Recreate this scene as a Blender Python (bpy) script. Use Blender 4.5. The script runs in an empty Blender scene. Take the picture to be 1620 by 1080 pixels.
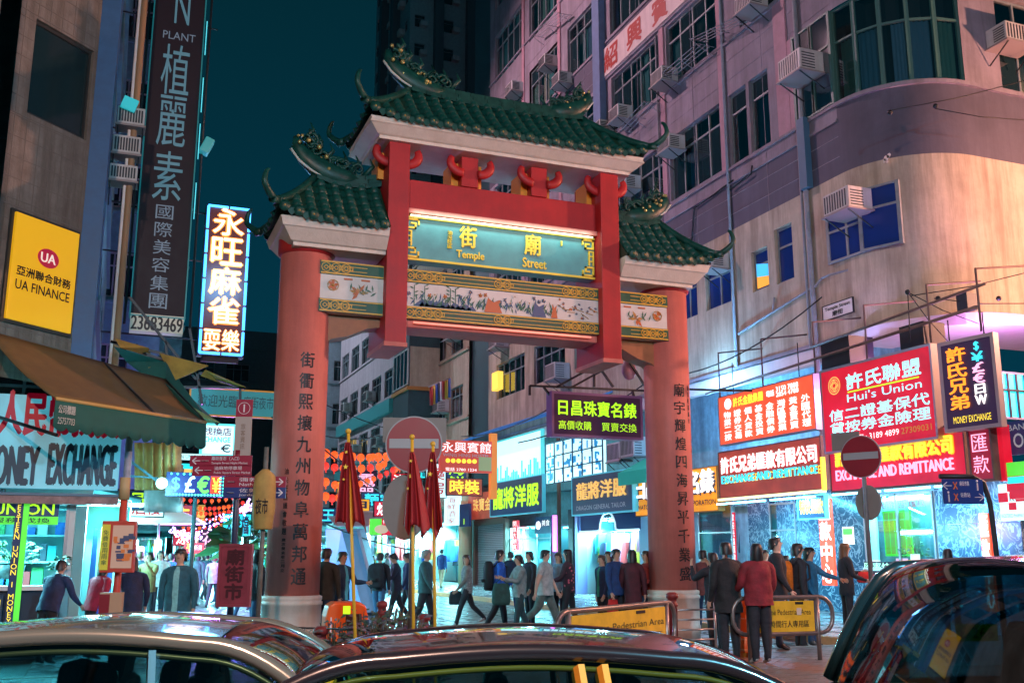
import bpy, math, random, colorsys
import numpy as np
from mathutils import Vector, Matrix
random.seed(7)
S = bpy.context.scene
C = S.collection
rad = math.radians
# ------------------------------------------------------------------ camera, world, exposure
H = 1.65; FP = 1600.0; TH = rad(11.86); PH = rad(21.5)
cam_d = bpy.data.cameras.new('camera'); cam = bpy.data.objects.new('camera', cam_d); C.objects.link(cam)
cam.location = (0, 0, H); cam.rotation_euler = (rad(90) + TH, 0, -PH)
cam_d.sensor_width = 36; cam_d.lens = 36 * FP / 1620; cam_d.clip_start = 0.1; cam_d.clip_end = 3000
S.camera = cam
W = bpy.data.worlds.new('World'); S.world = W; W.use_nodes = True
nt = W.node_tree; nt.nodes.clear()
wo = nt.nodes.new('ShaderNodeOutputWorld'); bg = nt.nodes.new('ShaderNodeBackground')
tc = nt.nodes.new('ShaderNodeTexCoord'); sx = nt.nodes.new('ShaderNodeSeparateXYZ'); cr = nt.nodes.new('ShaderNodeValToRGB')
nt.links.new(tc.outputs['Generated'], sx.inputs[0]); nt.links.new(sx.outputs['Z'], cr.inputs[0])
cr.color_ramp.elements[0].position = 0.0; cr.color_ramp.elements[0].color = (0.001, 0.042, 0.075, 1)
cr.color_ramp.elements[1].position = 0.55; cr.color_ramp.elements[1].color = (0.001, 0.021, 0.031, 1)
nt.links.new(cr.outputs[0], bg.inputs[0]); nt.links.new(bg.outputs[0], wo.inputs[0]); bg.inputs[1].default_value = 1.0
S.view_settings.view_transform = 'Standard'; S.view_settings.look = 'None'
S.view_settings.exposure = 0.0; S.view_settings.gamma = 1.0
S.render.engine = 'CYCLES'; S.cycles.use_denoising = True
S.cycles.max_bounces = 6; S.cycles.diffuse_bounces = 3; S.cycles.glossy_bounces = 3; S.cycles.transparent_max_bounces = 10; S.cycles.transmission_bounces = 4
S.cycles.caustics_reflective = False; S.cycles.caustics_refractive = False
S.cycles.sample_clamp_indirect = 4.0

# ------------------------------------------------------------------ placement from a direction and a real distance
def ray(u, v):
    a = (u - 810) / FP; b = (540 - v) / FP
    y = math.cos(TH) - math.sin(TH) * b; z = math.sin(TH) + math.cos(TH) * b
    return (a * math.cos(PH) + y * math.sin(PH), -a * math.sin(PH) + y * math.cos(PH), z, a, y)
def at_y(u, v, Y):
    r = ray(u, v); k = Y / r[1]; return Vector((r[0] * k, Y, H + r[2] * k))
def at_x(u, v, X):
    r = ray(u, v); k = X / r[0]; return Vector((X, r[1] * k, H + r[2] * k))
def at_z(u, v, Z=0.0):
    r = ray(u, v); k = (Z - H) / r[2]; return Vector((r[0] * k, r[1] * k, Z))
def at_d(u, v, d):
    r = ray(u, v); k = d / r[4]; return Vector((r[0] * k, r[1] * k, H + r[2] * k))
def spot_on(u, d, v=880):
    p = at_d(u, v, d); return Vector((p.x, p.y, 0))

# ------------------------------------------------------------------ materials
MATS = {}
def mat(name, col, rough=0.6, metal=0.0, emit=None, es=0.0, var=0.0, scale=4.0, bump=0.0, bscale=30.0, streak=0.0, spec=0.5, coat=0.0, sample=True, dirt=None, evar=0.0):
    if name in MATS: return MATS[name]
    m = bpy.data.materials.new(name); m.use_nodes = True; MATS[name] = m
    n = m.node_tree.nodes; l = m.node_tree.links; b = n['Principled BSDF']
    b.inputs['Roughness'].default_value = rough; b.inputs['Metallic'].default_value = metal
    b.inputs['Specular IOR Level'].default_value = spec
    if coat: b.inputs['Coat Weight'].default_value = coat; b.inputs['Coat Roughness'].default_value = 0.04
    c4 = (*col, 1)
    b.inputs['Base Color'].default_value = c4
    if var or streak or bump or dirt:
        t = n.new('ShaderNodeTexCoord')
    cur = None
    if var:
        ns = n.new('ShaderNodeTexNoise'); ns.inputs['Scale'].default_value = scale; ns.inputs['Detail'].default_value = 8; ns.inputs['Roughness'].default_value = 0.65
        l.new(t.outputs['Object'], ns.inputs['Vector'])
        r = n.new('ShaderNodeValToRGB')
        r.color_ramp.elements[0].position = 0.3; r.color_ramp.elements[1].position = 0.7
        r.color_ramp.elements[0].color = (*[max(0, x * (1 - var)) for x in col], 1)
        r.color_ramp.elements[1].color = (*[min(1, x * (1 + var)) for x in col], 1)
        l.new(ns.outputs['Fac'], r.inputs[0]); cur = r.outputs[0]
        rr = n.new('ShaderNodeMapRange'); rr.inputs[3].default_value = max(0.03, rough - 0.12); rr.inputs[4].default_value = min(1, rough + 0.15)
        l.new(ns.outputs['Fac'], rr.inputs[0]); l.new(rr.outputs[0], b.inputs['Roughness'])
    if streak:
        mp = n.new('ShaderNodeMapping'); mp.inputs['Scale'].default_value = (1.3, 1.3, 0.12)
        l.new(t.outputs['Object'], mp.inputs[0])
        n2 = n.new('ShaderNodeTexNoise'); n2.inputs['Scale'].default_value = 2.2; n2.inputs['Detail'].default_value = 9; n2.inputs['Roughness'].default_value = 0.7
        l.new(mp.outputs[0], n2.inputs['Vector'])
        r2 = n.new('ShaderNodeValToRGB'); r2.color_ramp.elements[0].position = 0.42; r2.color_ramp.elements[1].position = 0.62
        dc = dirt or (0.12, 0.1, 0.07)
        mx = n.new('ShaderNodeMixRGB'); mx.inputs[1].default_value = c4; mx.inputs[2].default_value = (*dc, 1)
        if cur: l.new(cur, mx.inputs[1])
        ml = n.new('ShaderNodeMath'); ml.operation = 'MULTIPLY'; ml.inputs[1].default_value = streak
        l.new(n2.outputs['Fac'], r2.inputs[0]); l.new(r2.outputs[0], ml.inputs[0]); l.new(ml.outputs[0], mx.inputs[0]); cur = mx.outputs[0]
    if cur: l.new(cur, b.inputs['Base Color'])
    if bump:
        n3 = n.new('ShaderNodeTexNoise'); n3.inputs['Scale'].default_value = bscale; n3.inputs['Detail'].default_value = 6
        l.new(t.outputs['Object'], n3.inputs['Vector'])
        bp = n.new('ShaderNodeBump'); bp.inputs['Strength'].default_value = bump; bp.inputs['Distance'].default_value = 0.02
        l.new(n3.outputs['Fac'], bp.inputs['Height']); l.new(bp.outputs[0], b.inputs['Normal'])
    if emit:
        b.inputs['Emission Color'].default_value = (*emit, 1); b.inputs['Emission Strength'].default_value = es
        if evar:   # uneven backlight: lamps behind the sheet show as brighter and duller patches
            t2 = n.new('ShaderNodeTexCoord'); n5 = n.new('ShaderNodeTexNoise'); n5.inputs['Scale'].default_value = 1.5; n5.inputs['Detail'].default_value = 4; l.new(t2.outputs['Object'], n5.inputs['Vector'])
            mr = n.new('ShaderNodeMapRange'); mr.inputs[1].default_value = .3; mr.inputs[2].default_value = .7; mr.inputs[3].default_value = es * (1 - evar); mr.inputs[4].default_value = es * (1 + evar); l.new(n5.outputs['Fac'], mr.inputs[0]); l.new(mr.outputs[0], b.inputs['Emission Strength'])
        if not sample: m.cycles.emission_sampling = 'NONE'
    return m
def glow(name, col, es=1.0, sample=False):
    return mat(name, tuple(min(0.8, c) for c in col), 0.5, emit=col, es=es, sample=sample)
def glass(name, tint=(0.6, 0.9, 0.95), clear=0.7, rough=0.03):
    if name in MATS: return MATS[name]
    m = bpy.data.materials.new(name); m.use_nodes = True; MATS[name] = m
    n = m.node_tree.nodes; l = m.node_tree.links; n.clear()
    o = n.new('ShaderNodeOutputMaterial'); mx = n.new('ShaderNodeMixShader'); t = n.new('ShaderNodeBsdfTransparent'); g = n.new('ShaderNodeBsdfGlossy')
    f = n.new('ShaderNodeFresnel'); f.inputs[0].default_value = 1.5
    ad = n.new('ShaderNodeMath'); ad.operation = 'ADD'; ad.inputs[1].default_value = 1 - clear; ad.use_clamp = True
    l.new(f.outputs[0], ad.inputs[0]); l.new(ad.outputs[0], mx.inputs[0])
    t.inputs[0].default_value = (*tint, 1); g.inputs[0].default_value = (0.9, 0.95, 1, 1); g.inputs[1].default_value = rough
    l.new(t.outputs[0], mx.inputs[1]); l.new(g.outputs[0], mx.inputs[2]); l.new(mx.outputs[0], o.inputs[0])
    return m
def voronoi_marble(name, a, b, scale=5):
    if name in MATS: return MATS[name]
    m = mat(name, a, 0.15)
    n = m.node_tree.nodes; l = m.node_tree.links; bs = n['Principled BSDF']
    t = n.new('ShaderNodeTexCoord'); ns = n.new('ShaderNodeTexNoise'); ns.inputs['Scale'].default_value = scale; ns.inputs['Detail'].default_value = 12; ns.inputs['Distortion'].default_value = 2.5
    l.new(t.outputs['Object'], ns.inputs['Vector'])
    r = n.new('ShaderNodeValToRGB'); e = r.color_ramp.elements
    e[0].position = 0.47; e[0].color = (*a, 1); e[1].position = 0.56; e[1].color = (*a, 1)
    k = e.new(0.515); k.color = (*b, 1)
    l.new(ns.outputs['Fac'], r.inputs[0]); l.new(r.outputs[0], bs.inputs['Base Color'])
    return m

# ------------------------------------------------------------------ object helpers
ORG = {}
def link(o, parent=None):
    C.objects.link(o)
    if parent is not None:
        o.parent = parent; ORG[o] = ORG.get(parent, Vector((0, 0, 0)))
    return o
def tag(o, label=None, cat=None, group=None, kind=None):
    if label: o['label'] = label
    if cat: o['category'] = cat
    if group: o['group'] = group
    if kind: o['kind'] = kind
    return o
def thing(name, label, cat, loc=(0, 0, 0), group=None):
    o = bpy.data.objects.new(name, None); o.empty_display_size = 0.2; C.objects.link(o)
    o.location = loc; ORG[o] = Vector(loc); return tag(o, label, cat, group)
def copy_tree(o, parent=None):
    c = o.copy(); C.objects.link(c)
    if parent is not None: c.parent = parent
    for ch in list(o.children): copy_tree(ch, c)
    return c
class MB:
    def __init__(s): s.v = []; s.f = []; s.m = []; s.sm = []
    def add(s, vs, fs, mi=0, smooth=False):
        n = len(s.v); s.v += [tuple(p) for p in vs]
        for f in fs: s.f.append([n + i for i in f]); s.m.append(mi); s.sm.append(smooth)
        return s
    def hexa(s, p, mi=0):
        return s.add(p, [(0, 3, 2, 1), (4, 5, 6, 7), (0, 1, 5, 4), (1, 2, 6, 5), (2, 3, 7, 6), (3, 0, 4, 7)], mi)
    def box(s, x0, x1, y0, y1, z0, z1, mi=0):
        return s.hexa([(x0, y0, z0), (x1, y0, z0), (x1, y1, z0), (x0, y1, z0), (x0, y0, z1), (x1, y0, z1), (x1, y1, z1), (x0, y1, z1)], mi)
    def obox(s, M, sx, sy, sz, mi=0):
        q = [(-1, -1, -1), (1, -1, -1), (1, 1, -1), (-1, 1, -1), (-1, -1, 1), (1, -1, 1), (1, 1, 1), (-1, 1, 1)]
        return s.hexa([M @ Vector((a * sx / 2, b * sy / 2, c * sz / 2)) for a, b, c in q], mi)
    def bar(s, a, b, w, h=None, mi=0):
        a = Vector(a); b = Vector(b); d = b - a; L = d.length
        if L < 1e-6: return s
        q = d.to_track_quat('X', 'Z'); M = Matrix.Translation((a + b) / 2) @ q.to_matrix().to_4x4()
        return s.obox(M, L, w, h or w, mi)
    def tube(s, pts, r, n=8, mi=0, cap=True, flat=1.0):
        pts = [Vector(p) for p in pts]; N = len(pts)
        rs = r if isinstance(r, (list, tuple)) else [r] * N
        up = Vector((0, 0, 1)); vs = []; fs = []
        prev = None
        for i, p in enumerate(pts):
            t = (pts[min(i + 1, N - 1)] - pts[max(i - 1, 0)]).normalized()
            if prev is None:
                a = t.orthogonal().normalized() if abs(t.dot(up)) > 0.95 else t.cross(up).normalized()
            else:
                a = (prev - t * prev.dot(t)).normalized()
            prev = a; b = t.cross(a)
            for k in range(n):
                w = 2 * math.pi * k / n; vs.append(p + (a * math.cos(w) + b * math.sin(w) * flat) * rs[i])
        for i in range(N - 1):
            for k in range(n):
                fs.append((i * n + k, i * n + (k + 1) % n, (i + 1) * n + (k + 1) % n, (i + 1) * n + k))
        if cap: fs.append(tuple(range(n))[::-1]); fs.append(tuple((N - 1) * n + k for k in range(n)))
        return s.add(vs, fs, mi, True)
    def lathe(s, prof, c=(0, 0), n=32, mi=0, cap=True, sx=1, sy=1):
        vs = []; fs = []
        for r, z in prof:
            for k in range(n):
                w = 2 * math.pi * k / n; vs.append((c[0] + r * sx * math.cos(w), c[1] + r * sy * math.sin(w), z))
        for i in range(len(prof) - 1):
            for k in range(n): fs.append((i * n + k, i * n + (k + 1) % n, (i + 1) * n + (k + 1) % n, (i + 1) * n + k))
        if cap: fs.append(tuple(range(n))[::-1]); fs.append(tuple((len(prof) - 1) * n + k for k in range(n)))
        return s.add(vs, fs, mi, True)
    def ball(s, c, r, n=10, mi=0, sc=(1, 1, 1)):
        vs = []; fs = []; m = max(4, n // 2 + 1)
        for i in range(m + 1):
            a = math.pi * i / m
            for k in range(n):
                w = 2 * math.pi * k / n
                vs.append((c[0] + r * sc[0] * math.sin(a) * math.cos(w), c[1] + r * sc[1] * math.sin(a) * math.sin(w), c[2] + r * sc[2] * math.cos(a)))
        for i in range(m):
            for k in range(n): fs.append((i * n + k, (i + 1) * n + k, (i + 1) * n + (k + 1) % n, i * n + (k + 1) % n))
        return s.add(vs, fs, mi, True)
    def grid(s, fn, nu, nv, mi=0, smooth=True):
        vs = [fn(i / nu, j / nv) for j in range(nv + 1) for i in range(nu + 1)]
        fs = [(j * (nu + 1) + i, j * (nu + 1) + i + 1, (j + 1) * (nu + 1) + i + 1, (j + 1) * (nu + 1) + i) for j in range(nv) for i in range(nu)]
        return s.add(vs, fs, mi, smooth)
    def prism(s, poly, dv, mi=0):
        n = len(poly); dv = Vector(dv); vs = [Vector(p) for p in poly] + [Vector(p) + dv for p in poly]
        fs = [tuple(range(n))[::-1], tuple(range(n, 2 * n))] + [(i, (i + 1) % n, n + (i + 1) % n, n + i) for i in range(n)]
        return s.add(vs, fs, mi)
    def mesh(s, name, mats, org=Vector((0, 0, 0))):
        me = bpy.data.meshes.new(name)
        me.from_pydata([(v[0] - org[0], v[1] - org[1], v[2] - org[2]) for v in s.v], [], s.f)
        for m in (mats if isinstance(mats, (list, tuple)) else [mats]): me.materials.append(m)
        me.polygons.foreach_set('material_index', s.m); me.polygons.foreach_set('use_smooth', s.sm)
        me.update(); return me
    def build(s, name, mats, parent=None, bevel=0.0, kind=None, label=None, solid=0.0):
        org = ORG.get(parent, Vector((0, 0, 0))) if parent is not None else Vector((0, 0, 0))
        o = bpy.data.objects.new(name, s.mesh(name, mats, org)); link(o, parent)
        if solid:
            md = o.modifiers.new('s', 'SOLIDIFY'); md.thickness = solid; md.offset = 0
        if bevel:
            md = o.modifiers.new('b', 'BEVEL'); md.width = bevel; md.segments = 2; md.limit_method = 'ANGLE'; md.angle_limit = rad(40)
        if kind: o['kind'] = kind
        if label: o['label'] = label
        return o
def lamp(kind, loc, col, power, size=0.3, size_y=None, to=None, name='lamp_light', spot=None, parent=None, spread=None):
    d = bpy.data.lights.new(name, kind); d.color = col; d.energy = power
    if kind == 'AREA':
        d.size = size
        if size_y: d.shape = 'RECTANGLE'; d.size_y = size_y
        if spread: d.spread = rad(spread)
    else: d.shadow_soft_size = size
    if spot: d.spot_size = rad(spot); d.spot_blend = 0.6
    o = bpy.data.objects.new(name, d); C.objects.link(o); o.location = loc
    if to is not None: o.rotation_euler = (Vector(to) - Vector(loc)).to_track_quat('-Z', 'Y').to_euler()
    return o

# ------------------------------------------------------------------ lettering
TC = {}
def tmesh(s, bold=0.0, res=3):
    k = (s, bold, res)
    if k in TC: return TC[k]
    c = bpy.data.curves.new('t', 'FONT'); c.body = s; c.resolution_u = res
    o = bpy.data.objects.new('t', c); m = bpy.data.meshes.new_from_object(o)
    v = np.empty(len(m.vertices) * 3, np.float32); m.vertices.foreach_get('co', v); v = v.reshape(-1, 3)
    f = [tuple(p.vertices) for p in m.polygons]
    bpy.data.objects.remove(o); bpy.data.curves.remove(c); bpy.data.meshes.remove(m)
    if len(v):
        lo = v.min(0); hi = v.max(0); v = (v - lo) / np.maximum(hi - lo, 1e-6)
    else: hi = lo = np.ones(3)
    TC[k] = (v, f, (hi - lo)); return TC[k]
class Plane:
    """a upright plane: a runs to the viewer's right, N points at the viewer"""
    def __init__(s, O, U, tilt=0.0):
        s.O = Vector(O); s.U = Vector(U).normalized(); s.N = Vector((s.U.y, -s.U.x, 0)); s.Z = Vector((0, 0, 1)); s.tilt = tilt
        if tilt: 
            q = Matrix.Rotation(tilt, 3, s.N); s.U = q @ s.U; s.Z = q @ s.Z
    def P(s, a, z, d=0.0): return s.O + s.U * a + s.Z * z + s.N * d
    def box(s, mb, a0, a1, z0, z1, d0, d1, mi=0):
        return mb.hexa([s.P(a0, z0, d1), s.P(a1, z0, d1), s.P(a1, z0, d0), s.P(a0, z0, d0), s.P(a0, z1, d1), s.P(a1, z1, d1), s.P(a1, z1, d0), s.P(a0, z1, d0)], mi)
def put_text(mb, pl, s, a0, z0, a1, z1, d=0.012, bold=0.02, mi=0, res=3, vert=False, sp=0.12, keep=False, th=0.0, one=False):
    """fit s in the box; vert stacks the characters downwards; th gives it depth"""
    if vert:
        n = len(s); h = (z1 - z0) / n
        for i, ch in enumerate(s):
            if ch == ' ': continue
            put_text(mb, pl, ch, a0, z1 - (i + 1) * h + h * sp / 2, a1, z1 - i * h - h * sp / 2, d, bold, mi, res, th=th, one=True)
        return
    v, f, dim = tmesh(s, 0.0, res)
    if not len(v): return
    if one and ord(s[0]) < 128:
        w = min(a1 - a0, (z1 - z0) * dim[0] / dim[1]); c = (a0 + a1) / 2; a0 = c - w / 2; a1 = c + w / 2
    if one and ord(s[0]) > 10000:
        k = min(1, dim[1] / 0.8); c = (z0 + z1) / 2; h = (z1 - z0) * k; z0 = c - h / 2; z1 = c + h / 2
        k = min(1, dim[0] / 0.75); c = (a0 + a1) / 2; h = (a1 - a0) * k; a0 = c - h / 2; a1 = c + h / 2
    n = len(v)
    # weight of the stroke: the glyph is laid down again slightly shifted, each layer a hair behind the last
    sh = bold * min(a1 - a0, z1 - z0) * 0.9 / max(1, len(s) if z1 - z0 > a1 - a0 else 1)
    if bold > 0.012:
        for q, (ex, ez) in enumerate(((1, 0), (-1, 0), (0, 1), (0, -1))):
            P = [pl.P(a0 + (a1 - a0) * float(x) + ex * sh, z0 + (z1 - z0) * float(y) + ez * sh, d + th - 0.0015 * (q + 1)) for x, y, _ in v]
            mb.add(P, f, mi)
    P = [pl.P(a0 + (a1 - a0) * float(x), z0 + (z1 - z0) * float(y), d + th) for x, y, _ in v]
    if th:
        from collections import Counter
        cnt = Counter(); 
        for q in f:
            for i in range(len(q)): cnt[(q[i], q[(i + 1) % len(q)])] += 1
        bd = [e for e in cnt if (e[1], e[0]) not in cnt]
        P2 = [p - pl.N * th for p in P]
        mb.add(P + P2, list(f) + [(b, a, a + n, b + n) for a, b in bd], mi)
    else: mb.add(P, f, mi)
def fract(pl, W_, H_): pass
INK = {}
def sign(name, label, pl, w, h, board, texts, frame=None, fw=0.05, th=0.12, group=None, cat='sign', extra=None, hang=None, kind=None, parent=None):
    """texts: (string, x0, z0, x1, z1, material, bold[, 'v'|'h'[, depth]]) in fractions of the board"""
    if parent is None: t = thing(name, label, cat, pl.P(w / 2, 0, -th), group)
    else: t = parent
    b = MB(); pl.box(b, 0, w, 0, h, -th, 0); b.build('panel', board, t)
    if frame:
        f = MB(); e = 0.015
        pl.box(f, -fw, w + fw, -fw, 0, -th - e, e); pl.box(f, -fw, w + fw, h, h + fw, -th - e, e)
        pl.box(f, -fw, 0, 0, h, -th - e, e); pl.box(f, w, w + fw, 0, h, -th - e, e); f.build('frame', frame, t)
    by = {}
    for T in texts:
        s_, x0, z0, x1, z1, m = T[:6]; bold = T[6] if len(T) > 6 else 0.02; o = T[7] if len(T) > 7 else 'h'; dp = T[8] if len(T) > 8 else 0.0
        key = len(by); by[key] = (MB(), m)
        put_text(by[key][0], pl, s_, x0 * w, z0 * h, x1 * w, z1 * h, 0.012, bold, 0, 3 if h * (z1 - z0) > .25 else 2, vert=(o == 'v'), th=dp, one=len(s_) == 1)
    for mb, m in by.values(): mb.build('lettering', m, t)
    if extra: extra(t, pl, w, h)
    if hang:
        k = MB()
        for a in (0.15, 0.85): k.tube([pl.P(w * a, h, -th / 2), pl.P(w * a, h + hang, -th / 2)], 0.015, 6)
        k.build('hanger', MATS['dark_metal'], t)
    return t
def px_plane(axis, val, tl, br):
    """board lying in the plane x=val or y=val whose corners are seen at tl and br"""
    if axis == 'x':
        a = at_x(*tl, val); b = at_x(*br, val); return Plane((val, a.y, b.z), (0, -1, 0)), a.y - b.y, a.z - b.z
    a = at_y(*tl, val); b = at_y(*br, val); return Plane((a.x, val, b.z), (1, 0, 0)), b.x - a.x, a.z - b.z
# ------------------------------------------------------------------ palette
dark_metal = mat('dark_metal', (0.03, 0.035, 0.04), 0.45, 0.6)
grey_metal = mat('grey_metal', (0.28, 0.3, 0.32), 0.4, 0.7, var=0.15)
gate_red = mat('gate_red', (0.40, 0.014, 0.016), 0.5, var=0.2, scale=2.2, bump=0.15, streak=.25, dirt=(.2, .012, .012))
gate_pink = mat('gate_pink', (0.58, 0.17, 0.135), 0.6, var=0.14, scale=1.8, bump=0.15, streak=0.35, dirt=(0.30, 0.07, 0.055))
white_stone = mat('white_stone', (0.66, 0.60, 0.52), 0.55, var=0.08, scale=5, bump=0.15, streak=0.25, dirt=(0.4, 0.34, 0.26))
tile_green = mat('tile_green', (0.003, 0.055, 0.042), 0.42, var=0.45, scale=7, spec=0.4)
tile_dark = mat('tile_dark', (0.008, 0.04, 0.022), 0.5)
gold = mat('gold', (0.85, 0.5, 0.08), 0.3, 0.7)
gold_paint = mat('gold_paint', (0.7, 0.42, 0.05), 0.4)
green_paint = mat('green_paint', (0.02, 0.10, 0.05), 0.4, var=0.2)
black_ink = mat('black_ink', (0.012, 0.01, 0.012), 0.5)
white_paint = mat('white_paint', (0.75, 0.73, 0.7), 0.5, var=0.04)
# ================================================================== street lamps (all stand outside the picture)
def street_lamp(loc, head, col, power, label, to=None):
    t = thing('street_lamp', label, 'street lamp', (loc[0], loc[1], 0), 'sodium street lamps')
    b = MB(); b.tube([(loc[0], loc[1], 0), (loc[0], loc[1], head[2] + .3), ((loc[0] + head[0]) / 2, (loc[1] + head[1]) / 2, head[2] + .6), (head[0], head[1], head[2] + .25)], [.09, .07, .05, .04], 10); b.build('pole', grey_metal, t)
    b = MB(); b.box(head[0] - .35, head[0] + .35, head[1] - .15, head[1] + .15, head[2] + .05, head[2] + .22); b.build('lamp_head', grey_metal, t, bevel=.04)
    b = MB(); b.box(head[0] - .28, head[0] + .28, head[1] - .1, head[1] + .1, head[2] + .01, head[2] + .045); b.build('lens', glow('lamp_lens', col, 6), t)
    lamp('SPOT', (head[0], head[1], head[2] - .05), col, power, .25, to=to or (head[0], head[1] + 6, 2), name='lamp_light', spot=150)
street_lamp((-6, -3), (-2.5, -1.5, 9.5), (1.0, 0.58, 0.45), 9300, 'street lamp behind the taxi on the near kerb', to=(5, 17.9, 6.0))
street_lamp((13, 3.0), (11.5, 4.5, 9.5), (1.0, 0.42, 0.45), 2600, 'street lamp on the far right of the crossing', to=(12, 22, 8))
street_lamp((27, 9), (25.5, 11.0, 9.5), (1.0, 0.42, 0.27), 17000, 'street lamp past the rounded corner', to=(18, 20, 8.5))
street_lamp((1.2, -6), (3.5, -4.5, 8.5), (0.2, 0.72, 1.0), 9000, 'added cool fill lamp over the road', to=(7, 15, 0.2))  # unseen cool lamp, added to light the faces of the crowd
def added_flood(loc, base, col, power, to, label, ang=70):  # unseen floodlights, added to brighten the facades across the street
    t = thing('added_floodlight', label, 'floodlight', base, 'added unseen rooftop floodlights'); b = MB(); b.tube([base, (base[0], base[1], loc[2]), loc], .06, 8); b.build('mast', grey_metal, t)
    b = MB(); b.box(loc[0] - .4, loc[0] + .4, loc[1] - .3, loc[1] + .3, loc[2] + .05, loc[2] + .3); b.build('lamp_head', grey_metal, t)
    lamp('SPOT', loc, col, power, .3, to=to, name='lamp_light', spot=ang)
added_flood((-1.0, 40, 28.5), (-2.5, 40, 23.9), (1.0, .56, .66), 29000, (17, 36, 13), 'added pink-white floodlight on the roof of the dark shophouse', 95)
added_flood((-1.5, 30, 24.5), (-2.5, 31, 19.9), (.58, .50, 1.0), 15000, (17, 26, 17), 'added violet floodlight on the roof of the concrete building', 80)
added_flood((1.0, 75, 27), (-.5, 75, 21.4), (.7, .78, 1.0), 26000, (17, 70, 10), 'added cool floodlight on the roof of the ivy-stained building', 100)
# ================================================================== ground
asphalt = mat('asphalt', (0.05, 0.052, 0.056), 0.33, var=0.3, scale=3, bump=0.5, bscale=60)
paving = mat('paving', (0.16, 0.13, 0.125), 0.42, var=0.25, scale=6, bump=0.25, bscale=40)
joint = mat('paving_joint', (0.05, 0.045, 0.045), 0.7)
kerb_m = mat('kerb_stone', (0.3, 0.29, 0.27), 0.6, var=0.15, bump=0.2)
yellow_line = mat('yellow_line', (0.75, 0.45, 0.03), 0.5, var=0.2, scale=12)
white_line = mat('white_line', (0.7, 0.7, 0.68), 0.5, var=0.2, scale=12)
def flat(name, poly, z, m, kind='structure'):
    b = MB(); b.add([(x, y, z) for x, y in poly], [tuple(range(len(poly)))]); return b.build(name, m, kind=kind)
flat('ground', [(-400, -300), (400, -300), (400, 600), (-400, 600)], -0.004, asphalt)
flat('road', [(-60, -12), (60, -12), (60, 8.6), (-60, 8.6)], 0.0, asphalt)
# paved crossing apron between the road and the gate
apron = flat('pavement', [(-12, 8.6), (26, 8.6), (26, 14.7), (-12, 14.7)], 0.10, joint)
kb = MB(); kb.box(-12, 26, 8.35, 8.6, -0.02, 0.13); kb.box(-12, 26, 14.7, 14.9, -0.02, 0.12); kb.build('kerb', kerb_m, kind='structure')
brick = MB(); brick.box(-0.11, 0.11, -0.053, 0.053, 0, 0.014); brick_me = brick.mesh('brick', paving)
brick_red = mat('paving_rust', (0.24, 0.11, 0.075), 0.45, var=0.25, scale=6, bump=0.25, bscale=40)
brick_me2 = brick.mesh('brick', brick_red)
cells = []
for j in range(54):
    for i in range(165):
        x = -12 + 0.23 * i + (0.115 if j % 2 else 0); y = 8.67 + 0.112 * j
        if x > 25.8: continue
        vis = 6.2 < x < 12.6 and 11.0 < y < 14.6
        cells.append((x, y, vis))
near = sorted([c for c in cells if c[2]], key=lambda c: abs(c[0] - 8.6 - (c[1] - 12.6) * .4) + abs(c[1] - 12.6) * 0.5)[:300]
nset = {(round(c[0], 3), round(c[1], 3)) for c in near}
rest = MB()
for x, y, v in cells:
    rusty = (int(x * 1.7) % 5 == 0)
    if (round(x, 3), round(y, 3)) in nset:
        o = bpy.data.objects.new('brick', brick_me2 if rusty else brick_me); link(o, apron); o.location = (x, y, 0.10 + random.uniform(-0.002, 0.003)); o.rotation_euler = (random.uniform(-.01, .01), 0, random.uniform(-.01, .01))
    else:
        z = 0.10 + random.uniform(-0.002, 0.003)
        rest.add([(x - .11, y - .053, z + .014), (x + .11, y - .053, z + .014), (x + .11, y + .053, z + .014), (x - .11, y + .053, z + .014)], [(0, 1, 2, 3)], 1 if rusty else 0)
rest.build('brick_bed', [paving, brick_red], apron, kind='stuff')
# pedestrian street through the gate, right lane of asphalt, pavements
flat('street', [(-0.9, 14.9), (12.6, 14.9), (12.6, 150), (-0.9, 150)], 0.03, mat('street_paving', (0.17, 0.16, 0.18), 0.28, var=0.35, scale=2.5, bump=0.35, bscale=25))
pv = flat('sidewalk', [(12.6, 14.9), (40, 14.9), (40, 150), (12.6, 150)], 0.15, mat('sidewalk_paving', (0.22, 0.24, 0.25), 0.25, var=0.3, scale=3, bump=0.3, bscale=30))
kb = MB(); kb.box(12.4, 12.6, 14.9, 150, 0.0, 0.17); kb.build('kerb', mat('kerb_orange', (0.5, 0.18, 0.05), 0.6, var=0.2), kind='structure')
a = [(2.0, 15.3), (26, 15.3)]
flat('road_marking', [(4.5, 15.15), (12.3, 15.15), (12.3, 15.27), (4.5, 15.27)], 0.038, yellow_line)
flat('road_marking', [(12.7, 15.15), (26, 15.15), (26, 15.27), (12.7, 15.27)], 0.158, white_line)
flat('road_marking', [(4.5, 21.3), (12.3, 26.0), (12.3, 26.15), (4.5, 21.45)], 0.038, white_line)
sj = MB()
for k in range(60): sj.box(12.62, 20, 15 + k * 0.9, 15.02 + k * 0.9, 0.151, 0.156)
for k in range(8): sj.box(12.62 + k * 0.9, 12.64 + k * 0.9, 15, 69, 0.151, 0.157)
sj.build('paving_joints', joint, pv, kind='stuff')
dj = MB()
for k in range(70): dj.box(-0.9, 12.4, 15.6 + k * 0.6, 15.62 + k * 0.6, 0.031, 0.035)
for k in range(22): dj.box(-0.9 + k * 0.6, -0.88 + k * 0.6, 15, 58, 0.031, 0.036)
dj.build('paving_joints', joint, bpy.data.objects['street'], kind='stuff')

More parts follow.
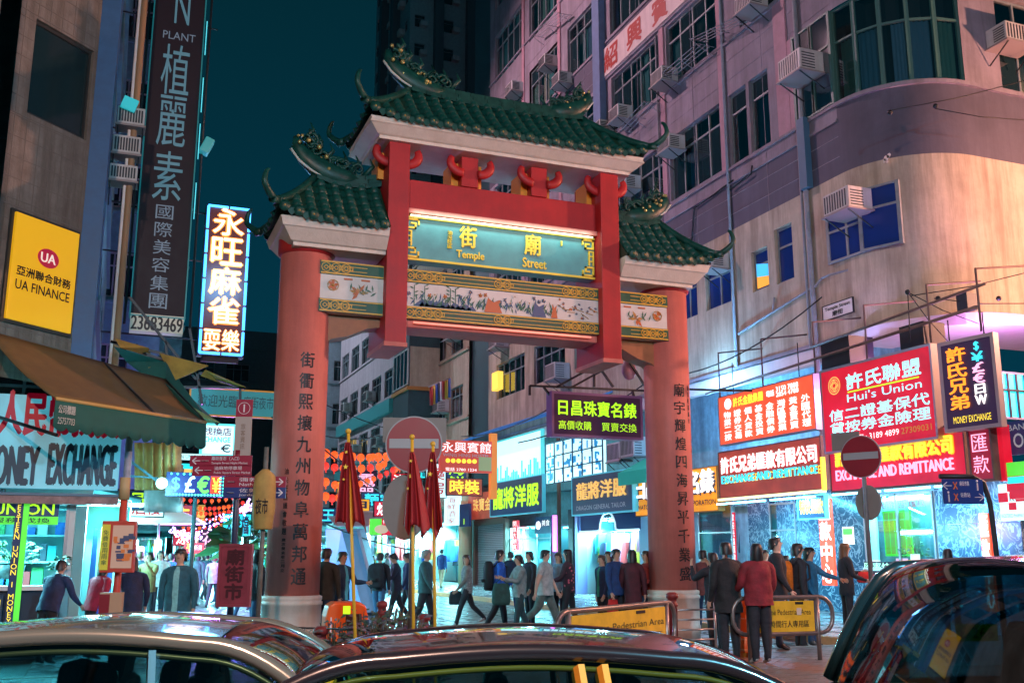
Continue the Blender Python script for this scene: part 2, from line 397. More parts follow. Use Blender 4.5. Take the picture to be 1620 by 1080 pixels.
# ================================================================== the gate
GX, GY = 6.74, 17.9
gate = thing('street_gate', 'red Chinese street gate with green tiled roofs and painted beam', 'gate', (GX, GY, 0))
LEFT_TXT = '街衢熙攘九州物阜萬邦通'; RIGHT_TXT = '廟宇輝煌四海昇平千業盛'
def on_cyl(cx, cy, r, ang0, s, z0, z1, wd, mb, bold):
    """vertical line of characters wrapped round a column, centred on angle ang0"""
    n = len(s); h = (z1 - z0) / n
    for i, ch in enumerate(s):
        if ch == ' ': continue
        v, f, dim = tmesh(ch, 0, 3)
        hh = h * 0.72 * min(1, dim[1] / 0.85); ww = wd * min(1, dim[0] / 0.8); zc = z1 - (i + .5) * h
        for q, (ex, ez) in enumerate(((0, 0), (1, 0), (-1, 0), (0, 1), (0, -1))):
            P = []; rr_ = r - .0012 * q
            for x, y, _ in v:
                a = ang0 + ((float(x) - .5) * ww + ex * bold * ww * .7) / r
                P.append((cx + rr_ * math.sin(a), cy - rr_ * math.cos(a), zc + (float(y) - .5) * hh + ez * bold * hh * .7))
            mb.add(P, f)
for sgn, s_, za in ((-1, LEFT_TXT, (1.10, 5.15)), (1, RIGHT_TXT, (1.10, 5.05))):
    cx = GX + sgn * 3.72
    c = MB(); c.lathe([(0.46, 0.95), (0.46, 6.98)], (cx, GY), 48); col = c.build('column', gate_pink, gate)
    c = MB(); c.lathe([(0.463, 6.93), (0.51, 6.97), (0.515, 7.29), (0.46, 7.33)], (cx, GY), 48); c.build('capital', gate_red, col)
    c = MB(); c.lathe([(0.50, 0.03), (0.50, 0.16), (0.515, 0.17), (0.515, 0.30), (0.50, 0.31), (0.50, 0.80), (0.52, 0.81), (0.52, 0.86), (0.495, 0.87), (0.51, 0.90), (0.51, 0.95), (0.46, 0.97)], (cx, GY), 48); c.build('column_base', white_stone, col)
    t = MB(); on_cyl(cx, GY, 0.469, rad(2), s_, za[0], za[1], 0.25, t, 0.028); t.build('lettering', black_ink, col)
    if sgn < 0:
        t = MB(); on_cyl(cx, GY, 0.469, rad(-32), '油尖旺區議會敬題', 1.95, 3.1, 0.075, t, 0.03); t.build('lettering', black_ink, col); t = MB(); on_cyl(cx, GY, 0.469, rad(-32), '歲次癸未年二月立', 1.35, 1.92, 0.07, t, 0.03); t.build('lettering', black_ink, col)
    else:
        t = MB(); on_cyl(cx, GY, 0.469, rad(34), '油尖旺區議會', 4.2, 5.0, 0.06, t, 0.03); t.build('lettering', black_ink, col)
    # corbel under the painted beam
    d = -sgn; x0 = cx + d * 0.36
    b = MB(); b.prism([(x0, GY - .22, 5.86), (x0 + d * 1.25, GY - .22, 5.86), (x0 + d * 1.2, GY - .22, 5.74), (x0 + d * .75, GY - .22, 5.66), (x0 + d * .42, GY - .22, 5.5), (x0 + d * .1, GY - .22, 5.42), (x0, GY - .22, 5.32)], (0, .44, 0)); b.build('corbel', mat('corbel_brown', (0.33, 0.13, 0.05), 0.5, var=0.2), gate)
# hanging posts
for sgn in (-1, 1):
    x = GX + sgn * 2.18
    p = MB(); p.box(x - .2, x + .2, GY - .62, GY + .62, 5.33, 9.28); p.build('post', gate_red, gate, bevel=0.012)
    p = MB(); p.box(x - .215, x + .215, GY - .635, GY + .635, 5.29, 5.37); p.build('post_foot', gate_pink, gate)
# red top beam and lower tie beam
b = MB(); b.box(GX - 1.98, GX + 1.98, GY - .38, GY + .38, 7.93, 8.57); b.build('red_beam', gate_red, gate, bevel=0.01)
b = MB(); b.box(GX - 1.98, GX + 1.98, GY - .44, GY - .38, 7.90, 7.99); b.build('beam_moulding', gate_pink, gate)
b = MB(); b.box(GX - 1.98, GX + 1.98, GY - .36, GY + .36, 5.72, 5.86); b.build('tie_beam', gate_pink, gate, bevel=0.02)
# stub posts and curved bracket arms under the main roof
for k in range(4):
    x = GX - 2.18 + k * 4.36 / 3
    if k in (1, 2):
        b = MB(); b.box(x - .17, x + .17, GY - .42, GY + .42, 8.57, 9.28); b.build('stub_post', gate_red, gate, bevel=0.01)
    for sg in (-1, 1):
        pts = [(x + sg * .17 + sg * .30 * math.sin(w), GY - .30, 8.98 - .16 * math.cos(w)) for w in [rad(q) for q in range(0, 131, 13)]]
        b = MB(); b.tube([(x + sg * (.15 + .26 * math.sin(rad(w))), GY - .46, 9.02 - .20 * math.cos(rad(w))) for w in range(0, 121, 12)], [.062] * 6 + [.06, .056, .05, .046, .04], 8, flat=1.5); b.build('bracket_arm', gate_red, gate)
        b = MB(); b.box(x + sg * .24 - .07, x + sg * .24 + .07, GY - .2, GY + .32, 8.57, 9.1); b.build('bracket_block', mat('bracket_orange', (0.8, 0.3, 0.03), 0.5), gate)

def roof(label, xl, xr, yh, z_eave, z_ridge, rl, rr, hipl, hipr, lift=0.16, tiles=True, n_ind=300):
    """curved hipped roof; xl..xr eave span, rl..rr ridge span; hip flags close an end with a sloping face"""
    rf = MB(); N = 30; Mv = 7
    def prof(t): return z_eave + (z_ridge - z_eave) * (t * 0.72 + t * t * 0.28)
    def up(x):
        l = max(0, 1 - (x - xl) / 0.9) if hipl else 0; r = max(0, 1 - (xr - x) / 0.9) if hipr else 0
        return lift * (l * l + r * r)
    def front(u, t, sg=-1, off=0.0):
        x = (xl + (xr - xl) * u) * (1 - t) + (rl + (rr - rl) * u) * t
        return (x, GY + sg * yh * (1 - t), prof(t) + up(xl + (xr - xl) * u) * (1 - t) + off)
    for sg in (-1, 1): rf.grid(lambda u, t: front(u, t, sg), N, Mv)
    for e, (xe, re, fl) in enumerate(((xl, rl, hipl), (xr, rr, hipr))):
        if fl:
            rf.grid(lambda u, t: (xe * (1 - t) + re * t, GY + yh * (1 - t) * (2 * u - 1), prof(t) + lift * (1 - t) * (2 * u - 1) ** 2), 10, Mv)
        else:
            rf.add([(xe, GY - yh, z_eave), (xe, GY + yh, z_eave), (re, GY, z_ridge)], [(0, 1, 2)])
    R = rf.build('roof', tile_dark, gate, label=label)
    # tiles: half round cover tiles in straight files, pans between, pointed drips at the eave
    rows = 6; L = math.hypot(yh, z_ridge - z_eave) / rows
    cover = MB(); n = 6
    vs = []
    for yy, r in ((0, .092), (L * 1.06, .078)):
        for k in range(n + 1):
            w = math.pi * k / n; vs.append((r * math.cos(w), yy, r * math.sin(w) * 0.95))
    cover.add(vs, [(k + 1, k, n + 1 + k, n + 2 + k) for k in range(n)] + [tuple(range(n + 1))], 0, True)
    cme = cover.mesh('tile', tile_green)
    pan = MB(); pan.add([(-.09, 0, .035), (0, 0, .012), (.09, 0, .035), (-.09, L * 1.02, .02), (0, L * 1.02, -.004), (.09, L * 1.02, .02)], [(0, 1, 4, 3), (1, 2, 5, 4)]); pme = pan.mesh('tile', tile_green)
    drip = MB(); drip.prism([(-.085, -.012, .03), (-.06, -.012, -.05), (0, -.012, -.115), (.06, -.012, -.05), (.085, -.012, .03)], (0, .02, 0)); dme = drip.mesh('drip_tile', tile_green)
    disc = MB(); disc.tube([(0, -.02, .02), (0, .02, .02)], .098, 12); disc.ball((0, -.02, .02), .022, 6, 1); eme = disc.mesh('end_tile', [tile_green, mat('tile_ochre', (.30, .22, .05), .5)])
    sp = 0.27; m = max(2, round((xr - xl) / sp)); spn = (xr - xl) / m
    restb = MB(); cnt = 0
    for sg in (-1, 1):
        for i in range(m):
            xx = xl + spn * (i + .5)
            # files run straight up the slope until they meet the hip
            for kind in (0, 1):
                x = xx if kind == 0 else xx + spn / 2
                if kind == 1 and i == m - 1: continue
                for j in range(rows):
                    t = j / rows; u = (x - xl) / (xr - xl)
                    lx = xl * (1 - t) + rl * t; rx = xr * (1 - t) + rr * t
                    if x < lx + .03 or x > rx - .03: break
                    t2 = (j + 1) / rows
                    z1 = prof(t) + up(x) * (1 - t); z2 = prof(t2) + up(x) * (1 - t2)
                    ya = GY + sg * yh * (1 - t)
                    slope = math.atan2(z2 - z1, yh / rows)
                    me = cme if kind == 0 else pme
                    ey = 0 if sg < 0 else math.pi
                    if sg < 0 and cnt < n_ind:
                        o = bpy.data.objects.new('tile', me); link(o, R); o.location = Vector((x, ya, z1 + .012)) - ORG[gate]; o.rotation_euler = (slope, 0, random.uniform(-.012, .012)); cnt += 1
                    else:
                        Mx = Matrix.Translation((x, ya, z1 + .012)) @ Matrix.Rotation(ey, 4, 'Z') @ Matrix.Rotation(slope, 4, 'X')
                        src = cover if kind == 0 else pan
                        restb.add([Mx @ Vector(p) for p in src.v], src.f, 0, True)
                    if j == 0:
                        q = eme if kind == 0 else dme
                        if sg < 0:
                            o = bpy.data.objects.new('end_tile' if kind == 0 else 'drip_tile', q); link(o, R); o.location = Vector((x, ya - .01, z1 + .012)) - ORG[gate]
                        else:
                            srcm = disc if kind == 0 else drip
                            Mx = Matrix.Translation((x, ya + .01, z1 + .012)) @ Matrix.Rotation(math.pi, 4, 'Z'); restb.add([Mx @ Vector(p) for p in srcm.v], srcm.f, 0)
    for xe, re, fl, sg in ((xl, rl, hipl, -1), (xr, rr, hipr, 1)):
        if not fl: continue
        m2 = round(2 * yh / sp); s2 = 2 * yh / m2; run = abs(re - xe)
        for i in range(m2):
            y = GY - yh + s2 * (i + .5)
            for j in range(rows):
                t = j / rows
                if abs(y - GY) > yh * (1 - t) - .05: break
                t2 = (j + 1) / rows; k = ((y - GY) / yh) ** 2 * lift
                z1 = prof(t) + k * (1 - t); z2 = prof(t2) + k * (1 - t2); slope = math.atan2(z2 - z1, run / rows); Ls = math.hypot(z2 - z1, run / rows) / L
                Mx = Matrix.Translation((xe * (1 - t) + re * t, y, z1 + .012)) @ Matrix.Rotation(-sg * -math.pi / 2 if False else (math.pi / 2 if sg > 0 else -math.pi / 2), 4, 'Z') @ Matrix.Rotation(slope, 4, 'X') @ Matrix.Diagonal((1, Ls, 1, 1))
                restb.add([Mx @ Vector(p) for p in cover.v], cover.f, 0, True)
    restb.build('rear_tiles', tile_green, R, kind='stuff')
    # ridge: stacked brick-like courses
    rb = MB(); nb = max(4, round((rr - rl) / .32))
    for c_ in range(3):
        for i in range(nb):
            xa = rl + (rr - rl) * i / nb; xb = rl + (rr - rl) * (i + 1) / nb
            if c_ % 2: xa += .05; xb += .05
            w = .13 - .02 * c_
            f = lambda x: 0.10 * (abs((x - (rl + rr) / 2) / ((rr - rl) / 2 + .01)) ** 3)
            z = z_ridge - .10 + c_ * .09
            rb.hexa([(xa + .004, GY - w, z + f(xa)), (xb - .004, GY - w, z + f(xb)), (xb - .004, GY + w, z + f(xb)), (xa + .004, GY + w, z + f(xa)), (xa + .004, GY - w, z + .082 + f(xa)), (xb - .004, GY - w, z + .082 + f(xb)), (xb - .004, GY + w, z + .082 + f(xb)), (xa + .004, GY + w, z + .082 + f(xa))])
    rb.build('ridge', tile_green, R, kind='stuff')
    # hip ridges with curled tips
    for xe, re, fl, sg in ((xl, rl, hipl, -1), (xr, rr, hipr, 1)):
        if not fl: continue
        for ys in (-1, 1):
            pts = [(xe * (1 - t) + re * t, GY + ys * yh * (1 - t), prof(t) + lift * (1 - t) + .07) for t in [k / 8 for k in range(9)]]
            h = MB(); h.tube(pts, .075, 8)
            base = Vector(pts[0]); dirv = Vector((sg, ys, 0)).normalized()
            cur = []
            for k in range(17):
                w = k / 16; a = -0.6 + w * 4.2; r = .17 * (1 - .45 * w)
                cur.append(base + dirv * (.30 * min(1, w * 2.2) + r * math.sin(a) * .6) + Vector((0, 0, .12 + .0 - r * math.cos(a) + .26 * w)))
            h.tube([base, base + dirv * .16 + Vector((0, 0, -.02))] + cur[2:], [.08, .075] + [.07 - .0032 * k for k in range(15)], 8)
            h.build('hip_ridge', tile_green, R)
    return R
def cornice(xl, xr, yh, zb, zt, inset=.34, hipl=True, hipr=True):
    steps = [(inset + .12, zb), (inset, zb), (inset, zb + .06), (inset - .05, zb + .08), (inset - .20, zb + (zt - zb) * .62), (inset - .23, zb + (zt - zb) * .66), (.04, zt - .05), (.02, zt)]
    b = MB()
    for (i0, z0), (i1, z1) in zip(steps, steps[1:]):
        def ring(i, z):
            a = xl + (i if hipl else 0); c = xr - (i if hipr else 0)
            return [(a, GY - yh + i, z), (c, GY - yh + i, z), (c, GY + yh - i, z), (a, GY + yh - i, z)]
        b.add(ring(i0, z0) + ring(i1, z1), [(0, 1, 5, 4), (1, 2, 6, 5), (2, 3, 7, 6), (3, 0, 4, 7)])
    i0, z0 = steps[0]; a = xl + (i0 if hipl else 0); c = xr - (i0 if hipr else 0)
    b.add([(a, GY - yh + i0, z0), (c, GY - yh + i0, z0), (c, GY + yh - i0, z0), (a, GY + yh - i0, z0)], [(3, 2, 1, 0)])
    i1, z1 = steps[-1]; a = xl + (i1 if hipl else 0); c = xr - (i1 if hipr else 0)
    b.add([(a, GY - yh + i1, z1), (c, GY - yh + i1, z1), (c, GY + yh - i1, z1), (a, GY + yh - i1, z1)], [(0, 1, 2, 3)])
    return b.build('cornice', white_stone, gate)
roof('tall middle roof of the gate', GX - 2.9, GX + 2.9, 1.0, 9.50, 10.52, GX - 1.85, GX + 1.85, True, True, n_ind=290)
cornice(GX - 2.84, GX + 2.84, .95, 9.17, 9.5, .24)
roof('lower roof at the cyan side of the gate', GX - 4.42, GX - 2.39, .92, 7.42, 8.46, GX - 3.62, GX - 2.39, True, False, n_ind=140)
cornice(GX - 4.36, GX - 2.39, .88, 6.98, 7.42, .3, True, False)
roof('lower roof beside the corner building', GX + 2.39, GX + 4.42, .92, 7.42, 8.46, GX + 2.39, GX + 3.62, False, True, n_ind=140)
cornice(GX + 2.39, GX + 4.36, .88, 6.98, 7.42, .3, False, True)
def fish(x, z, sg, s=1.0):
    """curled dragon-fish finial biting the ridge end"""
    b = MB(); P = lambda a, h, d=0: (x + sg * a * s, GY + d * s, z + h * s)
    body = [P(-.55, .0), P(-.3, .03), P(-.08, .08), P(.14, .18), P(.34, .32), P(.48, .50), P(.50, .66)]
    b.tube(body, [.10, .15, .17, .16, .13, .09, .04], 10, flat=1.3)
    rnd = random.Random(int(x * 10))
    for k in range(34):
        t = k / 33; i = t * 5.9; j = int(i); f = i - j
        p = Vector(body[j]).lerp(Vector(body[min(j + 1, 6)]), f); q = Vector(body[min(j + 1, 6)]) - Vector(body[j])
        nrm = Vector((-q.z * sg, 0, q.x * sg)).normalized()
        base = p + nrm * rnd.uniform(.05, .16) * s + Vector((rnd.uniform(-.04, .04), rnd.uniform(-.14, .1), 0))
        pts = []
        r0 = rnd.uniform(.07, .13) * s
        for w in range(14):
            a = w * .48; r = r0 * (1 - w / 17)
            pts.append(base + nrm * (r0 * .9 + r * math.sin(a)) + q.normalized() * (r * math.cos(a)) + Vector((0, w * .003, 0)))
        b.tube(pts, [.032 * s * (1 - w * .045) for w in range(14)], 6)
    for k in range(16):
        i = rnd.uniform(1.5, 5.5); j = int(i); p = Vector(body[j]).lerp(Vector(body[min(j + 1, 6)]), i - j)
        b.ball(p + Vector((rnd.uniform(-.12, .02) * sg, rnd.uniform(-.18, .0), rnd.uniform(-.05, .22))) * s, rnd.uniform(.025, .045) * s, 6, 1)
    for k in range(7):
        t = .12 + k * .12; j = int(t * 6); p = Vector(body[j])
        b.tube([p + Vector((-.1 * sg, 0, .1)) * s, p + Vector((-.26 * sg, -.05, .3)) * s, p + Vector((-.2 * sg, -.05, .42)) * s], [.05 * s, .035 * s, .01 * s], 6)
    und = [Vector(p) + Vector((sg * .11, -.08, -.1)) * s for p in body[1:6]]
    b.tube(und, .022 * s, 6, 2)
    b.build('dragon_finial', [tile_green, mat('old_gold', (0.45, 0.4, 0.15), .3, .5), mat('pale_edge', (0.5, 0.55, 0.5), .5)], gate)
fish(GX - 1.75, 10.60, -1, 1.12); fish(GX + 1.62, 10.62, 1, .85); fish(GX - 3.45, 8.52, -1, 1.12); fish(GX + 3.35, 8.54, 1, .95)
b = MB(); b.box(GX - 3.62, GX - 3.54, GY + .2, GY + .28, 8.2, 9.1); b.build('lightning_post', gate_red, gate)
# painted beam
YB = GY - .42
pb = MB(); pb.box(GX - 3.53, GX + 3.53, YB, GY + .42, 5.87, 6.80); beam = pb.build('painted_beam', mat('beam_white', (0.62, 0.62, 0.58), .35, var=.1), gate)
g = MB()
for z0, z1 in ((5.87, 6.10), (6.56, 6.80)):
    g.box(GX - 3.545, GX + 3.545, YB - .02, YB, z0 - .005, z1 + .005)
g.build('beam_border', green_paint, beam)
g = MB(); rb_ = random.Random(3)
def ring(mb, x, z, r, w=.02, n=8, y=YB - .03, rot=0, mi=0):
    pts = [(x + r * math.cos(2 * math.pi * k / n + rot), y, z + r * math.sin(2 * math.pi * k / n + rot)) for k in range(n + 1)]
    for a_, b_ in zip(pts, pts[1:]): mb.bar(a_, b_, w, .012, mi)
for (s0, s1) in ((-3.53, -2.39), (-1.97, 1.97), (2.39, 3.53)):
    for z0, z1 in ((5.87, 6.10), (6.56, 6.80)):
        zc = (z0 + z1) / 2
        for z in (z0 + .015, z1 - .015): g.box(GX + s0, GX + s1, YB - .034, YB - .02, z - .012, z + .012)
        L = s1 - s0
        spans = [(s0, s0 + L * (.55 if s0 < -3 else .20)), (s1 - L * (.55 if s1 > 3 else .20), s1)] if L > 2 else ([(s0, s0 + .62)] if s0 < 0 else [(s1 - .62, s1)])
        if L > 2: spans.append((s0 + L * .44, s0 + L * .56))
        for a_, c_ in spans:
            k = a_ + .09
            while k < c_ - .03:
                ring(g, GX + k, zc, .085, .02, 8); ring(g, GX + k, zc, .04, .018, 4); ring(g, GX + k + .09, zc, .045, .014, 4, rot=.78); k += .18
        for z in (zc - .04, zc + .04): g.box(GX + s0 + .3, GX + s1 - .3, YB - .03, YB - .02, z - .006, z + .006)
g.build('beam_gilding', gold_paint, beam, kind='stuff')
# painted flowers, bamboo, rocks: raised glazed relief
cols = [mat('relief_blue', (0.03, 0.09, 0.2), .4), mat('relief_orange', (0.5, 0.13, 0.03), .4), mat('relief_green', (0.03, 0.13, 0.07), .4), mat('relief_ochre', (0.45, 0.25, 0.05), .4), mat('relief_white', (0.7, 0.65, 0.6), .4)]
g = MB()
def leaf(x, z, a, l, w, mi):
    c_, s_ = math.cos(a), math.sin(a)
    g.add([(x, YB - .012, z), (x + c_ * l * .5 - s_ * w, YB - .014, z + s_ * l * .5 + c_ * w), (x + c_ * l, YB - .012, z + s_ * l), (x + c_ * l * .5 + s_ * w, YB - .014, z + s_ * l * .5 - c_ * w)], [(0, 3, 2, 1)], mi)
def bloom(x, z, r, mi, mj=3):
    for k in range(6): leaf(x, z, k * 1.05 + rb_.random(), r, r * .3, mi)
    g.tube([(x, YB - .02, z), (x, YB, z)], r * .25, 6, mj)
Z0, Z1 = 6.12, 6.54
for sx_ in (-3.45, 2.45):
    w_ = 1.0
    cx_ = GX + sx_ + (.15 if sx_ < 0 else .85)
    ring(g, cx_, 6.36, .1, .03, 9, YB - .01, mi=3); bloom(cx_, 6.36, .11, 1)
    mx_ = GX + sx_ + (.62 if sx_ < 0 else .38)
    for k in range(9): leaf(mx_, 6.26, rb_.uniform(0, 6.28), rb_.uniform(.1, .2), .03, rb_.choice([1, 3, 1]))
    for k in range(10): leaf(mx_ + rb_.uniform(-.28, .28), 6.2 + rb_.uniform(0, .1), rb_.uniform(.3, 2.8), .14, .018, 2)
    for k in range(2): g.box(mx_ - .28 + k * .32, mx_ - .12 + k * .32, YB - .012, YB, 6.48, 6.51, 1)
x = -1.9
while x < 1.9:
    q = (x + 1.9) / 3.8
    if .05 < q < .32:
        g.add([(GX + x - .1, YB - .012, Z0), (GX + x + .12, YB - .012, Z0), (GX + x + .05, YB - .012, Z0 + rb_.uniform(.06, .13)), (GX + x - .04, YB - .012, Z0 + rb_.uniform(.05, .12))], [(0, 1, 2, 3)], 0)
    if q < .3 and rb_.random() < .5:
        g.box(GX + x, GX + x + .012, YB - .014, YB, Z0, Z1 - .03, 2)
        for k in range(5): leaf(GX + x, Z1 - .03 - k * .07, rb_.choice([.4, 2.7]), .1, .014, 2)
    elif q < .78:
        for k in range(5): leaf(GX + x + rb_.uniform(-.05, .05), Z0 + rb_.uniform(0, .15), rb_.uniform(.8, 2.4), rb_.uniform(.1, .22), .016, rb_.choice([2, 0, 2]))
        if rb_.random() < .6: bloom(GX + x, rb_.uniform(6.3, 6.48), .05, rb_.choice([4, 0, 1]))
    else:
        z_ = rb_.uniform(6.25, 6.42); g.bar((GX + x, YB - .012, z_), (GX + x + .16, YB - .012, z_ + rb_.uniform(-.1, .1)), .012, .01, 3)
        for k in range(3): bloom(GX + x + rb_.uniform(0, .12), z_ + rb_.uniform(-.1, .12), .03, rb_.choice([0, 1, 0]))
    x += .1
for xx, ww, mi in ((-.42, .36, 1), (.55, .3, 0), (.95, .14, 1)):
    g.add([(GX + xx, YB - .018, Z0), (GX + xx + ww, YB - .018, Z0), (GX + xx + ww * .8, YB - .018, Z0 + .16), (GX + xx + ww * .9, YB - .018, Z0 + .26), (GX + xx + ww * .5, YB - .018, Z0 + .2), (GX + xx + ww * .2, YB - .018, Z0 + .28), (GX + xx + .03, YB - .018, Z0 + .14)], [tuple(range(7))], mi)
g.build('beam_painting', cols, beam, kind='stuff')
# name panel
tealp = mat('panel_teal', (0.09, 0.28, 0.30), .45, var=.15, scale=3)
plN = Plane((GX - 1.97, GY - .30, 7.02), (1, 0, 0))
pn = MB(); plN.box(pn, 0, 3.94, 0, .86, -.3, 0); npn = pn.build('name_panel', tealp, gate)
gilt = mat('gilt_paint', (.9, .62, .06), .4)
for (tx_, x0, z0, x1, z1, bo, v_, o_) in (('街', 1.08, .36, 1.42, .78, .035, False, True), ('廟', 2.42, .36, 2.76, .78, .035, False, True), ('Temple', 1.02, .10, 1.58, .29, .03, False, False), ('Street', 2.38, .10, 2.88, .29, .03, False, False), ('油尖旺區', .84, .30, .93, .66, .02, True, False), ('I', 3.2, .62, 3.23, .72, .02, False, False)):
    t = MB(); put_text(t, plN, tx_, x0, z0, x1, z1, .0, bo, th=.03, vert=v_, one=o_); t.build('lettering', gilt, npn)
fr = MB(); plN.box(fr, 0, 3.94, .0, .04, 0, .03); plN.box(fr, 0, 3.94, .82, .86, 0, .03)
def fret(x0, z0, sx_, sz_):
    for (a0, a1, b0, b1) in ((0, .26, 0, .035), (0, .035, 0, .20), (.035, .20, .165, .20), (.165, .20, .08, .2), (.09, .165, .08, .11), (.23, .26, 0, .12)):
        xa, xb = sorted((x0 + sx_ * a0, x0 + sx_ * a1)); za_, zb_ = sorted((z0 + sz_ * b0, z0 + sz_ * b1)); plN.box(fr, xa, xb, za_, zb_, 0.001, .036)
for x0, s1_ in ((.02, 1), (3.92, -1)):
    for z0, s2_ in ((.05, 1), (.81, -1)): fret(x0, z0, s1_, s2_)
    for zc in (.32, .42, .52):
        for w_ in (0, .09): xa, xb = sorted((x0 + s1_ * w_, x0 + s1_ * (w_ + .03))); plN.box(fr, xa, xb, zc - .045, zc + .045, .001, .034)
        xa, xb = sorted((x0, x0 + s1_ * .12)); plN.box(fr, xa, xb, zc + .03, zc + .055, .001, .035)
fr.build('panel_fretwork', mat('gilt_paint', (.9, .62, .06), .4), npn)
tb = MB(); tb.tube([plN.P(.08, .84, .11), plN.P(3.86, .84, .11)], .018, 8); tb.build('light_tube', glow('panel_tube', (0.85, 1.0, 0.7), 2.2), npn)
lamp('AREA', plN.P(1.97, .93, .26), (0.62, 1.0, 0.92), 20, 3.7, .06, to=plN.P(1.97, .25, 0), name='panel_light')
tb = MB(); tb.tube([(GX - 1.8, YB - .02, 5.80), (GX + 1.8, YB - .02, 5.80)], .022, 8); tb.build('light_tube', glow('beam_tube', (1.0, 0.30, 0.22), 0.9), gate)
# ================================================================== buildings: helpers
frame_m = mat('window_frame', (0.22, 0.26, 0.27), .5, var=.2)
frame_w = mat('window_frame_white', (0.6, 0.6, 0.58), .5)
pane_dark = mat('pane_dark', (0.012, 0.03, 0.035), .06, spec=.9)
pane_teal = mat('pane_teal', (0.015, 0.06, 0.065), .3, spec=.4)
pane_blue = mat('pane_blue', (0.012, 0.04, 0.20), .12, spec=.7)
pane_clear = glass('pane_clear', (.8, .95, .95), .82)
room_dark = mat('room_dark', (0.012, 0.016, 0.018), .9)
curt = [mat('curtain_teal', (0.05, 0.22, 0.21), .8), mat('curtain_cream', (0.4, 0.36, 0.26), .8), mat('curtain_green', (0.06, 0.16, 0.12), .8), mat('curtain_blue', (0.05, 0.13, 0.2), .8)]
lit_win = glow('lit_window', (1.0, 0.62, 0.16), 1.1)
cream = mat('stucco_cream', (0.50, 0.43, 0.32), .8, var=.25, scale=.8, bump=.35, bscale=14, streak=.6, dirt=(.2, .16, .11))
grey_stucco = mat('stucco_grey', (0.27, 0.24, 0.285), .8, var=.3, scale=.8, bump=.25, bscale=14, streak=.5, dirt=(.14, .13, .14))
band_paint = mat('stucco_slate', (0.105, 0.10, 0.135), .8, var=.22, scale=.9, bump=.3, bscale=12, streak=.35, dirt=(.06, .06, .085))
pier_pink = mat('pier_pink', (0.42, 0.24, 0.29), .7, var=.15, streak=.3, dirt=(.3, .2, .2))
pipe_m = mat('pipe_grey', (0.26, 0.28, 0.32), .6, var=.2)
pipe_teal = mat('pipe_teal', (0.03, 0.10, 0.13), .5)
soffit_m = mat('soffit_plaster', (0.62, 0.58, 0.6), .75, var=.06, streak=.2, dirt=(.4, .36, .36))
def wall(mb, pl, a0, a1, z0, z1, ops=(), dep=.25, mi=0):
    As = sorted({a0, a1, *[min(max(v, a0), a1) for o in ops for v in o[:2]]}); Zs = sorted({z0, z1, *[min(max(v, z0), z1) for o in ops for v in o[2:4]]})
    for i in range(len(As) - 1):
        for j in range(len(Zs) - 1):
            ca = (As[i] + As[i + 1]) / 2; cz = (Zs[j] + Zs[j + 1]) / 2
            if any(o[0] < ca < o[1] and o[2] < cz < o[3] for o in ops): continue
            mb.add([pl.P(As[i], Zs[j]), pl.P(As[i + 1], Zs[j]), pl.P(As[i + 1], Zs[j + 1]), pl.P(As[i], Zs[j + 1])], [(0, 1, 2, 3)], mi)
    for o in ops:
        A, B, c, d = o[:4]
        if A < a0 - 1e-4 or B > a1 + 1e-4: continue
        mb.add([pl.P(A, c), pl.P(B, c), pl.P(B, d), pl.P(A, d), pl.P(A, c, -dep), pl.P(B, c, -dep), pl.P(B, d, -dep), pl.P(A, d, -dep)], [(0, 1, 5, 4), (1, 2, 6, 5), (2, 3, 7, 6), (3, 0, 4, 7)], mi)
WR = random.Random(11)
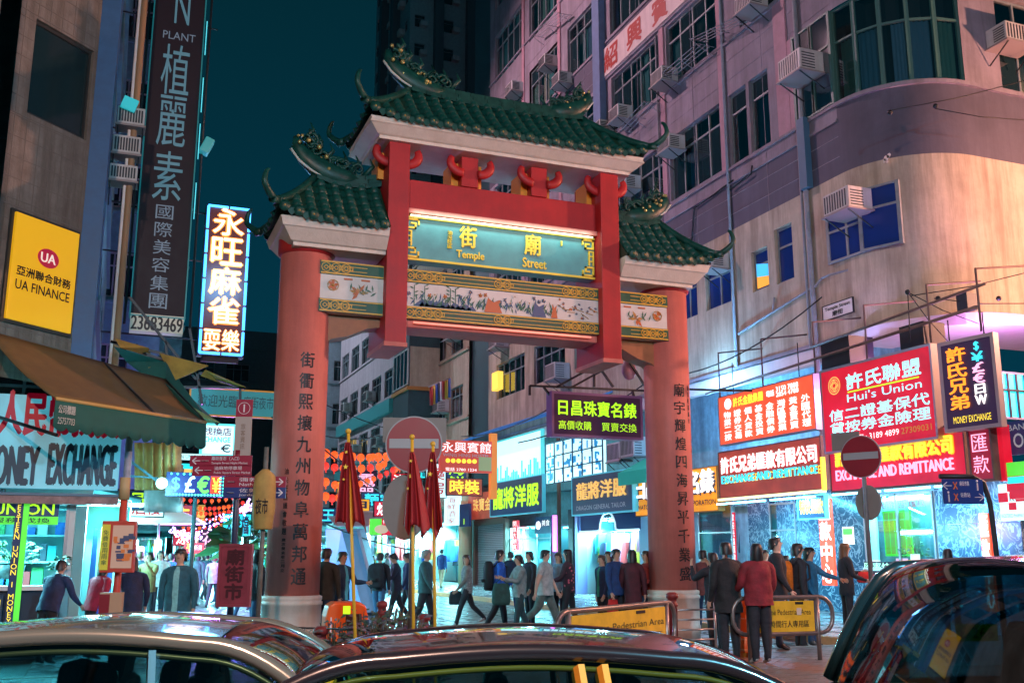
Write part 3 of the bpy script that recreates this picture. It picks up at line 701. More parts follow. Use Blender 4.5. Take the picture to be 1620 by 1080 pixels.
def window(bld, pl, a0, a1, z0, z1, cols=3, transom=.32, dep=.14, kind='dark', fm=None, curtains=.5, backing=True, arch=None):
    fm = fm or frame_m; g = MB(); w = .035
    for a in [a0 + (a1 - a0) * k / cols for k in range(cols + 1)]:
        ww = w * (1.3 if a in (a0, a1) else .8); pl.box(g, a - ww, a + ww, z0, z1, -dep - .05, -dep + .03)
    zt = z1 - (z1 - z0) * transom
    for z in ([z0 + w, z1 - w, zt] if transom else [z0 + w, z1 - w]): pl.box(g, a0, a1, z - w * .8, z + w * .8, -dep - .045, -dep + .035)
    fo = g.build('window', fm, bld)
    for k in range(cols):
        A = a0 + (a1 - a0) * k / cols; B = a0 + (a1 - a0) * (k + 1) / cols
        for (c, d) in ([(z0, zt), (zt, z1)] if transom else [(z0, z1)]):
            km = kind
            m = {'dark': pane_dark, 'teal': pane_teal, 'blue': pane_blue, 'clear': pane_clear, 'lit': lit_win, 'mix': WR.choice([pane_dark, pane_clear, pane_clear])}[km]
            p = MB(); tl = WR.uniform(-.01, .01)
            p.add([pl.P(A, c, -dep + tl), pl.P(B, c, -dep - tl), pl.P(B, d, -dep - tl), pl.P(A, d, -dep + tl)], [(0, 1, 2, 3)]); p.build('pane', m, fo)
        if kind in ('mix', 'clear') and WR.random() < curtains:
            c_ = MB(); n = 14; full = WR.uniform(.45, 1); side = WR.choice([0, 1])
            s0 = A + (0 if side else (B - A) * (1 - full)); s1 = s0 + (B - A) * full; ztop = z1 if WR.random() < .3 else zt
            c_.grid(lambda u, v: pl.P(s0 + (s1 - s0) * u, z0 + (ztop - z0) * v, -dep - .12 + .035 * math.sin(u * n * 2.1 + WR.random() * .2)), n, 1)
            c_.build('curtain', WR.choice(curt), fo)
    if backing and kind in ('mix', 'clear'):
        b = MB(); b.add([pl.P(a0, z0, -.55), pl.P(a1, z0, -.55), pl.P(a1, z1, -.55), pl.P(a0, z1, -.55), pl.P(a0, z0, -dep - .06), pl.P(a1, z0, -dep - .06), pl.P(a1, z1, -dep - .06), pl.P(a0, z1, -dep - .06)], [(0, 1, 2, 3), (0, 4, 5, 1), (1, 5, 6, 2), (2, 6, 7, 3), (3, 7, 4, 0)]); b.build('room', room_dark, fo)
    return fo
ac_white = mat('ac_casing', (0.55, 0.56, 0.55), .5, var=.12, streak=.4, dirt=(.3, .25, .18))
ac_dark = mat('ac_grille', (0.03, 0.04, 0.05), .5)
ac_base = mat('ac_underside', (0.3, 0.26, 0.25), .6)
def ac_unit(label, pl, a, z, w=.75, h=.45, d=.6):
    t = thing('air_conditioner', label, 'air conditioner', pl.P(a, z, 0), 'air conditioners on the facades')
    b = MB(); pl.box(b, a - w / 2, a + w / 2, z, z + h, .02, d); b.build('casing', ac_white, t, bevel=.02)
    g = MB()
    for k in range(9): pl.box(g, a - w * .44 + k * w * .1, a - w * .44 + k * w * .1 + .035, z + .06, z + h - .06, d, d + .012)
    for k in range(6): pl.box(g, a - w / 2 - .008, a - w / 2, z + .06 + k * (h - .12) / 6, z + .09 + k * (h - .12) / 6, d * .4, d * .92)
    for k in range(6): pl.box(g, a + w / 2, a + w / 2 + .008, z + .06 + k * (h - .12) / 6, z + .09 + k * (h - .12) / 6, d * .4, d * .92)
    g.build('grille', ac_dark, t)
    s = MB(); pl.box(s, a - w * .55, a + w * .55, z - .05, z - .005, 0, d + .06); s.build('bracket_tray', ac_base, t)
    for q in (-1, 1): s = MB(); s.bar(pl.P(a + q * w * .45, z - .05, d), pl.P(a + q * w * .45, z - .45, .02), .025); s.build('bracket', dark_metal, t)
    return t

# ================================================================== corner building on the right of the street
R1 = thing('corner_building', 'tall cream and lilac building with rounded corner and many air conditioners', 'building', (19, 30, 0))
YF = 46.3; CXR, CYR, RR = 19.2, 19.9, 2.2
side = Plane((17, YF, 0), (0, -1, 0)); LA = YF - CYR           # a = YF - y
right = Plane((CXR, CYR - RR, 0), (1, 0, 0)); LR = 14
def aY(y): return YF - y
rows_side = {
 1: [(22.85, 22.05, 9.05, 10.65), (24.0, 23.2, 9.1, 10.3), (26.5, 25.1, 9.1, 10.6), (28.2, 27.0, 9.1, 10.6), (32.2, 29.2, 8.9, 10.6), (36.3, 33.0, 8.9, 10.6), (40.5, 37.2, 8.9, 10.6), (45.2, 41.6, 8.9, 10.6)],
 2: [(24.8, 23.85, 13.3, 15.6), (23.7, 22.75, 13.3, 15.6), (28.4, 25.3, 13.35, 15.6), (33.2, 28.9, 13.35, 15.6), (37.0, 34.0, 13.35, 15.6), (41.2, 37.8, 13.35, 15.6), (45.6, 42.0, 13.35, 15.6)],
}
def up_rows(k):
    z0 = 13.35 + 4.15 * (k - 2); z1 = z0 + 2.3
    return [(24.0, 22.0, z0, z1), (28.4, 25.2, z0, z1), (32.6, 29.0, z0, z1), (36.6, 33.6, z0, z1), (40.9, 37.4, z0 - .3, z1), (45.6, 41.6, z0 - .3, z1)]
for k in range(3, 7): rows_side[k] = up_rows(k)
ops = {k: [(aY(a), aY(b), c, d) for a, b, c, d in v] for k, v in rows_side.items()}
wl = MB(); allops = [o for v in ops.values() for o in v]
zones = [(7.0, 11.28, 0), (11.28, 12.15, 2), (12.15, 12.75, 2), (12.75, 13.2, 1), (13.2, 19.95, 1), (19.95, 21.4, 2), (21.4, 38, 1)]
for z0, z1, mi in zones:
    wall(wl, side, 0, LA, z0, z1, [o for o in allops if o[3] > z0 and o[2] < z1], .25, mi)
zc = [(7.0, 11.28, 0), (11.28, 13.2, 2), (15.9, 17.5, 1), (20.1, 21.7, 1), (24.3, 26, 1), (28.3, 38, 1)]
def arc(z0, z1, r, mi, n=24):
    vs = []
    for z in (z0, z1):
        for k in range(n + 1):
            w = math.pi + math.pi / 2 * k / n; vs.append((CXR + r * math.cos(w), CYR + r * math.sin(w), z))
    wl.add(vs, [(k, k + 1, n + 2 + k, n + 1 + k) for k in range(n)], mi, True)
for z0, z1, mi in zc: arc(z0, z1, RR, mi)
ops_r = [(1.75, 2.6, 9.0, 10.6), (4.2, 5.6, 9.0, 10.6), (1.25, 4.3, 13.3, 15.9), (5.0, 8, 13.3, 15.9), (1.25, 4.3, 17.5, 20.1), (5, 8, 17.5, 20.1)]
for z0, z1, mi in [(7.0, 11.28, 0), (11.28, 13.2, 2), (13.2, 38, 1)]: wall(wl, right, 0, LR, z0, z1, [o for o in ops_r if o[3] > z0 and o[2] < z1], .25, mi)
wl.add([(17, YF, 7), (30, YF, 7), (30, YF, 38), (17, YF, 38)], [(0, 1, 2, 3)], 1)
wl.add([(17, YF, 38), (17, CYR, 38), (CXR, 17.7, 38), (33.2, 17.7, 38), (33, YF, 38)], [(0, 1, 2, 3, 4)], 1)
wl.build('wall', [cream, grey_stucco, band_paint], R1)
# ledges and cornices
lg = MB()
side.box(lg, 0, LA, 6.98, 7.08, -.02, .05); side.box(lg, 0, LA + .0, 12.72, 12.80, 0, .05)
for z in (13.2, 17.35, 21.5, 25.65): side.box(lg, 0, LA, z - .05, z + .03, 0, .07)
side.box(lg, aY(33.6), aY(21.6), 19.9, 19.98, 0, .08)
for z in (11.75, 12.3, 16.1, 16.75, 20.3, 20.9, 24.4): side.box(lg, 0, LA, z, z + .018, 0, .012)
for y in (23, 26.8, 30.5, 35, 39.5): side.box(lg, aY(y), aY(y) + .015, 11.3, 34, 0, .011)
lg.build('ledge', grey_stucco, R1)
def arc_ledge(z0, z1, r0, r1, m, name, ext=0, n=24):
    b = MB()
    for k in range(n):
        w0 = math.pi + math.pi / 2 * k / n; w1 = math.pi + math.pi / 2 * (k + 1) / n
        p = lambda w, r, z: (CXR + r * math.cos(w), CYR + r * math.sin(w), z)
        b.hexa([p(w0, r1, z0), p(w1, r1, z0), p(w1, r0, z0), p(w0, r0, z0), p(w0, r1, z1), p(w1, r1, z1), p(w1, r0, z1), p(w0, r0, z1)])
    if ext: b.box(CXR, CXR + ext, CYR - r1, CYR - r0, z0, z1)
    return b.build(name, m, R1)
arc_ledge(13.12, 13.22, RR - .1, RR + .09, grey_stucco, 'ledge', 12)
# sign-slab under the rounded corner, widening round the bend
cb = MB(); n = 24
def rc(k): return RR + .05 + .95 * min(1, k / n * 1.4)
for k in range(n):
    w0 = math.pi + math.pi / 2 * k / n; w1 = math.pi + math.pi / 2 * (k + 1) / n
    p = lambda w, r, z: (CXR + r * math.cos(w), CYR + r * math.sin(w), z)
    cb.hexa([p(w0, rc(k), 6.75), p(w1, rc(k + 1), 6.75), p(w1, 1.0, 6.75), p(w0, 1.0, 6.75), p(w0, rc(k), 7.02), p(w1, rc(k + 1), 7.02), p(w1, 1.0, 7.02), p(w0, 1.0, 7.02)])
cb.box(CXR, CXR + 13, CYR - RR - 1.0, CYR - 1, 6.75, 7.02)
cb.build('canopy_slab', soffit_m, R1)
sf = MB(); sf.box(17.0, 19, CYR, YF, 6.95, 7.0); sf.box(17.0, 17.25, CYR, YF, 6.55, 6.98); sf.build('arcade_ceiling', soffit_m, R1)
# piers
pm = MB()
for y in (25.05, 28.65, 33.35, 37.4, 41.6):
    side.box(pm, aY(y) - .14, aY(y) + .14, 13.2, 34, 0, .06)
side.box(pm, aY(22.3), aY(21.75), 13.22, 17.3, 0, .05)
pm.build('pier', pier_pink, R1)
pm = MB(); side.box(pm, aY(33.3) - .3, aY(33.3) + .3, 12.8, 34, .02, .3); pm.build('pier', mat('pier_blue', (.12, .2, .34), .6, var=.15), R1)
# windows
for k, v in ops.items():
    for (a0, a1, z0, z1) in v:
        w_ = a1 - a0
        if k == 1: window(R1, side, a0, a1, z0, z1, max(1, round(w_ / .75)), .33 if w_ > .9 else .35, kind='blue' if a0 > aY(28.3) else 'mix', fm=frame_m)
        else: window(R1, side, a0, a1, z0, z1, max(1, round(w_ / .8)), .28, kind='mix', curtains=.75)
for (a0, a1, z0, z1) in ops_r:
    window(R1, right, a0, a1, z0, z1, max(1, round((a1 - a0) / .7)), .3, kind='blue' if z0 < 10 else 'mix', curtains=.8)
pw = MB(); pw_ = (aY(24.0) + .1, aY(23.2) - .1); side.box(pw, pw_[0], pw_[1], 9.2, 9.75, -.12, -.10); pw.build('lit_print', glow('print_orange_lit', (1, .42, .05), .8), R1)
pw = MB(); pw.add([side.P(pw_[0], 9.55, -.095), side.P(pw_[1], 9.45, -.095), side.P(pw_[1], 9.8, -.095), side.P(pw_[0], 9.95, -.095)], [(0, 1, 2, 3)]); pw.build('lit_print', glow('print_cyan_lit', (.05, .5, .9), .9), R1)
# curved ribbon windows
for z0, z1 in ((13.24, 15.9), (17.5, 20.1), (21.7, 24.3), (26, 28.3)):
    nseg = 5
    for k in range(nseg):
        w0 = math.pi + math.pi / 2 * k / nseg; w1 = math.pi + math.pi / 2 * (k + 1) / nseg
        p0 = Vector((CXR + RR * math.cos(w0), CYR + RR * math.sin(w0), 0)); p1 = Vector((CXR + RR * math.cos(w1), CYR + RR * math.sin(w1), 0))
        pl = Plane(p0, p1 - p0)
        window(R1, pl, 0, (p1 - p0).length, z0, z1, 1, .36, dep=.08, kind='clear', fm=mat('frame_green', (.06, .16, .14), .5), curtains=.8)
    pl = Plane((17, 21.6, 0), (0, -1, 0))
    p = MB(); pl.box(p, -.12, 0.1, z0, z1, -.05, .06); p.build('pier', pier_pink, R1)
    for j in (0, 1): window(R1, Plane((16.98, 21.5, 0), (0, -1, 0)), j * .78 + .02, j * .78 + .78, z0, z1, 1, .36, dep=-.02, kind='mix', curtains=1, fm=mat('frame_green', (.06, .16, .14), .5))
# windows on the bend of the lower floor, proud of the curve
w0 = Vector((16.955, 20.45, 0)); w1 = Vector((17.08, 19.15, 0)); window(R1, Plane(w0, w1 - w0), 0, (w1 - w0).length, 8.98, 10.62, 2, .5, dep=-.05, kind='blue', fm=frame_m)
w0 = Vector((17.03, 18.78 + .5, 0)); w1 = Vector((17.42, 18.35, 0))
window(R1, Plane(w0, w1 - w0), 0, (w1 - w0).length, 8.98, 10.6, 1, .35, dep=-.11, kind='blue', fm=frame_m)
# stained surfaces that stand alone: peeling patch, conduits, pipes
pk = MB(); 
for k, (dx, dz, r) in enumerate([(0, 0, .1), (.09, .03, .08), (-.08, -.05, .07), (.02, -.1, .05)]):
    c = side.P(aY(18.62) + dx, 11.28 + dz, .012); pk.add([c + Vector((0, -r * math.cos(w), r * math.sin(w) * .8)) + Vector((.35, 0, 0)) for w in [q * 1.05 for q in range(6)]], [tuple(range(6))])
pk.build('peeled_patch', white_stone, R1)
pp = MB(); pp.tube([(16.93, 21.25, 38), (16.93, 21.25, 11.2), (16.93, 21.2, 3.4)], .07, 10); pp.tube([(16.93, 21.45, 13.2), (16.93, 21.45, 7.0)], .04, 8); pp.build('drain_pipe', pipe_m, R1)
pp = MB(); pp.box(16.78, 16.98, 21.0, 21.3, 11.28, 13.3); pp.build('drain_pipe', mat('pipe_box_blue', (0.05, 0.14, 0.22), .6), R1)
pp = MB(); pp.tube([(16.94, 24.9, 38), (16.94, 24.9, 7.05)], .05, 8); pp.tube([(16.94, 29.0, 19.8), (16.94, 29.0, 7.2)], .035, 8); pp.build('drain_pipe', pipe_m, R1)
cd = MB(); cd.tube([at_x(1168, 528, 16.95), at_x(1220, 495, 16.95), at_x(1290, 452, 16.95), at_x(1300, 440, 16.95)], .035, 6); cd.tube([at_x(1300, 440, 16.9), (16.98, 20.6, 8.75), (17.0, 19.9, 8.7)], .03, 6)
cd.tube([at_x(1225, 470, 16.95), at_x(1223, 490, 16.95)], .03, 6); cd.build('conduit', pipe_m, R1)
cd = MB(); cd.tube([at_x(1090, 455, 16.94), at_x(1098, 330, 16.94), at_x(1160, 285, 16.94)], .03, 6); cd.tube([at_x(1190, 262, 16.9), at_x(1188, 275, 16.9), at_x(1155, 300, 16.9)], .03, 6); cd.build('conduit', dark_metal, R1)
# clothes rails / window cages
for (u0, v0, u1, v1) in ((1075, 120, 1130, 75), (1120, 68, 1190, 35), (1000, 210, 1045, 165), (860, 60, 905, 25)):
    ck = MB()
    for k in range(4):
        a_ = at_x(u0, v0, 16.95); b_ = at_x(u1, v1, 16.95); o_ = Vector((-.16 * (k + 1), 0, 0)); ck.tube([a_ + o_, b_ + o_], .015, 5)
    for f in (0, .5, 1): p = a_.lerp(b_, f); ck.tube([p, p + Vector((-.7, 0, 0)), p + Vector((0, 0, -.35))], .014, 5)
    ck.build('drying_rails', pipe_m, R1)
# air conditioners
def ac_at(u, v, lab, pln=side, X=17.0, w=.8, h=.5, d=.65):
    if pln is side: p = at_x(u, v, X - .3); return ac_unit(lab, side, aY(p.y), p.z - h / 2, w, h, d)
    p = at_y(u, v, 17.4); return ac_unit(lab, right, p.x - CXR, p.z - h / 2, w, h, d)
ac_at(1345, 322, 'grey air conditioner over the blue windows of the rounded corner', w=.95, h=.55, d=.75)
ac_at(1272, 108, 'large dark air conditioner beside the curved ribbon windows', w=.95, h=.6, d=.8)
ac_at(1597, 62, 'white air conditioner at the top edge beyond the ribbon windows', right, w=1.0)
ac_at(1190, 6, 'blue air conditioner high above the two narrow windows')
ac_at(1052, 124, 'white air conditioner below the characters of the slanting wall sign')
ac_at(1063, 230, 'white air conditioner at the left end of the window over the low gate roof')
ac_at(995, 292, 'white air conditioner just right of the tall gate roof')
ac_at(983, 182, 'white air conditioner beside the right dragon finial of the tall roof')
ac_at(955, 205, 'small air conditioner half hidden by the right dragon finial', w=.7)
ac_at(890, 128, 'cream air conditioner under the large dark window above the tall roof')
ac_at(815, 142, 'white air conditioner above the middle of the tall roof', w=.9)
ac_at(868, 100, 'teal air conditioner between two windows above the tall roof', w=.7)
ac_at(1132, 415, 'small grey air conditioner above the right tip of the low gate roof', w=.7)
# wall sign with red characters
p0 = at_x(950, 108, 16.9); p1 = at_x(1110, 0, 16.9)
sp = Plane((16.9, 33.5, 20.02), (0, -1, 0))
m_redletter = mat('letter_red', (0.42, 0.03, 0.015), .5)
sign('wall_sign', 'white strip sign with large red Chinese characters high on the lilac facade', sp, 11.2, 1.2, mat('sign_white', (.68, .58, .54), .6, var=.08, streak=.3, dirt=(.4, .3, .3)),
     [('紹', .05, .12, .15, .9, m_redletter, .04), ('興', .22, .12, .32, .9, m_redletter, .04), ('賓', .39, .12, .49, .9, m_redletter, .04), ('館', .56, .12, .66, .9, m_redletter, .04), ('電話二七三六', .012, .1, .03, .8, black_ink, .03, 'v')], th=.08)
# street plate
pl_, w_, h_ = px_plane('x', 16.96, (1302, 487), (1350, 500))
pl_ = Plane((16.93, at_x(1302, 495, 16.93).y, at_x(1302, 508, 16.93).z), (0, -1, 0))
sign('street_name_plate', 'small white street name plate under the blue windows', pl_, at_x(1302, 495, 16.93).y - at_x(1350, 495, 16.93).y, .36, white_paint, [('Temple Street', .08, .55, .92, .85, black_ink, .02), ('廟街', .32, .12, .68, .48, black_ink, .03)], frame=black_ink, fw=.02, th=.02)
# wires round the corner
wi = thing('overhead_wires', 'thin black wires and insulators strung below the rounded corner', 'wire', (16.5, 17, 7.5))
b = MB()
for (A, B) in (((1408, 175), (1620, 128)), ((1440, 468), (1620, 432)), ((1478, 472), (1620, 480)), ((1432, 460), (1548, 512)), ((1480, 172), (1620, 190)), ((1436, 462), (1440, 540)), ((1436, 462), (1500, 540))):
    a_ = at_y(*A, 16.4); b_ = at_y(*B, 16.1); m_ = (a_ + b_) / 2 - Vector((0, 0, .06)); b = MB(); b.tube([a_, m_, b_], .012, 5); b.build('wire', dark_metal, wi)
b = MB()
for q in ((1436, 462), (1484, 472), (1580, 472), (1408, 178), (1480, 168)): b = MB(); b.ball(at_y(*q, 16.4), .06, 8); b.build('insulator', dark_metal, wi)
b = MB(); p = at_y(1532, 475, 16.2); b.box(p.x - .14, p.x + .14, 16.1, 16.4, p.z - .22, p.z + .15); b.build('junction_box', dark_metal, wi)

# ================================================================== farther buildings
def tower(name, label, x0, x1, y0, y1, z0, z1, m, fronts, cat='building', wm='dark', pitch=3.3, ww=1.6, wh=1.5, gap=1.1, sill=1.0, lit=.0, ledge=True, cols=2, fm=None, off=.5):
    t = thing(name, label, cat, ((x0 + x1) / 2, (y0 + y1) / 2, 0))
    w = MB(); pls = []
    if 'L' in fronts: pls.append((Plane((x0, y1, 0), (0, -1, 0)), y1 - y0))
    if 'F' in fronts: pls.append((Plane((x0, y0, 0), (1, 0, 0)), x1 - x0))
    if 'R' in fronts: pls.append((Plane((x1, y0, 0), (0, 1, 0)), y1 - y0))
    for pl, L in pls:
        o = []; z = z0 + sill
        while z + wh < z1 - .2:
            a = off
            while a + ww < L - .2: o.append((a, a + ww, z, z + wh)); a += ww + gap
            z += pitch
        wall(w, pl, 0, L, z0, z1, o, .18)
        for q in o: window(t, pl, *q, cols, 0.3 if cols < 4 else 0, dep=.1, kind='lit' if WR.random() < lit else wm, fm=fm, curtains=.5)
        if ledge:
            l = MB(); z = z0 + sill - .12
            while z < z1: pl.box(l, 0, L, z - .1, z, .0, .1); z += pitch
            l.build('ledge', m, t)
    w.box(x0 + .3, x1 - .3, y0 + .3, y1 - .3, z0, z1 - .02); w.build('wall', m, t)
    return t
w2 = mat('stucco_lilac', (0.42, 0.36, 0.38), .8, var=.12, streak=.4, dirt=(.2, .17, .18))
w3 = mat('stucco_beige', (0.46, 0.38, 0.28), .8, var=.12, streak=.4, dirt=(.22, .17, .12))
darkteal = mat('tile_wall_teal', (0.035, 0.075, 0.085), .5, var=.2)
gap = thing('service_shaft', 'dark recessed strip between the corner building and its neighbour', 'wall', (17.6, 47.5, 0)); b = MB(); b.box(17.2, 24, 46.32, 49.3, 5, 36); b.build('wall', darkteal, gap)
R2 = tower('terrace_building', 'beige building with projecting teal bay beside the dark shaft', 17, 28, 49.3, 62, 4.2, 22.5, w3, 'L', wm='mix', pitch=3.6, ww=2.2, wh=1.7, gap=.8, cols=3)
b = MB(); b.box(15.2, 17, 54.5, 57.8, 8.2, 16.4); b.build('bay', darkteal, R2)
plb = Plane((15.18, 57.8, 0), (0, -1, 0)); window(R2, plb, .1, 3.2, 11.0, 13.1, 4, 0, dep=-.02, kind='mix', fm=frame_w, backing=False)
b = MB(); b.box(15.1, 17, 54.4, 57.9, 10.7, 10.9); b.build('ledge', mat('orange_ledge', (.5, .2, .05), .6), R2)
b = MB(); b.box(15.25, 17, 54.44, 54.48, 10.9, 13.2); b.build('panel', w3, R2)
R3 = tower('terrace_building', 'pale blue-lit building with teal railings beyond the projecting bay', 16.6, 28, 62.2, 80, 3.8, 26, w2, 'L', wm='mix', pitch=3.5, ww=2.6, wh=1.8, gap=.9, cols=3)
R4 = tower('terrace_building', 'grey-blue balcony building farther down the right side', 15.6, 28, 80.2, 104, 3.8, 28, mat('stucco_bluegrey', (.22, .27, .3), .8, var=.15, streak=.3, dirt=(.1, .12, .14)), 'LF', wm='dark', pitch=3.5, ww=2.8, wh=1.7, gap=.8, lit=.06)
R5 = tower('street_end_building', 'dark building closing the street with two yellow lit windows', 3.0, 17, 118, 130, 0, 27, mat('far_wall', (.10, .13, .14), .8, var=.2), 'FL', wm='dark', pitch=4.0, ww=2.6, wh=2.0, gap=1.3, cols=3, lit=.12)
R6 = tower('residential_tower', 'dark teal high-rise tower behind the tall gate roof', 25, 38, 92, 107, 28, 76, mat('tower_teal', (.30, .42, .42), .7, var=.2), 'FL', wm='dark', pitch=3.2, ww=1.1, wh=1.4, gap=2.0, cols=1, ledge=False)
acm = MB()
for k in range(13):
    for (xx, yy) in ((26, 91.7), (29.5, 91.7), (33, 91.7)): acm.box(xx, xx + .7, yy - .3, yy + .3, 29 + k * 3.2, 29.5 + k * 3.2)
    for yy in (94, 98.5, 103): acm.box(24.4, 25, yy, yy + .9, 29 + k * 3.2, 29.6 + k * 3.2)
acm.build('air_conditioner_boxes', ac_white, R6, kind='stuff')
fins = MB()
for x in (27.5, 31, 34.5): fins.box(x, x + .9, 91.2, 92, 26, 76)
for y in (96, 101): fins.box(24.2, 25, y, y + 1.2, 26, 76)
fins.build('fin', mat('tower_fin', (.09, .13, .14), .7), R6)
# ================================================================== left of the street
concrete = mat('board_marked_concrete', (0.19, 0.17, 0.145), .85, var=.3, scale=2.5, bump=.5, bscale=22, streak=.75, dirt=(.09, .07, .05))
L1 = thing('chamfered_building', 'weathered concrete building with chamfered corner and dark window', 'building', (-3, 22, 0))
s2 = math.sqrt(.5); ch = Plane((-.87 - 5 * s2, 19.97 - 5 * s2, 0), (1, 1, 0))   # a runs to the corner at 5 m
def ca(x): return 5 - (-.87 - x) / s2
w = MB(); wo_ = (ca(-1.90), ca(-.93), 9.4, 11.25); po = (ca(-1.95), ca(-.96), 5.6, 7.5)
wall(w, ch, 3.2, 5, 4.6, 20, [wo_, (wo_[0], wo_[1], 13.2, 15.2)], .12)
wall(w, Plane((-8, 16.2 + .0, 0), (1, 0, 0)), -4, ca(0) * 0 + (-.87 - 1.8 * s2 + 8), 4.6, 20)
fac = Plane((-.87, 19.97, 0), (0, 1, 0)); wall(w, fac, 0, 16, 3.2, 20)
w.build('wall', concrete, L1)
w = MB(); w.add([(-.87 - 1.8 * s2, 19.97 - 1.8 * s2, 20), (-.87, 19.97, 20), (-.87, 36, 20), (-12, 36, 20), (-12, 18.7, 20)], [(0, 1, 2, 3, 4)]); w.build('flat_roof', concrete, L1)
seams = MB()
def seam_h(z, t_):
    for a0, a1 in (((3.2, wo_[0] - .02), (wo_[1] + .02, 5.0)) if (9.4 < z < 11.25 or 13.2 < z < 15.2 or 5.5 < z < 7.55) else ((3.2, 5.0),)): ch.box(seams, a0, a1, z, z + t_, 0, .008)
for z in (5.3, 7.62, 9.3, 11.3, 12.6): seam_h(z, .02)
for k in range(40): seam_h(4.7 + k * .38, .012)
for k in range(7):
    a = 3.3 + k * .27
    for z0, z1 in (((4.6, 5.5), (7.6, 9.4), (11.25, 13.2), (15.2, 20)) if wo_[0] - .05 < a < wo_[1] + .05 else ((4.6, 20),)): ch.box(seams, a, a + .012, z0, z1, 0, .006)
seams.build('board_marks', mat('concrete_seam', (.16, .14, .12), .9), L1, kind='stuff')
window(L1, ch, *wo_, 1, 0, dep=.1, kind='dark', fm=mat('frame_black', (.03, .035, .035), .4))
window(L1, ch, wo_[0], wo_[1], 13.2, 15.2, 1, 0, dep=.1, kind='dark', fm=mat('frame_black', (.03, .035, .035), .4))
b = MB(); ch.box(b, po[0] - .06, po[1] + .06, po[2] - .06, po[3] + .06, 0, .05); b.build('poster_recess', mat('frame_black', (.03, .035, .035), .4), L1)
adp = Plane(ch.P(po[0], po[2], .10), (1, 1, 0))
ad_y = mat('ad_yellow', (0.82, 0.46, 0.015), .45, emit=(1.0, .50, .01), es=.42)
ad_red = mat('ad_red', (.5, .02, .06), .5, emit=(.6, .01, .05), es=.3)
def ad_extra(t, pl, w_, h_):
    b = MB(); n = 28; c = (w_ * .53, h_ * .655)
    b.add([pl.P(c[0] + .235 * math.cos(2 * math.pi * k / n), c[1] + .175 * math.sin(2 * math.pi * k / n), .014) for k in range(n)], [tuple(range(n))]); b.build('logo_oval', ad_red, t)
    b = MB(); put_text(b, pl, 'UA', c[0] - .16, c[1] - .085, c[0] + .16, c[1] + .09, .018, .04); b.build('lettering', glow('logo_white', (.9, .7, .6), .6), t)
sign('poster', 'yellow backlit finance poster with a red oval logo on the concrete wall', adp, (po[1] - po[0]), po[3] - po[2], ad_y,
     [('亞洲聯合財務', .08, .42, .92, .51, black_ink, .03), ('UA FINANCE', .08, .29, .92, .38, black_ink, .015)], th=.05, extra=ad_extra)
# blue-coloured shaft, pipes
b = MB(); b.box(-.95, -.52, 20.0, 21.6, 3.0, 20); b.build('shaft', mat('shaft_blue', (.03, .11, .25), .55, var=.15), L1)
for (uu, vv, r, m) in ((204, 300, .05, pier_pink), (196, 400, .07, mat('brown_pipe', (.33, .2, .1), .6)), (186, 430, .035, white_paint), (215, 200, .03, pipe_m)):
    p = at_y(uu, vv, 21.8); b = MB(); b.tube([(p.x, 21.8, 3.2), (p.x, 21.8, 12), (p.x, 21.8, 19.5)], r, 8); b.build('pipe', m, L1)
L2 = tower('old_building', 'dark teal facade with pipes behind the tall dark sign', -14, -.6, 22.0, 34, 2.8, 26, mat('wall_deepteal', (.05, .12, .13), .7, var=.25), 'FR', wm='dark', pitch=3.2, ww=1.3, wh=1.6, gap=.6, off=.2)
for z, m in ((10.9, 'lit'), (9.55, 'lit')):
    pass
ac_unit('cyan-lit air conditioner stacked on the pipes left of the dark sign', Plane((-.6, 22.0, 0), (1, 0, 0)), .42 , 10.55, .55, .4, .4)
ac_unit('grey air conditioner below the cyan-lit one on the pipes', Plane((-.6, 22.0, 0), (1, 0, 0)), .38, 9.9, .55, .4, .4)
ac_unit('lowest air conditioner of the stack on the pipes', Plane((-.6, 22.0, 0), (1, 0, 0)), .36, 9.3, .55, .35, .4)
p = at_y(205, 165, 21.5); b = MB(); b.obox(Matrix.Translation(p) @ Matrix.Rotation(.3, 4, 'Y'), .30, .06, .28); tag(b.build('banner_scrap', glow('cyan_scrap', (.03, .55, .6), .45)), 'torn cyan plastic sheet above the stacked air conditioners', 'sheet')
L3 = tower('old_building', 'tall dark shophouse behind the blue neon sign', -10, 1.2, 36, 52, 2.8, 24, mat('wall_deepteal2', (.09, .24, .28), .7, var=.25), 'FR', wm='dark', pitch=3.2, ww=1.3, wh=1.6, gap=.8)
L4 = tower('old_building', 'dark ivy-stained building between the neon sign and the gate', -10, 2.9, 54, 90, 2.8, 21.5, mat('wall_deepteal3', (.12, .32, .33), .8, var=.7, scale=1.5, bump=.6, bscale=3), 'FR', wm='teal', pitch=3.2, ww=1.4, wh=1.5, gap=1.2, lit=.08)
L5 = tower('old_building', 'far low building left of the street end', -10, 2.8, 92, 116, 0, 17, mat('wall_deepteal3', (.025, .08, .09), .8), 'R', wm='dark', pitch=3.2, ww=1.4, wh=1.5, gap=1.2, lit=.1)

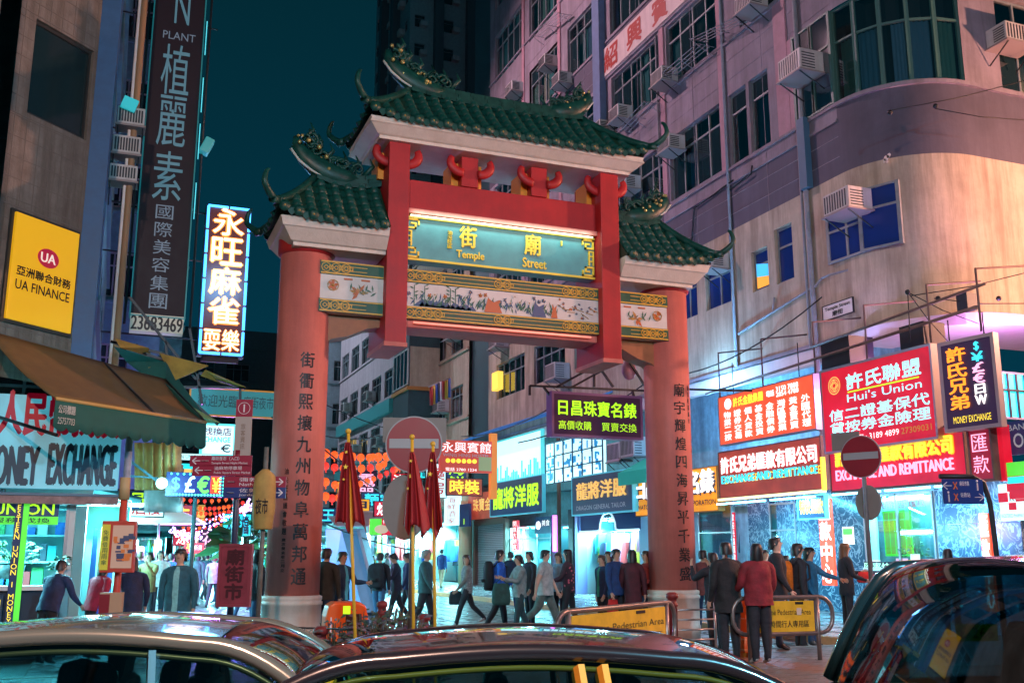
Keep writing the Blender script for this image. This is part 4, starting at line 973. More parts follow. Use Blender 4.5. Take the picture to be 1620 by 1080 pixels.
# window air conditioners and small canopies along the farther right-hand facades
farp = Plane((17, 0, 0), (0, -1, 0)); farq = Plane((16.6, 0, 0), (0, -1, 0))
for k, (pl, y, z, lab) in enumerate(((farp, 53.0, 9.3, 'boxy air conditioner right of the projecting teal bay'), (farp, 51.0, 13.0, 'upper air conditioner beside the dark shaft'), (farp, 60.0, 12.6, 'air conditioner left of the projecting teal bay'), (farq, 65.0, 8.6, 'lowest air conditioner on the pale building past the bay'), (farq, 68.2, 12.0, 'second-floor air conditioner on the pale building past the bay'), (farq, 72.0, 8.7, 'air conditioner in the middle of the pale building past the bay'), (farq, 75.5, 12.2, 'far air conditioner on the pale building past the bay'), (farq, 66.0, 15.6, 'high air conditioner on the pale building past the bay'), (farp, 44.0, 11.2, 'air conditioner over the lit yellow window box'), (farp, 37.2, 8.6, 'air conditioner below the beige windows seen through the gate'))): ac_unit(lab, pl, -y, z, 1.0, .65, .7)
tr = MB(); 
for y0, y1, z in ((63, 66, 7.0), (70, 74, 7.2), (77, 79.5, 7.0), (63, 79.5, 10.6)): tr.box(16.3, 16.58, y0, y1, z, z + .9)
tr.build('railing_panel', mat('railing_teal', (.05, .3, .3), .5), R3, kind='stuff')
wl_ = at_x(790, 600, 16.9); b = MB(); b.box(16.7, 16.98, wl_.y - .3, wl_.y + .5, wl_.z - .5, wl_.z + .35); b.build('lit_window_box', glow('window_box_yellow', (1, .62, .08), 1.2), R1)
# ================================================================== signs, shops and booths
MR = mat('board_red', (0.55, 0.012, 0.03), .4, emit=(.62, .006, .025), es=.8, evar=.4)
MRD = mat('board_darkred', (0.3, 0.012, 0.03), .45, emit=(.32, .005, .02), es=.5)
MOR = mat('board_orange', (0.75, 0.13, 0.04), .4, emit=(.95, .085, .03), es=.95, evar=.35)
MBR = mat('board_brown', (0.28, 0.07, 0.03), .45, emit=(.30, .035, .02), es=.8, evar=.6)
MPU = mat('board_purple', (0.025, 0.012, 0.03), .35, emit=(.03, .008, .03), es=.7)
MNA = mat('board_navy', (0.02, 0.035, 0.10), .35, emit=(.005, .02, .08), es=.5, evar=.5)
MYE = mat('board_yellow', (0.8, 0.36, 0.02), .45, emit=(1.0, .33, .005), es=.7, evar=.35)
MCY = glow('board_cyan', (0.02, 0.75, 0.80), 1.1, True)
MWH = glow('board_white', (0.55, 0.95, 1.0), 1.3, True)
MGR = glow('board_green', (0.10, 0.75, 0.05), .8)
ice = glow('letter_ice', (0.35, 0.85, 1.0), 1.25); wht = glow('letter_white', (1.0, .92, .88), 1.3); pnk = glow('letter_pink', (1.0, .45, .65), 1.2)
lime = glow('letter_lime', (0.45, 0.95, 0.02), 1.1); ylw = glow('letter_yellow', (1.0, .72, .05), 1.2); ora = glow('letter_orange', (1.0, .30, .02), 1.4)
redl = mat('letter_crimson', (.5, .01, .02), .5, emit=(.6, .01, .02), es=.5); cyl = glow('letter_cyan', (0.05, .7, .85), 1.1); blul = glow('letter_blue', (.08, .25, 1.0), 1.2); dkb = mat('letter_navy', (.01, .03, .08), .5); golds = glow('letter_gold', (.9, .55, .15), .7); gryl = mat('letter_grey', (.35, .42, .45), .5, emit=(.2, .3, .33), es=.5)
ochre_d = mat('letter_ochre', (.5, .3, .05), .5, emit=(.5, .3, .04), es=.5)
alu = mat('aluminium', (0.4, 0.38, 0.4), .35, .6); steel = mat('steel_rusty', (0.16, 0.11, 0.1), .6, .4, var=.3)
neon_b = glow('neon_blue', (0.05, 0.36, 1.0), 3.6, True); neon_w = glow('neon_white', (0.45, .9, 1.0), 4.0, True); neon_p = glow('neon_pink', (.9, .15, 1.0), 3.5, True); neon_r = glow('neon_red', (1.0, .08, .03), 3.0, True)
def neon_text(s_, x0, z0, x1, z1, m, o='h'): return (s_, x0, z0, x1, z1, m, .03, o, .03)
# ---- orange and brown signs left of the marble bank
pl, w, h = px_plane('x', 15.5, (1137, 630), (1291, 677)); 
def orange_extra(t, pl, w, h):
    b = MB(); n = 24; c = (w * .11, h * .83); b.add([pl.P(c[0] + .17 * math.cos(2 * math.pi * k / n), c[1] + .15 * math.sin(2 * math.pi * k / n), .013) for k in range(n)], [tuple(range(n))]); b.build('logo', wht, t)
    b = MB(); ring(b, 0, 0, 0) if False else None
colz = ['物業二按', '證券交易', '個人貸款', '基金投資', '金融債券', '灣區置業', '黃金買賣', '外匯代理']
sign('hanging_sign', 'bright orange finance sign with eight columns of white characters', pl, w, h, MOR,
     [('許氏金融集團', .17, .74, .50, .93, ylw, .03), ('電話', .54, .78, .62, .90, wht, .02), ('3150 7888', .64, .84, .86, .94, wht, .02), ('2854 4788', .64, .74, .86, .83, wht, .02)] +
     [(c, .055 + .118 * k, .06, .135 + .118 * k, .68, wht, .02, 'v') for k, c in enumerate(colz)], frame=alu, fw=.03, th=.15, extra=orange_extra, hang=.9)
pl, w, h = px_plane('x', 15.55, (1137, 717), (1302, 772))
def bulbs(t, pl, w, h):
    b = MB(); pl.box(b, -.05, w + .05, -.09, -.03, -.05, .06); b.build('light_strip', glow('strip_warm', (1, .75, .35), 2.2, True), t)
    b = MB(); pl.box(b, w + .03, w + .08, -.05, h * .6, -.05, .06); b.build('light_strip', ylw, t)
sign('shop_sign', 'brown ribbed sign with neon characters above the marble wall', pl, w, h, MBR,
     [neon_text('許氏兄弟匯款有限公司', .03, .52, .97, .88, wht), neon_text('EXCHANGE AND REMITTANCE', .03, .30, .97, .47, cyl), ('EXCHANGE AND REMITTANCE', .06, .29, 1.0, .45, ylw, .01), ('許氏兄弟匯款有限公司', .045, .50, .985, .86, redl, .02)], frame=steel, fw=.03, th=.2, extra=bulbs)
# ---- big red union sign
pl, w, h = px_plane('x', 15.3, (1299, 590), (1482, 690))
def hui_extra(t, pl, w, h):
    b = MB(); n = 28; c = (w * .13, h * .80)
    for r0, r1 in ((.21, .18), (.155, .135)):
        v = [pl.P(c[0] + r * math.cos(2 * math.pi * k / n), c[1] + r * math.sin(2 * math.pi * k / n), .013) for r in (r0, r1) for k in range(n)]
        b.add(v, [(k, (k + 1) % n, n + (k + 1) % n, n + k) for k in range(n)])
    for s_ in (1, .62):
        q = [(0, .13 * s_), (.13 * s_, 0), (0, -.13 * s_), (-.13 * s_, 0)]
        for a_, b_ in zip(q, q[1:] + q[:1]): b.bar(pl.P(c[0] + a_[0], c[1] + a_[1], .014), pl.P(c[0] + b_[0], c[1] + b_[1], .014), .022, .01)
    b.build('logo', golds, t)
    b = MB(); pl.box(b, w * .26, w * .90, h * .675, h * .69, .005, .014); b.build('underline', lime, t)
sign('hanging_sign', 'large red sign with white characters and a gold ring emblem', pl, w, h, MR,
     [('許氏聯盟', .25, .71, .92, .90, ice, .03), ("Hui's Union", .25, .56, .92, .66, ice, .01), ('信二證基保代', .06, .36, .97, .50, ice, .02), ('貸按券金險理', .06, .20, .97, .34, ice, .02), ('TEL: 3189 4899', .30, .08, .70, .15, wht, .01), ('27309031', .72, .08, .97, .15, ochre_d, .01)],
     frame=alu, fw=.05, th=.22, extra=hui_extra)
pl, w, h = px_plane('x', 15.45, (1312, 703), (1530, 758))
sign('shop_sign', 'red exchange sign with glowing orange characters behind the no-entry sign', pl, w, h, MR,
     [neon_text('許氏兄弟匯款有限公司', .05, .50, .93, .86, ylw), ('許氏兄弟匯款有限公司', .055, .49, .935, .85, ora, .05), neon_text('EXCHANGE AND REMITTANCE', .05, .20, .93, .42, pnk)], frame=steel, fw=.03, th=.2)
# ---- money neon box with currency marks
pl, w, h = px_plane('x', 14.9, (1488, 548), (1572, 668))
pl = Plane(pl.O, (.12, -1, 0))
sign('neon_box_sign', 'metal framed neon box of currency symbols hung beside the big red sign', pl, w, h, mat('board_black', (.02, .015, .03), .4, emit=(.03, .01, .06), es=.5),
     [neon_text(c, .12, .78 - .19 * k, .50, .95 - .19 * k, ora) for k, c in enumerate('許氏兄弟')] + [neon_text(c, .62, .86 - .125 * k, .84, .97 - .125 * k, [cyl, cyl, pnk, pnk, wht, wht][k]) for k, c in enumerate('$¥£€日W')] + [('MONEY EXCHANGE', .14, .05, .88, .13, ylw, .01)],
     frame=alu, fw=.07, th=.12, hang=.5)
pl, w, h = px_plane('x', 15.2, (1532, 682), (1572, 756))
sign('vertical_sign', 'dark red vertical sign with two pale characters beside the blue direction sign', pl, w, h, MRD, [('匯', .12, .56, .88, .92, pnk, .01), ('款', .12, .12, .88, .48, pnk, .01)], frame=steel, fw=.04, th=.2)
pl, w, h = px_plane('x', 15.35, (1574, 672), (1592, 760)); sign('blank_sign', 'plain crimson board at the end of the red signs', pl, w, h, MR, [], th=.2)
# supports above the signs: a rusty rail hung from the soffit
rl = thing('sign_rail', 'rusty steel rail carrying the red and orange hanging signs', 'rail', (15.4, 18, 5.95)); b = MB()
b.tube([(15.4, 24.2, 6.05), (15.4, 14.4, 6.35)], .035, 6); b.tube([(15.4, 19.5, 6.5), (15.4, 14.2, 6.75)], .03, 6)
for y in (23.5, 21.5, 19.4, 17.6, 15.7, 14.4): b.tube([(15.4, y, 5.85), (15.4, y, 7.1), (17.1, y + .2, 7.4)], .025, 6)
b.build('rail', steel, rl)
b = MB(); b.box(15.6, 16.3, 18.4, 19.4, 5.95, 6.6); b.build('transformer_box', dark_metal, rl); b = MB(); b.box(15.8, 16.4, 16.3, 17.0, 6.0, 6.5); b.build('transformer_box', dark_metal, rl)
# ---- vertical banners
for (tl, br, X, txt, lab) in (((1293, 790), (1322, 926), 17.2, '匯款中心', 'tall glowing red banner with four white characters on the marble wall'), ((1548, 812), (1569, 880), 17.0, '匯款中心', 'shorter red banner under the blue direction sign')):
    pl, w, h = px_plane('x', X, tl, br); h2 = h
    if X == 17.0: pl = Plane(pl.O - Vector((0, 0, 1.1)), (0, -1, 0)); h2 = h + 1.1
    sign('banner', lab, pl, w, h2, mat('banner_red', (.8, .06, .02), .5, emit=(1.0, .06, .015), es=1.0), [(txt, .08, .02, .92, .99, wht, .03, 'v')], th=.06, cat='banner')
pl, w, h = px_plane('x', 18.1, (1158, 745 + 65), (1166, 915)); sign('banner', 'narrow red strip of small white characters left of the marble wall', pl, w, h, MR, [('歡迎光臨匯款中心', .1, .02, .9, .98, wht, .01, 'v')], th=.04, cat='banner')
pl, w, h = px_plane('x', 16.6, (1262, 786), (1306, 818)); sign('hanging_sign', 'small dark sign with yellow and orange characters over the marble wall', pl, w, h, MNA, [('特快', .06, .2, .48, .85, ora, .03), ('匯款', .52, .2, .94, .85, ylw, .03)], frame=glow('edge_blue', (.1, .6, 1), 1.5), fw=.03, th=.08)
# ---- far right blue/green/red-cross signs
def cross_extra(t, pl, w, h):
    b = MB()
    for a0, a1, z0, z1 in ((.36, .64, .78, 1.0), (.36, .64, .28, .48), (0, .36, .5, .76), (.64, 1.0, .5, .76)): pl.box(b, w * a0, w * a1, h * z0, h * z1, .002, .012)
    b.build('red_cross_blocks', MR, t)
pl, w, h = px_plane('x', 15.8, (1578, 766), (1626, 822)); sign('pharmacy_sign', 'white and red checked sign with the letter R', pl, w, h, MWH, [('R', .42, .53, .58, .73, dkb, .02), ('REGISTERED PHARMACY', .06, .08, .94, .18, dkb, .01)], th=.12, extra=cross_extra)
pl, w, h = px_plane('x', 15.6, (1590, 668), (1640, 715)); sign('shop_sign', 'navy sign with a white ring emblem at the right end of the shopfronts', pl, w, h, MNA, [('Watsons', .1, .75, .9, .9, gryl, .01)] if False else [('BANK', .1, .72, .9, .9, gryl, .01), ('O', .25, .2, .6, .62, gryl, .02)], th=.15)
pl, w, h = px_plane('x', 15.4, (1592, 732), (1650, 786)); sign('shop_sign', 'green and red striped sign above the checked sign', pl, w, h, MR, [('ICBC', .1, .7, .9, .9, dkb, .01)] if False else [], th=.15, extra=lambda t, pl, w, h: (lambda b: (pl.box(b, 0, w, h * .62, h, .002, .012), b.build('green_band', MGR, t), (lambda c: (pl.box(c, 0, w, h * .42, h * .6, .002, .013), c.build('cyan_band', MCY, t)))(MB())))(MB()))
# ---- marble bank front (recessed shops)
marble = voronoi_marble('marble_blue', (0.03, 0.08, 0.14), (0.30, 0.42, 0.5), 2.6)
XS = 18.2; ps = Plane((XS, YF, 0), (0, -1, 0))
tealwall = mat('shop_interior', (.45, .75, .75), .6); counter_m = mat('counter_dark', (.03, .05, .08), .25)
shelf_m = mat('shelf_white', (.5, .65, .66), .5)
tube_c = glow('fluorescent_cyan', (.22, .90, 1.0), 12.0, True)
GOODS = [mat('goods_%s' % n, c, .5) for n, c in (('red', (.5, .05, .05)), ('blue', (.04, .12, .45)), ('white', (.7, .7, .7)), ('yellow', (.6, .4, .05)), ('dark', (.04, .05, .07)), ('teal', (.05, .35, .38)), ('pink', (.6, .2, .3)), ('green', (.08, .3, .1)))]
SR = random.Random(5)
def shop(name, label, pl, a0, a1, z0=.15, z1=3.1, depth=2.0, kind='shelves', front='open', power=120, lc=(.25, .88, 1.0), cat='shop', sillz=.9, glassy=True, wallm=None, dens=1.0):
    t = thing(name, label, cat, pl.P((a0 + a1) / 2, 0, 0)); wm = wallm or tealwall
    b = MB()
    P = pl.P
    b.add([P(a0, z0, -depth), P(a1, z0, -depth), P(a1, z1, -depth), P(a0, z1, -depth), P(a0, z0), P(a1, z0), P(a1, z1), P(a0, z1)], [(0, 1, 2, 3), (0, 4, 5, 1), (3, 2, 6, 7), (0, 3, 7, 4), (1, 5, 6, 2)]); b.build('interior', wm, t)
    b = MB(); n = max(1, round((a1 - a0) / 1.6))
    for k in range(n):
        ac = a0 + (a1 - a0) * (k + .5) / n; pl.box(b, ac - .55, ac + .55, z1 - .09, z1 - .04, -depth * .5 - .04, -depth * .5 + .04)
        pl.box(b, ac - .55, ac + .55, z1 - .09, z1 - .04, -.35, -.27)
    b.build('fluorescent_tube', tube_c, t)
    lamp('AREA', P((a0 + a1) / 2, z1 - .12, -.5), lc, power * 7.0, (a1 - a0) * .8, .6, to=P((a0 + a1) / 2, .5, .9), name='shop_light')
    # goods
    g = MB()
    if kind in ('shelves', 'market'):
        s_ = MB()
        for z in (.6, 1.05, 1.5, 1.95, 2.4):
            pl.box(s_, a0 + .05, a1 - .05, z, z + .03, -depth + .02, -depth + .4)
            a = a0 + .1
            while a < a1 - .15:
                w_ = SR.uniform(.05, .2); h_ = SR.uniform(.12, .36)
                if SR.random() < .88 * dens: pl.box(g, a, a + w_, z + .031, z + .03 + h_, -depth + .05, -depth + .3, SR.randrange(8))
                a += w_ + SR.uniform(.01, .05)
        s_.build('shelf', shelf_m, t)
    if kind in ('clothes', 'market'):
        a = a0 + .12
        while a < a1 - .1:
            w_ = SR.uniform(.05, .10); L = SR.uniform(.7, 1.15); zt = SR.choice([2.1, 2.45]); d_ = -SR.uniform(.35, depth * .6)
            c = SR.randrange(8)
            g.add([P(a, zt, d_), P(a + w_, zt - .03, d_ + .2), P(a + w_ * 1.1, zt - L, d_ + .28), P(a - .02, zt - L, d_ - .1), P(a + w_ * .4, zt - .03, d_ - .22), P(a + w_ * .4, zt - L * .98, d_ - .3)], [(0, 1, 2, 3), (0, 3, 5, 4)], c); a += w_ + .045
        s_ = MB(); s_.tube([P(a0, 2.5, -.8), P(a1, 2.5, -.8)], .02, 6); s_.build('clothes_rail', alu, t)
    g.build('goods', GOODS, t, kind='stuff')
    # front
    f = MB(); fm = alu
    if front == 'counter':
        c = MB(); pl.box(c, a0, a1, z0, sillz, -.18, .02); c.build('counter_wall', counter_m, t); c = MB(); pl.box(c, a0 - .05, a1 + .05, sillz, sillz + .07, -.3, .12); c.build('counter_top', white_paint, t)
        for k in range(0, 3): a = a0 + (a1 - a0) * k / 2; pl.box(f, a - .025, a + .025, sillz + .07, z1, -.03, .03)
        pl.box(f, a0, a1, z1 - .05, z1, -.03, .03); f.build('frame', fm, t)
        q = MB(); q.add([P(a0, sillz + .07, 0), P(a1, sillz + .07, 0), P(a1, z1, 0), P(a0, z1, 0)], [(0, 1, 2, 3)]); q.build('pane', glass('shop_glass', (.8, .98, 1), .9), t)
    elif front == 'glass':
        for k in range(n + 1): a = a0 + (a1 - a0) * k / n; pl.box(f, a - .03, a + .03, z0, z1, -.03, .03)
        for z in (z0, 2.3, z1 - .05): pl.box(f, a0, a1, z, z + .05, -.028, .028)
        f.build('frame', fm, t); q = MB(); q.add([P(a0, z0, 0), P(a1, z0, 0), P(a1, z1, 0), P(a0, z1, 0)], [(0, 1, 2, 3)]); q.build('pane', glass('shop_glass', (.8, .98, 1), .9), t)
    return t
def yat(u, X=18.2, v=880): return at_x(u, v, X).y
def shop_px(u0, u1, X, **k):
    p = Plane((X, 0, 0), (0, -1, 0)); return shop(pl=p, a0=-yat(u0, X), a1=-yat(u1, X), **k)
bank = shop_px(1372, 1482, 17.9, name='exchange_counter', label='bright cyan exchange counter with plant in its window under the red sign', kind='none', front='counter', sillz=1.25, z1=3.1, power=230)
p = Plane((17.9, 0, 0), (0, -1, 0)); A0 = -yat(1372, 17.9); A1 = -yat(1482, 17.9)
b = MB(); p.box(b, A0 + .55, A0 + 1.5, 1.6, 2.7, -.12, -.1); b.build('rate_board', MGR, bank)
b = MB(); 
for i in range(5): p.box(b, A0 + .6 + i * .18, A0 + .75 + i * .18, 1.65, 2.65, -.095, -.09, 0)
b.build('rate_board', mat('rate_olive', (.3, .45, .05), .5, emit=(.3, .6, .02), es=.5), bank)
b = MB(); put_text(b, p, '人民幣找換匯款', A0 + .2, 2.75, A1 - .3, 2.95, -.05, .02); b.build('lettering', redl, bank)
for (x0, x1, z0, z1, m) in ((.95, 1.35, 1.34, 1.55, pnk), (1.45, 1.75, 1.34, 1.65, wht), (.1, .4, 1.34, 1.5, wht)):
    b = MB(); p.box(b, A0 + x0, A0 + x1, z0, z1, -.06, -.05); b.build('notice', m, bank)
leafm = mat('plant_green', (.04, .12, .04), .5); pot = mat('pot_dark', (.05, .06, .06), .5)
def plant(label, c, h, r, n=60, leaf=.12, potr=.12, cat='plant', name='potted_plant', mats=None, group=None, seed=1):
    rr = random.Random(seed); t = thing(name, label, cat, c, group)
    if potr: b = MB(); b.lathe([(potr * .75, c[2]), (potr, c[2] + .22), (potr * .85, c[2] + .22)], (c[0], c[1]), 12); b.build('pot', pot, t)
    f = MB(); z0 = c[2] + (.2 if potr else 0)
    st = MB()
    for k in range(max(4, n // 12)):
        a = rr.uniform(0, 6.28); q = rr.uniform(.2, 1) * r * .7; st.tube([(c[0], c[1], z0 - .02), (c[0] + q * .4 * math.cos(a), c[1] + q * .4 * math.sin(a), z0 + h * .4), (c[0] + q * math.cos(a), c[1] + q * math.sin(a), z0 + h * rr.uniform(.6, .95))], .008, 4)
    st.build('stem', mat('stem_brown', (.08, .06, .03), .8), t)
    for k in range(n):
        a = rr.uniform(0, 6.28); q = r * rr.random() ** .5; z = z0 + h * rr.uniform(.15, 1) * (1 - .4 * (q / r) ** 2)
        p_ = Vector((c[0] + q * math.cos(a), c[1] + q * math.sin(a), z)); d_ = Vector((math.cos(a + rr.uniform(-.6, .6)), math.sin(a), rr.uniform(-.3, .9))).normalized(); sd = d_.orthogonal().normalized(); L = leaf * rr.uniform(.6, 1.3)
        f.add([p_, p_ + d_ * L * .5 + sd * L * .22, p_ + d_ * L + Vector((0, 0, -L * .15)), p_ + d_ * L * .5 - sd * L * .22], [(0, 1, 2, 3)], rr.randrange(len(mats)) if mats else 0)
    f.build('leaves', mats or leafm, t, kind='stuff'); return t
plant('leafy green plant inside the exchange counter window', (18.2, at_x(1452, 870, 18.2).y, 1.3), .5, .4, 120)
# marble wall pieces
mw = thing('marble_wall', 'blue veined marble wall between the exchange counters', 'wall', (XS, 20, 0))
def slab(u0, u1, X, z0, z1, dep=.15):
    y0, y1 = yat(u1, X), yat(u0, X); n = max(1, round((y1 - y0) / 1.0)); m = max(1, round((z1 - z0) / 1.0))
    for i in range(n):
        for j in range(m):
            b = MB(); b.box(X, X + dep, y0 + (y1 - y0) * i / n + .004, y0 + (y1 - y0) * (i + 1) / n - .004, z0 + (z1 - z0) * j / m + .004, z0 + (z1 - z0) * (j + 1) / m - .004); b.build('panel', marble, mw)
slab(1186, 1222, 18.15, .15, 3.4); slab(1232, 1374, 18.1, .15, 3.4) ; slab(1486, 1620, 17.9, .15, 3.4); slab(1372, 1486, 17.95, .15, 1.2)
b = MB(); b.box(18.3, 18.5, 18.9, 30, .15, 7.0); b.build('backing', mat('backing_blue', (.22, .40, .48), .6, var=.3, streak=.5, dirt=(.05, .1, .14)), mw)
shop_px(1108, 1160, 18.2, name='shop', label='bright white-cyan shop directly right of the gate column', kind='shelves', front='glass', z1=3.3, power=260)
shop_px(1160, 1186, 18.15, name='shop', label='narrow cyan doorway left of the marble wall', kind='clothes', front='open', z1=3.1, power=90)
shop_px(1222, 1262, 18.12, name='entrance', label='teal glass entrance in the marble wall beside the red banner', kind='none', front='glass', z1=3.1, power=90, cat='entrance')
ledp = Plane((17.85, yat(1372, 17.85), .65), (0, -1, 0))
sign('led_display', 'dark LED display with blue dotted characters under the exchange counter', ledp, 1.9, .5, mat('led_black', (.01, .012, .03), .3), [('來匯款', .12, .35, .8, .9, blul, .01), ('Pay', .25, .02, .6, .33, blul, .01)], th=.05, cat='display')
sign('led_display', 'small display of green characters above the dark LED display', Plane((17.86, yat(1366, 17.86), 1.22), (0, -1, 0)), 1.3, .25, mat('led_black', (.01, .012, .03), .3), [('匯率快捷', .02, .1, .98, .9, glow('led_green', (.5, 1, .55), 1.2), .0)], th=.04, cat='display')
for (u, lab) in ((1342, 'small green and pink notice on the marble wall'), (1512, 'small green and pink notice right of the counter')):
    y = yat(u, 18.05); sign('notice', lab, Plane((18.08, y + .2, 1.9), (0, -1, 0)), .42, .45, wht, [], th=.02, cat='notice', extra=lambda t, pl, w, h: (lambda b: (pl.box(b, .03, w - .03, h * .55, h * .9, .002, .01), b.build('green_strip', MGR, t)))(MB()))
# fluorescent fittings under the sign boards, lighting the marble and the pavement
ft = thing('strip_lights', 'row of white-cyan strip lights under the red and brown signs', 'lights', (16.6, 19, 3.1)); b = MB()
for (ua, ub) in ((1140, 1215), (1225, 1295), (1325, 1400), (1410, 1480), (1490, 1525)):
    ya, yb = yat(ua, 16.2), yat(ub, 16.2); b.box(16.15, 16.22, yb, ya, 3.02, 3.06)
    lamp('AREA', (16.2, (ya + yb) / 2, 2.98), (.12, .72, 1.0), 150, .12, abs(ya - yb), to=(17.2, (ya + yb) / 2, 0), name='strip_light')
b.build('tube', tube_c, ft)
lamp('POINT', (18.0, 16.3, 5.9), (.85, .32, 1.0), 420, .3, name='neon_spill'); lamp('POINT', (16.2, 18.6, 6.4), (.4, .4, 1.0), 700, .2, name='neon_spill'); lamp('POINT', (16.3, 25.5, 6.0), (.2, .55, 1.0), 900, .2, name='neon_spill')
# ---- upper clutter over the shops: light boxes, dark ledges, awnings
sign('hanging_sign', 'dark purple hanging sign with yellow-green characters between the gate columns', *px_plane('y', 22, (876, 622), (1014, 692)), MPU,
     [('日昌珠寶名錶', .05, .48, .95, .86, lime, .02), ('高價收購', .05, .12, .42, .34, lime, .01), ('買賣交換', .54, .12, .95, .34, lime, .01)], frame=mat('frame_mauve', (.14, .1, .18), .4, .3, emit=(.15, .04, .14), es=.3), fw=.06, th=.3)
rk = thing('sign_bracket', 'black steel truss holding the dark purple hanging sign', 'bracket', (12, 22, 6)); b = MB()
for A, B in (((838, 610), (1020, 618)), ((838, 625), (838, 610)), ((880, 612), (985, 555)), ((905, 612), (1000, 560)), ((930, 555), (970, 612)), ((985, 555), (1020, 610)), ((860, 612), (870, 625)), ((1000, 617), (1003, 628)), ((940, 530), (940, 612))): b.bar(at_y(*A, 22.15), at_y(*B, 22.15), .05, .05)
b.bar(at_y(1020, 614, 22.15), (17, 22.15, 5.9), .05); b.build('truss', dark_metal, rk)
b = MB(); q = at_y(995, 585, 22.3); b.ball(q, .22, 8, sc=(1, .6, 1.2)); b.build('transformer', pier_pink, rk)
pl, w, h = px_plane('x', 16.2, (905, 757), (1001, 806)); 
sign('shop_sign', 'dark blue tailor sign with grey raised characters below the purple sign', pl, w, h, mat('board_slate', (.03, .07, .12), .3, emit=(.01, .05, .09), es=.5), [('龍將洋服', .10, .38, .92, .84, golds, .02, 'h', .05), ('DRAGON GENERAL TAILOR', .08, .1, .9, .22, gryl, .01)], frame=mat('edge_cyan', (.1, .4, .5), .4, emit=(.05, .5, .6), es=.5), fw=.05, th=.2)
pl, w, h = px_plane('x', 16.4, (1005, 756), (1136, 806)); 
sign('shop_sign', 'yellow sign with big blue-white characters passing behind the right column', pl, w, h, MYE, [(c, .01 + .165 * k, .42, .15 + .165 * k, .97, wht, .03, 'h', .06) for k, c in enumerate('日昌珠寶名錶')] + [('WATCH AND JEWELLERY CORPORATION', .02, .1, .98, .26, dkb, .02)], frame=mat('edge_orange', (.5, .2, .03), .5), fw=.03, th=.2, extra=lambda t, pl, w, h: (lambda b: ([put_text(b, pl, c, (.025 + .165 * k) * w, .38 * h, (.165 + .165 * k) * w, .93 * h, .02, .03, one=True) for k, c in enumerate('日昌珠寶名錶')], b.build('lettering', dkb, t)))(MB()))
# tailor shop with navy awning
shop_px(925, 1012, 17.6, name='tailor_shop', label='tailor shop hung with clothes under a navy valance', kind='market', front='open', z1=3.0, power=260, lc=(.25, .8, 1.0))
tv = thing('shop_valance', 'navy valance with a white-edged arch over the tailor shop', 'valance', (17.3, 33, 3)); b = MB(); pv_ = Plane((17.35, 0, 0), (0, -1, 0)); Ya, Yb = -yat(920, 17.35), -yat(1015, 17.35)
m0 = (Ya + Yb) / 2
pts = [(Ya, 2.5), (m0 - .85, 2.5)] + [(m0 - .65 * math.cos(k * math.pi / 10), 2.55 + .62 * math.sin(k * math.pi / 10)) for k in range(11)] + [(m0 + .85, 2.5), (Yb, 2.5)]
for (a_, z_), (c_, y_) in zip(pts, pts[1:]):
    b.hexa([pv_.P(a_, z_, .04), pv_.P(c_, y_, .04), pv_.P(c_, y_, 0), pv_.P(a_, z_, 0), pv_.P(a_, 3.3, .04), pv_.P(c_, 3.3, .04), pv_.P(c_, 3.3, 0), pv_.P(a_, 3.3, 0)])
b.build('valance', mat('navy_cloth', (.015, .04, .12), .8), tv)
b = MB(); b.tube([pv_.P(a_, z_ - .0, .07) for a_, z_ in pts], .035, 6); b.build('piping', glow('piping_white', (.6, .9, 1), .9), tv)
for u, mm, r in ((912, mat('pole_glitter', (.3, .35, .7), .3, .3), .12), (903, mat('door_dark', (.02, .03, .04), .5), .22)):
    y = yat(u, 17.2); b = MB(); b.box(17.2, 17.6, y - r, y + r, .15, 3.4); tag(b.build('pillar', mm, kind=None), 'blue speckled pillar left of the tailor shop' if r < .2 else 'black door post left of the speckled pillar', 'pillar')
# back wall behind shops (dark, z up to the soffit)
bw = MB(); bw.box(18.9, 19.3, 28.5, 78, .15, 4.4); bw.box(18.5, 18.9, 28.5, 46.3, 4.4, 7.0); tag(bw.build('shop_back_wall', mat('backing_teal', (.12, .25, .28), .6, var=.3)), 'dark wall behind the row of shops on the right pavement', 'wall')
# mezzanine windows (bright cyan lattice) & light boxes
def lightbox(tl, br, X, lab, m, texts=(), **k):
    pl, w, h = px_plane('x', X, tl, br); return sign(k.pop('name', 'light_box'), lab, pl, w, h, m, list(texts), **k)
def lattice(t, pl, w, h):
    b = MB(); n = 6
    for k in range(n + 1): pl.box(b, w * k / n - .02, w * k / n + .02, 0, h, .003, .05)
    for k in range(4): pl.box(b, 0, w, h * k / 3 - .02, h * k / 3 + .02, .003, .05)
    b.build('lattice', mat('lattice_blue', (.03, .08, .14), .5), t)
    g = MB(); r2 = random.Random(2)
    for k in range(70):
        a = r2.uniform(0, w - .2); z = r2.uniform(0, h - .2); pl.box(g, a, a + r2.uniform(.05, .25), z, z + r2.uniform(.05, .3), .001, .002 + k * .0003, 0)
    g.build('stickers', mat('sticker_blue', (.05, .25, .45), .5, emit=(.02, .3, .6), es=.8), t, kind='stuff')
lightbox((864, 703), (955, 752), 16.9, 'cyan lit mezzanine windows behind a dark lattice over the tailor sign', MWH, extra=lattice, name='lit_mezzanine')
